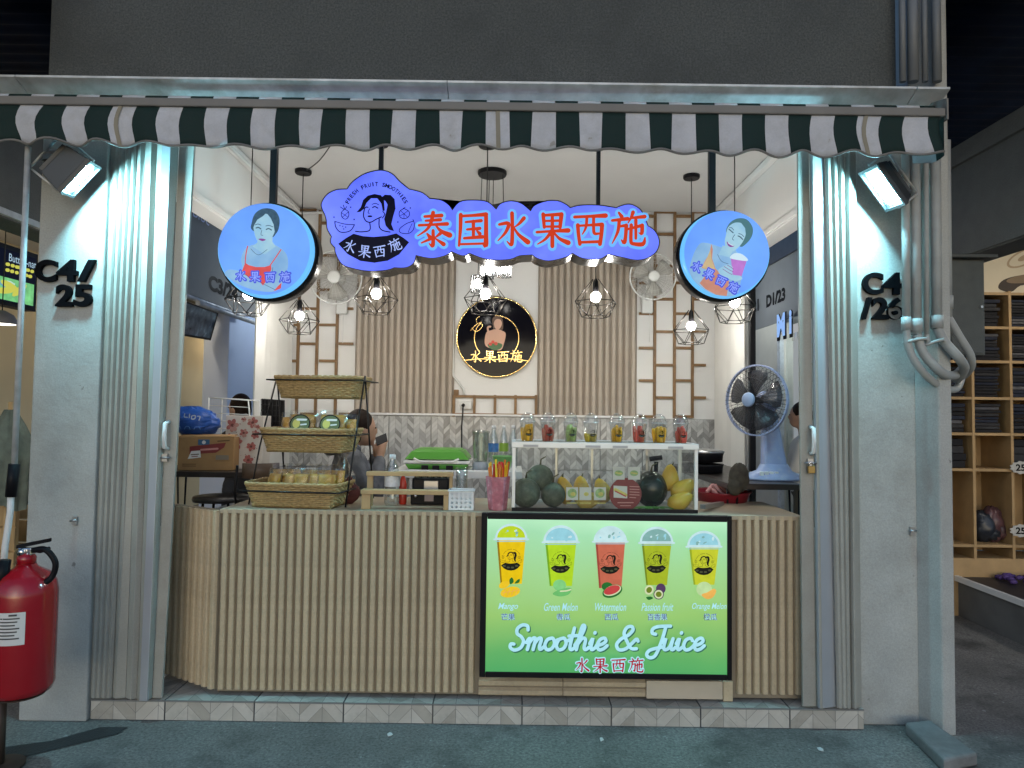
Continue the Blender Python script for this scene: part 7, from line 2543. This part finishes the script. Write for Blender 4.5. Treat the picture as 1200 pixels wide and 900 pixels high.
# ------------------------------------------------------------------ right neighbour: clothes shelves
Yk = 1.95
sv = thing('clothes_shelf', 'tall pine shelf of square compartments with dark folded clothes', 'shelf', (4.6, Yk + 0.2, 0.35))
M_pine = mat('pine_board', (0.36, 0.235, 0.11), 0.5, var=0.2, nscale=7, rnd=0.08, bump=0.08)
vx_ = [P(1141, 500, Yk).x + 0.0]
kx = mpp(Yk)
cols_px = [1141, 1186, 1237, 1288, 1339]
rows_px = [344, 384, 424, 467, 509, 551, 640]
xs = [P(q_, 500, Yk).x for q_ in cols_px]
zs = [P(1165, q_, Yk).z for q_ in rows_px]
xs.insert(0, xs[0] - 46 * kx)
dep = 0.36
bt_ = 0.022
for i, x in enumerate(xs):
    obj('upright_board', MB().box(x - bt_ / 2, x + bt_ / 2, Yk, Yk + dep, zs[-1] - 0.1 - 0.001 * i, zs[0] + bt_), M_pine, sv)
for j, z in enumerate(zs):
    for i in range(len(xs) - 1):
        obj('shelf_board', MB().box(xs[i] + bt_ / 2 + 0.001, xs[i + 1] - bt_ / 2 - 0.001, Yk + 0.002, Yk + dep - 0.001, z - bt_ / 2, z + bt_ / 2), M_pine, sv)
obj('back_board', MB().box(xs[0], xs[-1], Yk + dep + 0.001, Yk + dep + 0.012, zs[-1] - 0.1, zs[0] + bt_), M_pine, sv)
obj('plinth', MB().box(xs[0] + 0.02, xs[-1] - 0.02, Yk + 0.01, Yk + dep - 0.02, GZ + 0.001, zs[-1] - 0.102), M_pine, sv)
rnd = random.Random(31)
M_cl = [mat('cloth_%s' % n, c_, 0.9, var=0.3, nscale=20) for n, c_ in (('black', (0.012, 0.012, 0.015)), ('navy', (0.016, 0.02, 0.035)), ('charcoal', (0.03, 0.03, 0.034)), ('grey', (0.09, 0.09, 0.10)))]
rown = ('top', 'second', 'third', 'fourth', 'fifth', 'bottom')
coln = ('hidden first', 'first', 'second', 'third', 'fourth')
for i in range(len(xs) - 1):
    for j in range(5):
        if i == 1 and j == 4: continue
        if xs[i] > 4.9: continue
        n_l = rnd.randint(7, 10) if j < 4 else 4
        x0_, x1_ = xs[i] + 0.02, xs[i + 1] - (0.05 if i == 1 else 0.03)
        z_ = zs[j + 1] + bt_ / 2 + 0.002
        Hh = zs[j] - bt_ / 2 - z_ - 0.03
        th = thing('folded_clothes', 'stack of dark folded clothes, %s row down, %s shelf column from the pillar' % (rown[j], coln[i]), 'clothes', ((x0_ + x1_) / 2, Yk + 0.18, z_), 'stacks of folded clothes')
        mb = MB()
        lh = Hh / n_l
        for l in range(n_l):
            jx = rnd.uniform(0, 0.025)
            mb.box(x0_ + jx, x1_ - rnd.uniform(0, 0.03), Yk + 0.03 + rnd.uniform(0, 0.03), Yk + 0.32, z_ + l * lh + 0.001, z_ + (l + 1) * lh - 0.002, m=rnd.choice((0, 0, 0, 1, 2, 2, 3)) if l % 3 else rnd.choice((0, 1)))
        obj('layers', mb, M_cl, th, bev=0.006)
# bags in the lower compartment
for k_, (x, y, c_, sz, lb_) in enumerate(((1151, 612, (0.02, 0.025, 0.035), (0.10, 0.10, 0.13), 'dark bag slumped in the tall lower compartment of the pine shelf'), (1162, 606, (0.10, 0.05, 0.055), (0.09, 0.09, 0.15), 'maroon film-wrapped bundle leaning in the tall lower compartment of the pine shelf'))):
    c2 = P(x, y, Yk + 0.16); c2.z = zs[-1] + bt_ / 2 + sz[2] * 0.9
    tag(obj('wrapped_bundle', MB().ball(c2, sz, 22, 14, bumpy=0.22, seed=k_ + 3).ball(c2 + V((0.05, -0.03, -0.04)), (sz[0] * 0.7, sz[1] * 0.7, sz[2] * 0.5), 16, 10, bumpy=0.3, seed=k_ + 9).ball(c2 + V((-0.04, -0.02, 0.06)), (sz[0] * 0.5, sz[1] * 0.6, sz[2] * 0.55), 16, 10, bumpy=0.3, seed=k_ + 19), mat('bundle_%d' % k_, c_, 0.35, var=0.4, nscale=18, bump=0.5, bscale=18), None, origin=c2), lb_, 'bundle')
for k_, (y, lb_) in enumerate(((548, 'upper white price tag reading 250 on the pine shelf'), (622, 'lower white price tag reading 250 on the pine shelf'))):
    c2 = P(1199, y, Yk - 0.02)
    th = thing('price_tag', lb_, 'tag', c2, 'price tags on the pine shelf')
    pts = []
    for a in range(0, 360, 15):
        w_ = 1.0 + (0.12 if (a // 15) % 2 else -0.05)
        pts.append(c2 + V((0.10 * w_ * math.cos(R(a)), 0, 0.05 * w_ * math.sin(R(a)))))
    cd = obj('card', MB().prism(pts, (0, 0.003, 0)), mat('tag_paper', (0.42, 0.41, 0.38), 0.7, var=0.15, nscale=30), th)
    pr = Print(plane_fn(c2))
    pr.text('price', '250', 0.0, 0, 0.12, 0.055, M_letter, bold=0.03)
    pr.flush(cd)
    obj('clip', MB().box(c2.x - 0.012, c2.x + 0.012, c2.y + 0.0035, Yk - 0.001, c2.z - 0.012, c2.z + 0.012), M_steel, th)
# printed banner above the shelf
bn = thing('wall_banner', 'cream banner with sketched plates and cups above the pine shelf', 'banner', P(1165, 343, Yk + 0.3))
bf = obj('sheet', MB().box(xs[0], xs[-1] + 0.6, Yk + 0.30, Yk + 0.305, zs[0] + 0.03, zs[0] + 0.9), mat('banner_cream', (0.58, 0.53, 0.42), 0.7, var=0.05), bn)
pr = Print(lambda u, v: P(u, -v, Yk + 0.30))
M_sk, M_sk2 = mat('sketch_brown', (0.20, 0.15, 0.10), 0.7), mat('sketch_dark', (0.05, 0.04, 0.035), 0.7)
pr.ell('sketched_plate', 1200, -302, 22, 9, mat('sketch_tan', (0.36, 0.28, 0.19), 0.7), rot=25); pr.ell('sketched_plate', 1200, -302, 19, 7, MATS['banner_cream'], rot=25); pr.ell('sketched_plate', 1200, -302, 8, 3, MATS['sketch_tan'], rot=25)
pr.spline('sketched_bowl', [(1170, -338), (1176, -328), (1200, -322), (1240, -320), (1240, -340), (1200, -334), (1185, -342)], M_sk2)
pr.ell('sketched_bowl', 1205, -326, 26, 5, M_sk, rot=8)
for k_ in range(5): pr.stroke('sketched_lines', [(1130 + k_ * 3, -292 - k_ * 1.5), (1165, -280 - k_ * 3), (1200, -262 - k_ * 5)], 0.7, M_sk)
pr.spline('sketched_cup', [(1160, -287), (1170, -280), (1180, -282), (1176, -290), (1166, -294)], M_sk2)
pr.flush(bf)
# low display platform with goods
plf = thing('display_platform', 'low white-edged display platform in front of the pine shelf', 'platform', PZ(1190, 690, GZ))
zpl = 0.24
a = [PZ(q_[0], q_[1], zpl) for q_ in ((1112, 652), (1180, 656), (1300, 712), (1300, 742), (1112, 672))]
obj('deck', MB().prism(a, (0, 0, -0.03)), mat('platform_black', (0.02, 0.02, 0.024), 0.5), plf)
ed = [PZ(1112, 672, zpl), PZ(1300, 742, zpl)]
d_ = (ed[1] - ed[0]).normalized()
nn = V((d_.y, -d_.x, 0))
mb = MB().hexa([ed[0] + nn * 0.001 - V((0, 0, 0.03)), ed[1] + nn * 0.001 - V((0, 0, 0.03)), ed[1] + nn * 0.03 - V((0, 0, 0.03)), ed[0] + nn * 0.03 - V((0, 0, 0.03))],
               [ed[0] + nn * 0.001 + V((0, 0, 0.012)), ed[1] + nn * 0.001 + V((0, 0, 0.012)), ed[1] + nn * 0.03 + V((0, 0, 0.012)), ed[0] + nn * 0.03 + V((0, 0, 0.012))])
obj('edge_strip', mb, M_white_pl, plf)
obj('skirt', MB().hexa([ed[0] - V((0, 0, zpl - GZ)), ed[1] - V((0, 0, zpl - GZ)), ed[1] - nn * 0.05 - V((0, 0, zpl - GZ)), ed[0] - nn * 0.05 - V((0, 0, zpl - GZ))],
                       [ed[0] - V((0, 0, 0.031)), ed[1] - V((0, 0, 0.031)), ed[1] - nn * 0.05 - V((0, 0, 0.031)), ed[0] - nn * 0.05 - V((0, 0, 0.031))]), mat('platform_grey', (0.12, 0.125, 0.125), 0.6, var=0.2), plf)
wp = [PZ(q_[0], q_[1], zpl + 0.012) for q_ in ((1116, 655), (1182, 656), (1196, 673), (1160, 668))]
o = obj('white_board', MB().prism(wp, (0, 0, -0.008)), M_white_pl, None, origin=wp[0])
tag(o, 'white board lying on the low display platform', 'board')
pg = PZ(1192, 682, zpl)
mb = MB()
rnd = random.Random(5)
for k_ in range(26):
    mb.ball(pg + V((rnd.uniform(-0.10, 0.25), rnd.uniform(-0.10, 0.10), 0.018 + 0.02 * rnd.random())), (0.03, 0.022, 0.018), 8, 5, bumpy=0.3, seed=k_)
tag(obj('purple_goods', mb, mat('purple_cloth', (0.07, 0.035, 0.16), 0.6, var=0.4, nscale=20), None, origin=pg), 'heap of small purple goods on the low display platform', 'goods')

# ------------------------------------------------------------------ the lanes seen through the open sides
M_creamw = mat('cream_wall', (0.60, 0.52, 0.34), 0.8, var=0.05, nscale=2)
M_bluew = mat('pale_blue_wall', (0.42, 0.50, 0.66), 0.7, var=0.05, nscale=2)
M_lanegrey = mat('lane_fascia', (0.17, 0.17, 0.165), 0.8, var=0.08, nscale=4, bump=0.2)
M_dkband = mat('dark_signband', (0.012, 0.012, 0.018), 0.4)


def lane_text(parent, t, X, s, Y0, zc, L_, h):
    """raised black unit number on the fascia at plane X; s = +1 reads along -Y (right-hand lane), -1 along +Y"""
    pr = Print(lambda u, v: V((X, Y0 - s * u, zc + v)), out=(-s, 0, 0), start=0.004)
    pr.text('unit_lettering', t, 0, 0, L_, h, M_letter, bold=0.05)
    pr.flush(parent)


ls = thing('shop_across_left_lane', 'grey-fronted shop with cream wall across the left lane, numbered C3/24', 'building', (-4.3, 5, GZ))
fs = obj('fascia', MB().box(-4.3, -4.0, 2.6, 14, 2.93, 5.2), M_lanegrey, ls)
obj('sign_band', MB().box(-3.995, -3.97, 2.6, 14, 3.98, 4.6), M_dkband, ls)
lane_text(fs, 'C3/24', -4.0, -1, PXX(262, 338, -4.0).y, PXX(262, 338, -4.0).z, 0.95, 0.21)
pr = Print(lambda u, v: V((-3.969, u, v)), out=(1, 0, 0))
q_ = PXX(236, 252, -3.969)
pr.text('sign_lettering', 'Bloc', q_.y, q_.z, 0.45, 0.16, mat('sign_white_letters', (0.4, 0.42, 0.6), 0.5))
pr.flush(fs)
obj('cream_wall', MB().box(-5.3, -5.2, -1.5, 12, GZ, 3.2), M_creamw, ls)
obj('pillar', MB().box(-4.35, -3.99, PXX(268, 420, -3.99).y, PXX(300, 420, -3.99).y, GZ, 2.925), M_bluew, ls, bev=0.01)
obj('shop_ceiling', MB().box(-5.2, -4.31, -1.5, 12, 3.2, 3.25), M_white, ls)
aw = MB()
a0, a1 = PXX(226, 343, -3.9), PXX(272, 360, -3.9)
for dz, dx in ((0, 0), (-0.12, 0.25)):
    aw.tube([V((-3.9 + dx, a0.y - 0.4, 2.86 + dz)), V((-3.9 + dx, a1.y + 0.4, 2.86 + dz))], 0.03, 8)
for k_ in range(5):
    y_ = a0.y + (a1.y - a0.y) * k_ / 4
    aw.tube([V((-3.9, y_, 2.86)), V((-3.65, y_ + 0.1, 2.74))], 0.018, 6)
obj('awning_frame', aw, M_galv, ls)
tv = thing('tilted_television', 'dark television tilted down on the cream wall beyond the cardboard box', 'television', (-4.15, 5.2, 2.4))
q0, q1, q2, q3 = PXX(213, 399, -4.25), PXX(243, 398, -4.15), PXX(256, 364, -4.05), PXX(213, 350, -4.1)
q1 = PXX(246, 398, -4.15)
sc_ = [PXX(205, 392, -4.2), PXX(247, 399, -4.2), PXX(256, 367, -4.1), PXX(205, 348, -4.1)]
obj('casing', MB().prism(sc_, (-0.06, 0, 0.01)), M_black, tv)
ctr = sum(sc_, V()) / 4
obj('screen', MB().add([ctr + (q_ - ctr) * 0.88 + V((0.012, -0.004, 0)) for q_ in sc_], [(0, 1, 2, 3)]), mat('tv_screen', (0.10, 0.13, 0.15), 0.25, var=0.9, nscale=9), tv)
obj('wall_arm', MB().tube([ctr + V((-0.05, 0, 0.02)), V((-5.19, ctr.y, ctr.z + 0.2))], 0.02, 8), M_black, tv)
# hanging goods beyond
hg = thing('hanging_toys', 'rack of colourful hanging packets beyond the blue pillar', 'packets', (-3.2, 7.6, GZ))
obj('pole', MB().tube([(-3.25, 7.3, GZ), (-3.25, 7.3, 3.0)], 0.015, 8), M_steel, hg)
rnd = random.Random(17)
pal = [mat('packet_%s' % n, c_, 0.4) for n, c_ in (('pink', (0.5, 0.06, 0.25)), ('white', (0.55, 0.55, 0.55)), ('violet', (0.14, 0.05, 0.3)), ('teal', (0.04, 0.25, 0.3)), ('red', (0.45, 0.03, 0.03)), ('dark', (0.02, 0.02, 0.03)))]
for k_ in range(34):
    x, y, z = -3.25 + rnd.uniform(-0.25, 0.32), 7.25 + rnd.uniform(-0.15, 0.15), 1.55 + rnd.uniform(0, 0.75)
    obj('packet', MB().obox((x, y, z), (0.05, 0.01, 0), (0, 0.008, 0), (0.006, 0, 0.075)), pal[k_ % 6], hg)
obj('rail', MB().tube([(-3.55, 7.3, 2.38), (-2.95, 7.3, 2.38)], 0.01, 6), M_steel, hg)
# end of the lanes
ew = thing('lane_end_wall', 'pale wall closing the far end of the lanes', 'wall', (0, 13.5, GZ))
obj('wall_face', MB().box(-9, 9, 13.5, 13.6, GZ, 5.6), M_white, ew)

rs = thing('shop_across_right_lane', 'grey-fronted shop with pale glass front across the right lane, numbered D1/23', 'building', (4.3, 6, GZ))
fs = obj('fascia', MB().box(4.0, 4.3, 3.5, 14, 2.93, 5.2), M_lanegrey, rs)
obj('sign_band', MB().box(3.97, 3.995, 3.5, 14, 3.86, 4.6), M_dkband, rs)
for t_, x, y, L_ in (('D1/23', 909, 349, 0.75), ('D1/21', 880, 361, 0.75)):
    q_ = PXX(x, y, 4.0)
    lane_text(fs, t_, 4.0, 1, q_.y, q_.z, L_, 0.20)
ya, yb, yc, yd = PXX(936, 440, 4.0).y - 1.2, PXX(914, 440, 4.0).y, PXX(881, 440, 4.0).y, PXX(866, 440, 4.0).y
obj('wall', MB().box(4.0, 4.2, yb, yc, GZ, 2.925), mat('lane_cream', (0.48, 0.45, 0.38), 0.8, var=0.05), rs)
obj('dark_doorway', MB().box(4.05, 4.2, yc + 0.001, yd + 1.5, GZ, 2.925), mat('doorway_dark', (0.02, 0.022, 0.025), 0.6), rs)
obj('door_post', MB().box(3.95, 4.0, yc + 0.05, yc + 0.25, GZ, 2.92), M_blackmet, rs)
obj('shop_wall', MB().box(4.9, 5.0, ya - 2, yb, GZ, 2.925), mat('shop_mint', (0.42, 0.56, 0.58), 0.7, var=0.05), rs)
obj('door_frame', MB().box(3.96, 4.02, yb - 0.10, yb - 0.001, GZ, 2.72), M_galv, rs)
obj('glass_front', MB().add([(4.05, ya - 2, GZ), (4.05, yb - 0.1, GZ), (4.05, yb - 0.1, 2.72), (4.05, ya - 2, 2.72)], [(0, 1, 2, 3)]), M_glass, rs)
q_ = PXX(930, 378, 4.0)
ms = thing('lit_letters', 'blue-white block letters MI over the glass shop across the right lane', 'sign', q_)
for ch_, dy in (('M', 0.28), ('i', -0.06)):
    pr = Print(lambda u, v: V((3.93, q_.y + dy - u, q_.z + v)), out=(-1, 0, 0), start=0.002)
    pr.text('letter', ch_, 0, 0, 0.30 if ch_ == 'M' else 0.09, 0.34, em('letter_glow', lin(150, 190, 250), 0.9), bold=0.05)
    pr.flush(ms)
    pr = Print(lambda u, v: V((3.945, q_.y + dy - u + 0.01, q_.z + v - 0.02)), out=(-1, 0, 0), start=0.0)
    pr.text('letter_shadow_box', ch_, 0, 0, 0.36 if ch_ == 'M' else 0.14, 0.40, M_letter, bold=0.09)
    pr.flush(ms)
hp_ = thing('hanging_plants', 'row of small hanging plants and ornaments inside the glass shop door', 'plants', (4.3, yb - 0.7, GZ))
rnd = random.Random(9)
pal2 = [mat('plant_lime', (0.22, 0.30, 0.04), 0.6), mat('plant_green', (0.06, 0.16, 0.05), 0.6), mat('pot_red', (0.28, 0.08, 0.06), 0.6), mat('pot_white', (0.5, 0.48, 0.42), 0.6)]
obj('string', MB().tube([(4.35, yb - 0.55, 0.3), (4.35, yb - 0.55, 2.7)], 0.006, 5).tube([(4.35, yb - 0.95, 0.3), (4.35, yb - 0.95, 2.7)], 0.006, 5), M_cable, hp_)
for k_ in range(12):
    z = 0.5 + 0.165 * k_
    y = yb - 0.55 - (0.4 if k_ % 2 else 0)
    obj('pot', MB().lathe([(0.05, 0), (0.07, 0.09), (0.06, 0.09)], (4.35, y, z), 10), pal2[2 + k_ % 2], hp_)
    mb = MB()
    for _ in range(26):
        d = V((rnd.uniform(-1, 1), rnd.uniform(-1, 1), rnd.uniform(-0.4, 1))).normalized() * rnd.uniform(0.04, 0.13)
        o_ = V((4.35, y, z + 0.10)) + d
        mb.add([o_, o_ + V((rnd.uniform(-.04, .04), rnd.uniform(-.04, .04), rnd.uniform(-.03, .03))), o_ + V((rnd.uniform(-.04, .04), rnd.uniform(-.04, .04), 0.03))], [(0, 1, 2)])
    obj('leaves', mb, pal2[k_ % 2], hp_)

# ------------------------------------------------------------------ left neighbour at the picture's border
mbd = thing('lit_menu_board', 'lit menu board with green picture under the concrete beam at far left', 'menu board', PXX(20, 356, -3.9))
yy0, yy1 = -0.3, PXX(44, 330, -3.9).y
zz0, zz1 = PXX(20, 356, -3.9).z, PXX(20, 296, -3.9).z
obj('case', MB().box(-4.0, -3.905, yy0, yy1, zz0 - 0.03, zz1 + 0.04), M_black, mbd)
bfc = obj('panel', MB().box(-3.904, -3.90, yy0 + 0.02, yy1 - 0.03, zz0, zz1), em('board_dark', lin(16, 20, 44), 0.5), mbd)
pr = Print(lambda u, v: V((-3.90, u, v)), out=(1, 0, 0))
zm = zz0 + (zz1 - zz0) * 0.46
pr.poly('picture', [(yy0 + 0.03, zz0 + 0.01), (yy1 - 0.04, zz0 + 0.01), (yy1 - 0.04, zm), (yy0 + 0.03, zm)], em('board_green', lin(120, 200, 130), 0.9, 0.35, 12))
rnd = random.Random(2)
for k_ in range(16):
    pr.ell('picture', rnd.uniform(yy0 + 0.2, yy1 - 0.2), rnd.uniform(zz0 + 0.05, zm - 0.04), rnd.uniform(0.03, 0.11), rnd.uniform(0.01, 0.03), rnd.choice((em('board_pale', lin(190, 226, 210), 0.9), em('board_blue', lin(110, 170, 190), 0.9), em('board_yel', lin(210, 210, 90), 0.9))), rot=rnd.uniform(-30, 40), n=12)
tya, tyb = PXX(10, 305, -3.9).y, PXX(42, 308, -3.9).y
pr.text('lettering', 'Butt el-nat', (tya + tyb) / 2, zz1 - 0.055, tyb - tya, 0.060, em('board_white', lin(180, 210, 230), 0.9))
for r_ in range(2):
    xq = tya - 0.02
    while xq < tyb - 0.03:
        wq = rnd.uniform(0.015, 0.04)
        pr.stroke('small_print', [(xq, zz1 - 0.115 - r_ * 0.045), (xq + wq, zz1 - 0.112 - r_ * 0.045)], 0.026, MATS['board_yel'])
        xq += wq + rnd.uniform(0.022, 0.034)
pr.flush(bfc)
E_warm = em('warm_panel', (1.0, 0.80, 0.55), 34.0)
def ceiling_lamp(label, x, y, z, L_, m, w_=0.10, cat='ceiling lamp'):
    th = thing('ceiling_lamp', label, cat, (x, y, z))
    obj('fitting', MB().box(x - w_ / 2 - 0.02, x + w_ / 2 + 0.02, y - L_ / 2 - 0.02, y + L_ / 2 + 0.02, z, z + 0.04), M_white_pl, th, bev=0.004)
    obj('diffuser', MB().box(x - w_ / 2, x + w_ / 2, y - L_ / 2, y + L_ / 2, z - 0.07, z - 0.001), m, th)
    return th
ceiling_lamp('warm ceiling lamp above the lit menu board, nearer the border', -4.45, 2.0, 3.15, 0.5, E_warm)
ceiling_lamp('warm ceiling lamp above the lit menu board, nearer the pillar', -4.45, 5.0, 3.15, 0.9, E_warm)
ceiling_lamp('added warm ceiling lamp at the back of the cream-walled shop', -4.6, 8.4, 3.15, 0.9, E_warm)  # extra lamp added to brighten the far cream wall
E_tube = em('tube_white', (0.86, 0.95, 1.0), 42.0)
ceiling_lamp('white tube lamp in the left lane beyond the kiosk', -3.0, 6.8, 3.6, 1.2, E_tube, 0.08)
ceiling_lamp('white tube lamp in the right lane beyond the kiosk', 3.0, 6.8, 3.6, 1.2, E_tube, 0.08)
ceiling_lamp('white lamp inside the glass shop across the right lane', 4.55, 5.8, 2.85, 1.0, E_tube, 0.08)
ceiling_lamp('warm lamp above the pine clothes shelf', 4.6, 0.9, 3.2, 0.9, em('warm_tube', (1.0, 0.92, 0.78), 36.0), 0.10)
sl = thing('dome_lamp', 'small dark dome lamp with lit rim by the cream wall at far left', 'lamp', P(4, 382, 1.3))
c2 = P(2, 380, 1.3)
obj('shade', MB().shell([(0.10, 0.0), (0.095, 0.03), (0.07, 0.07), (0.02, 0.10), (0.001, 0.102)], c2, 24), mat('lamp_grey', (0.12, 0.12, 0.13), 0.5), sl)
obj('bulb', MB().lathe([(0.085, 0.0), (0.085, 0.008)], c2, 20), em('lamp_rim', (1.0, 0.95, 0.85), 3.0), sl)
obj('cord', MB().tube([c2 + V((0, 0, 0.1)), V((c2.x, c2.y, 3.18))], 0.004, 6), M_cable, sl)
fd = thing('hanging_garment', 'grey-green cloth hanging in folds from a stand beside the pillar', 'garment', P(14, 600, 0.75))
ct = P(12, 480, 0.75)
rnd = random.Random(12)
mb = MB()
nn_, kk = 40, 12
for i in range(kk + 1):
    t = i / kk
    for j in range(nn_):
        a = 2 * math.pi * j / nn_
        r_ = (0.03 + 0.10 * math.sin(min(1, t * 2.2) * math.pi / 2) - 0.03 * t) * (1 + 0.16 * math.sin(7 * a + 2 * t) + 0.08 * math.sin(13 * a - 3 * t))
        mb.v.append(ct + V((r_ * math.cos(a) + 0.02 * t, r_ * 0.8 * math.sin(a), -0.62 * t + 0.02 * math.sin(3 * a) * t)))
for i in range(kk):
    for j in range(nn_):
        mb.f.append([i * nn_ + j, i * nn_ + (j + 1) % nn_, (i + 1) * nn_ + (j + 1) % nn_, (i + 1) * nn_ + j]); mb.m.append(0); mb.s.append(True)
mb.f.append(list(reversed(range(nn_)))); mb.m.append(0); mb.s.append(False)
obj('cloth', mb, mat('garment_green', (0.12, 0.145, 0.12), 0.85, var=0.35, nscale=16, bump=0.4, bscale=40), fd)
obj('stick', MB().tube([ct + V((0, 0, 0.05)), V((ct.x, ct.y, GZ))], 0.012, 8), M_wood, fd)
cr_ = P(4, 640, 0.9)
wc = thing('wooden_crate', 'brown wooden crate standing behind the crank rod at far left', 'crate', (cr_.x, 1.0, GZ))
z_t = P(4, 588, 0.9).z
for k_ in range(6):
    z0_ = GZ + 0.01 + (z_t - GZ - 0.01) * k_ / 6
    z1_ = GZ + 0.01 + (z_t - GZ - 0.01) * (k_ + 1) / 6 - 0.012
    obj('slat', MB().box(cr_.x - 0.30, cr_.x + 0.07, 0.90, 0.915, z0_, z1_), M_wood, wc)
    obj('slat', MB().box(cr_.x - 0.30, cr_.x + 0.07, 1.20, 1.215, z0_, z1_), M_wood, wc)
for x in (cr_.x - 0.28, cr_.x + 0.05):
    for y in (0.93, 1.185):
        obj('corner_post', MB().box(x - 0.015, x + 0.015, y - 0.0145, y + 0.0145, GZ + 0.002, z_t - 0.012), M_wood, wc)

# ------------------------------------------------------------------ small things
cb1 = obj('ceiling_cable', MB().tube([V((XL + 0.06, 0.3, CZ - 0.06)), V((XL + 0.06, YB - 0.05, CZ - 0.06)), V((-0.9, YB - 0.03, CZ - 0.03))], 0.012, 8), M_white_pl, None, origin=(XL, 0.3, CZ))
tag(cb1, 'white cable trunking along the ceiling edge above the red-top portrait sign', 'trunking')
a = P(357, 200, 1.3)
cb2 = obj('ceiling_cable', MB().tube(crom([(a.x, a.y, CZ - 0.01), (a.x + 0.2, a.y - 0.3, CZ - 0.03), (a.x + 0.45, a.y - 0.75, CZ - 0.012)], 6), 0.004, 6), M_cable, None, origin=a)
tag(cb2, 'thin black cable crossing the ceiling from the lamp rose by the emblem', 'cable')
rnd = random.Random(6)
for (x, y, lb_) in ((457, 862, 'tiny white paper scrap on the pavement below the counter middle'), (1090, 886, 'white paper scrap on the pavement beside the kerb stub'), (962, 880, 'small white scrap on the pavement in front of the right shutter'), (705, 868, 'tiny pale scrap on the pavement below the menu light box')):
    c2 = PZ(x, y, GZ)
    mb = MB()
    pts = [c2 + V((rnd.uniform(0.5, 1) * 0.016 * math.cos(R(q_)), rnd.uniform(0.5, 1) * 0.03 * math.sin(R(q_)), 0.004 + rnd.uniform(0, 0.006))) for q_ in range(0, 360, 60)]
    mb.prism(pts, (0, 0, -0.003))
    tag(obj('paper_scrap', mb, M_lab, None, origin=c2), lb_, 'litter')
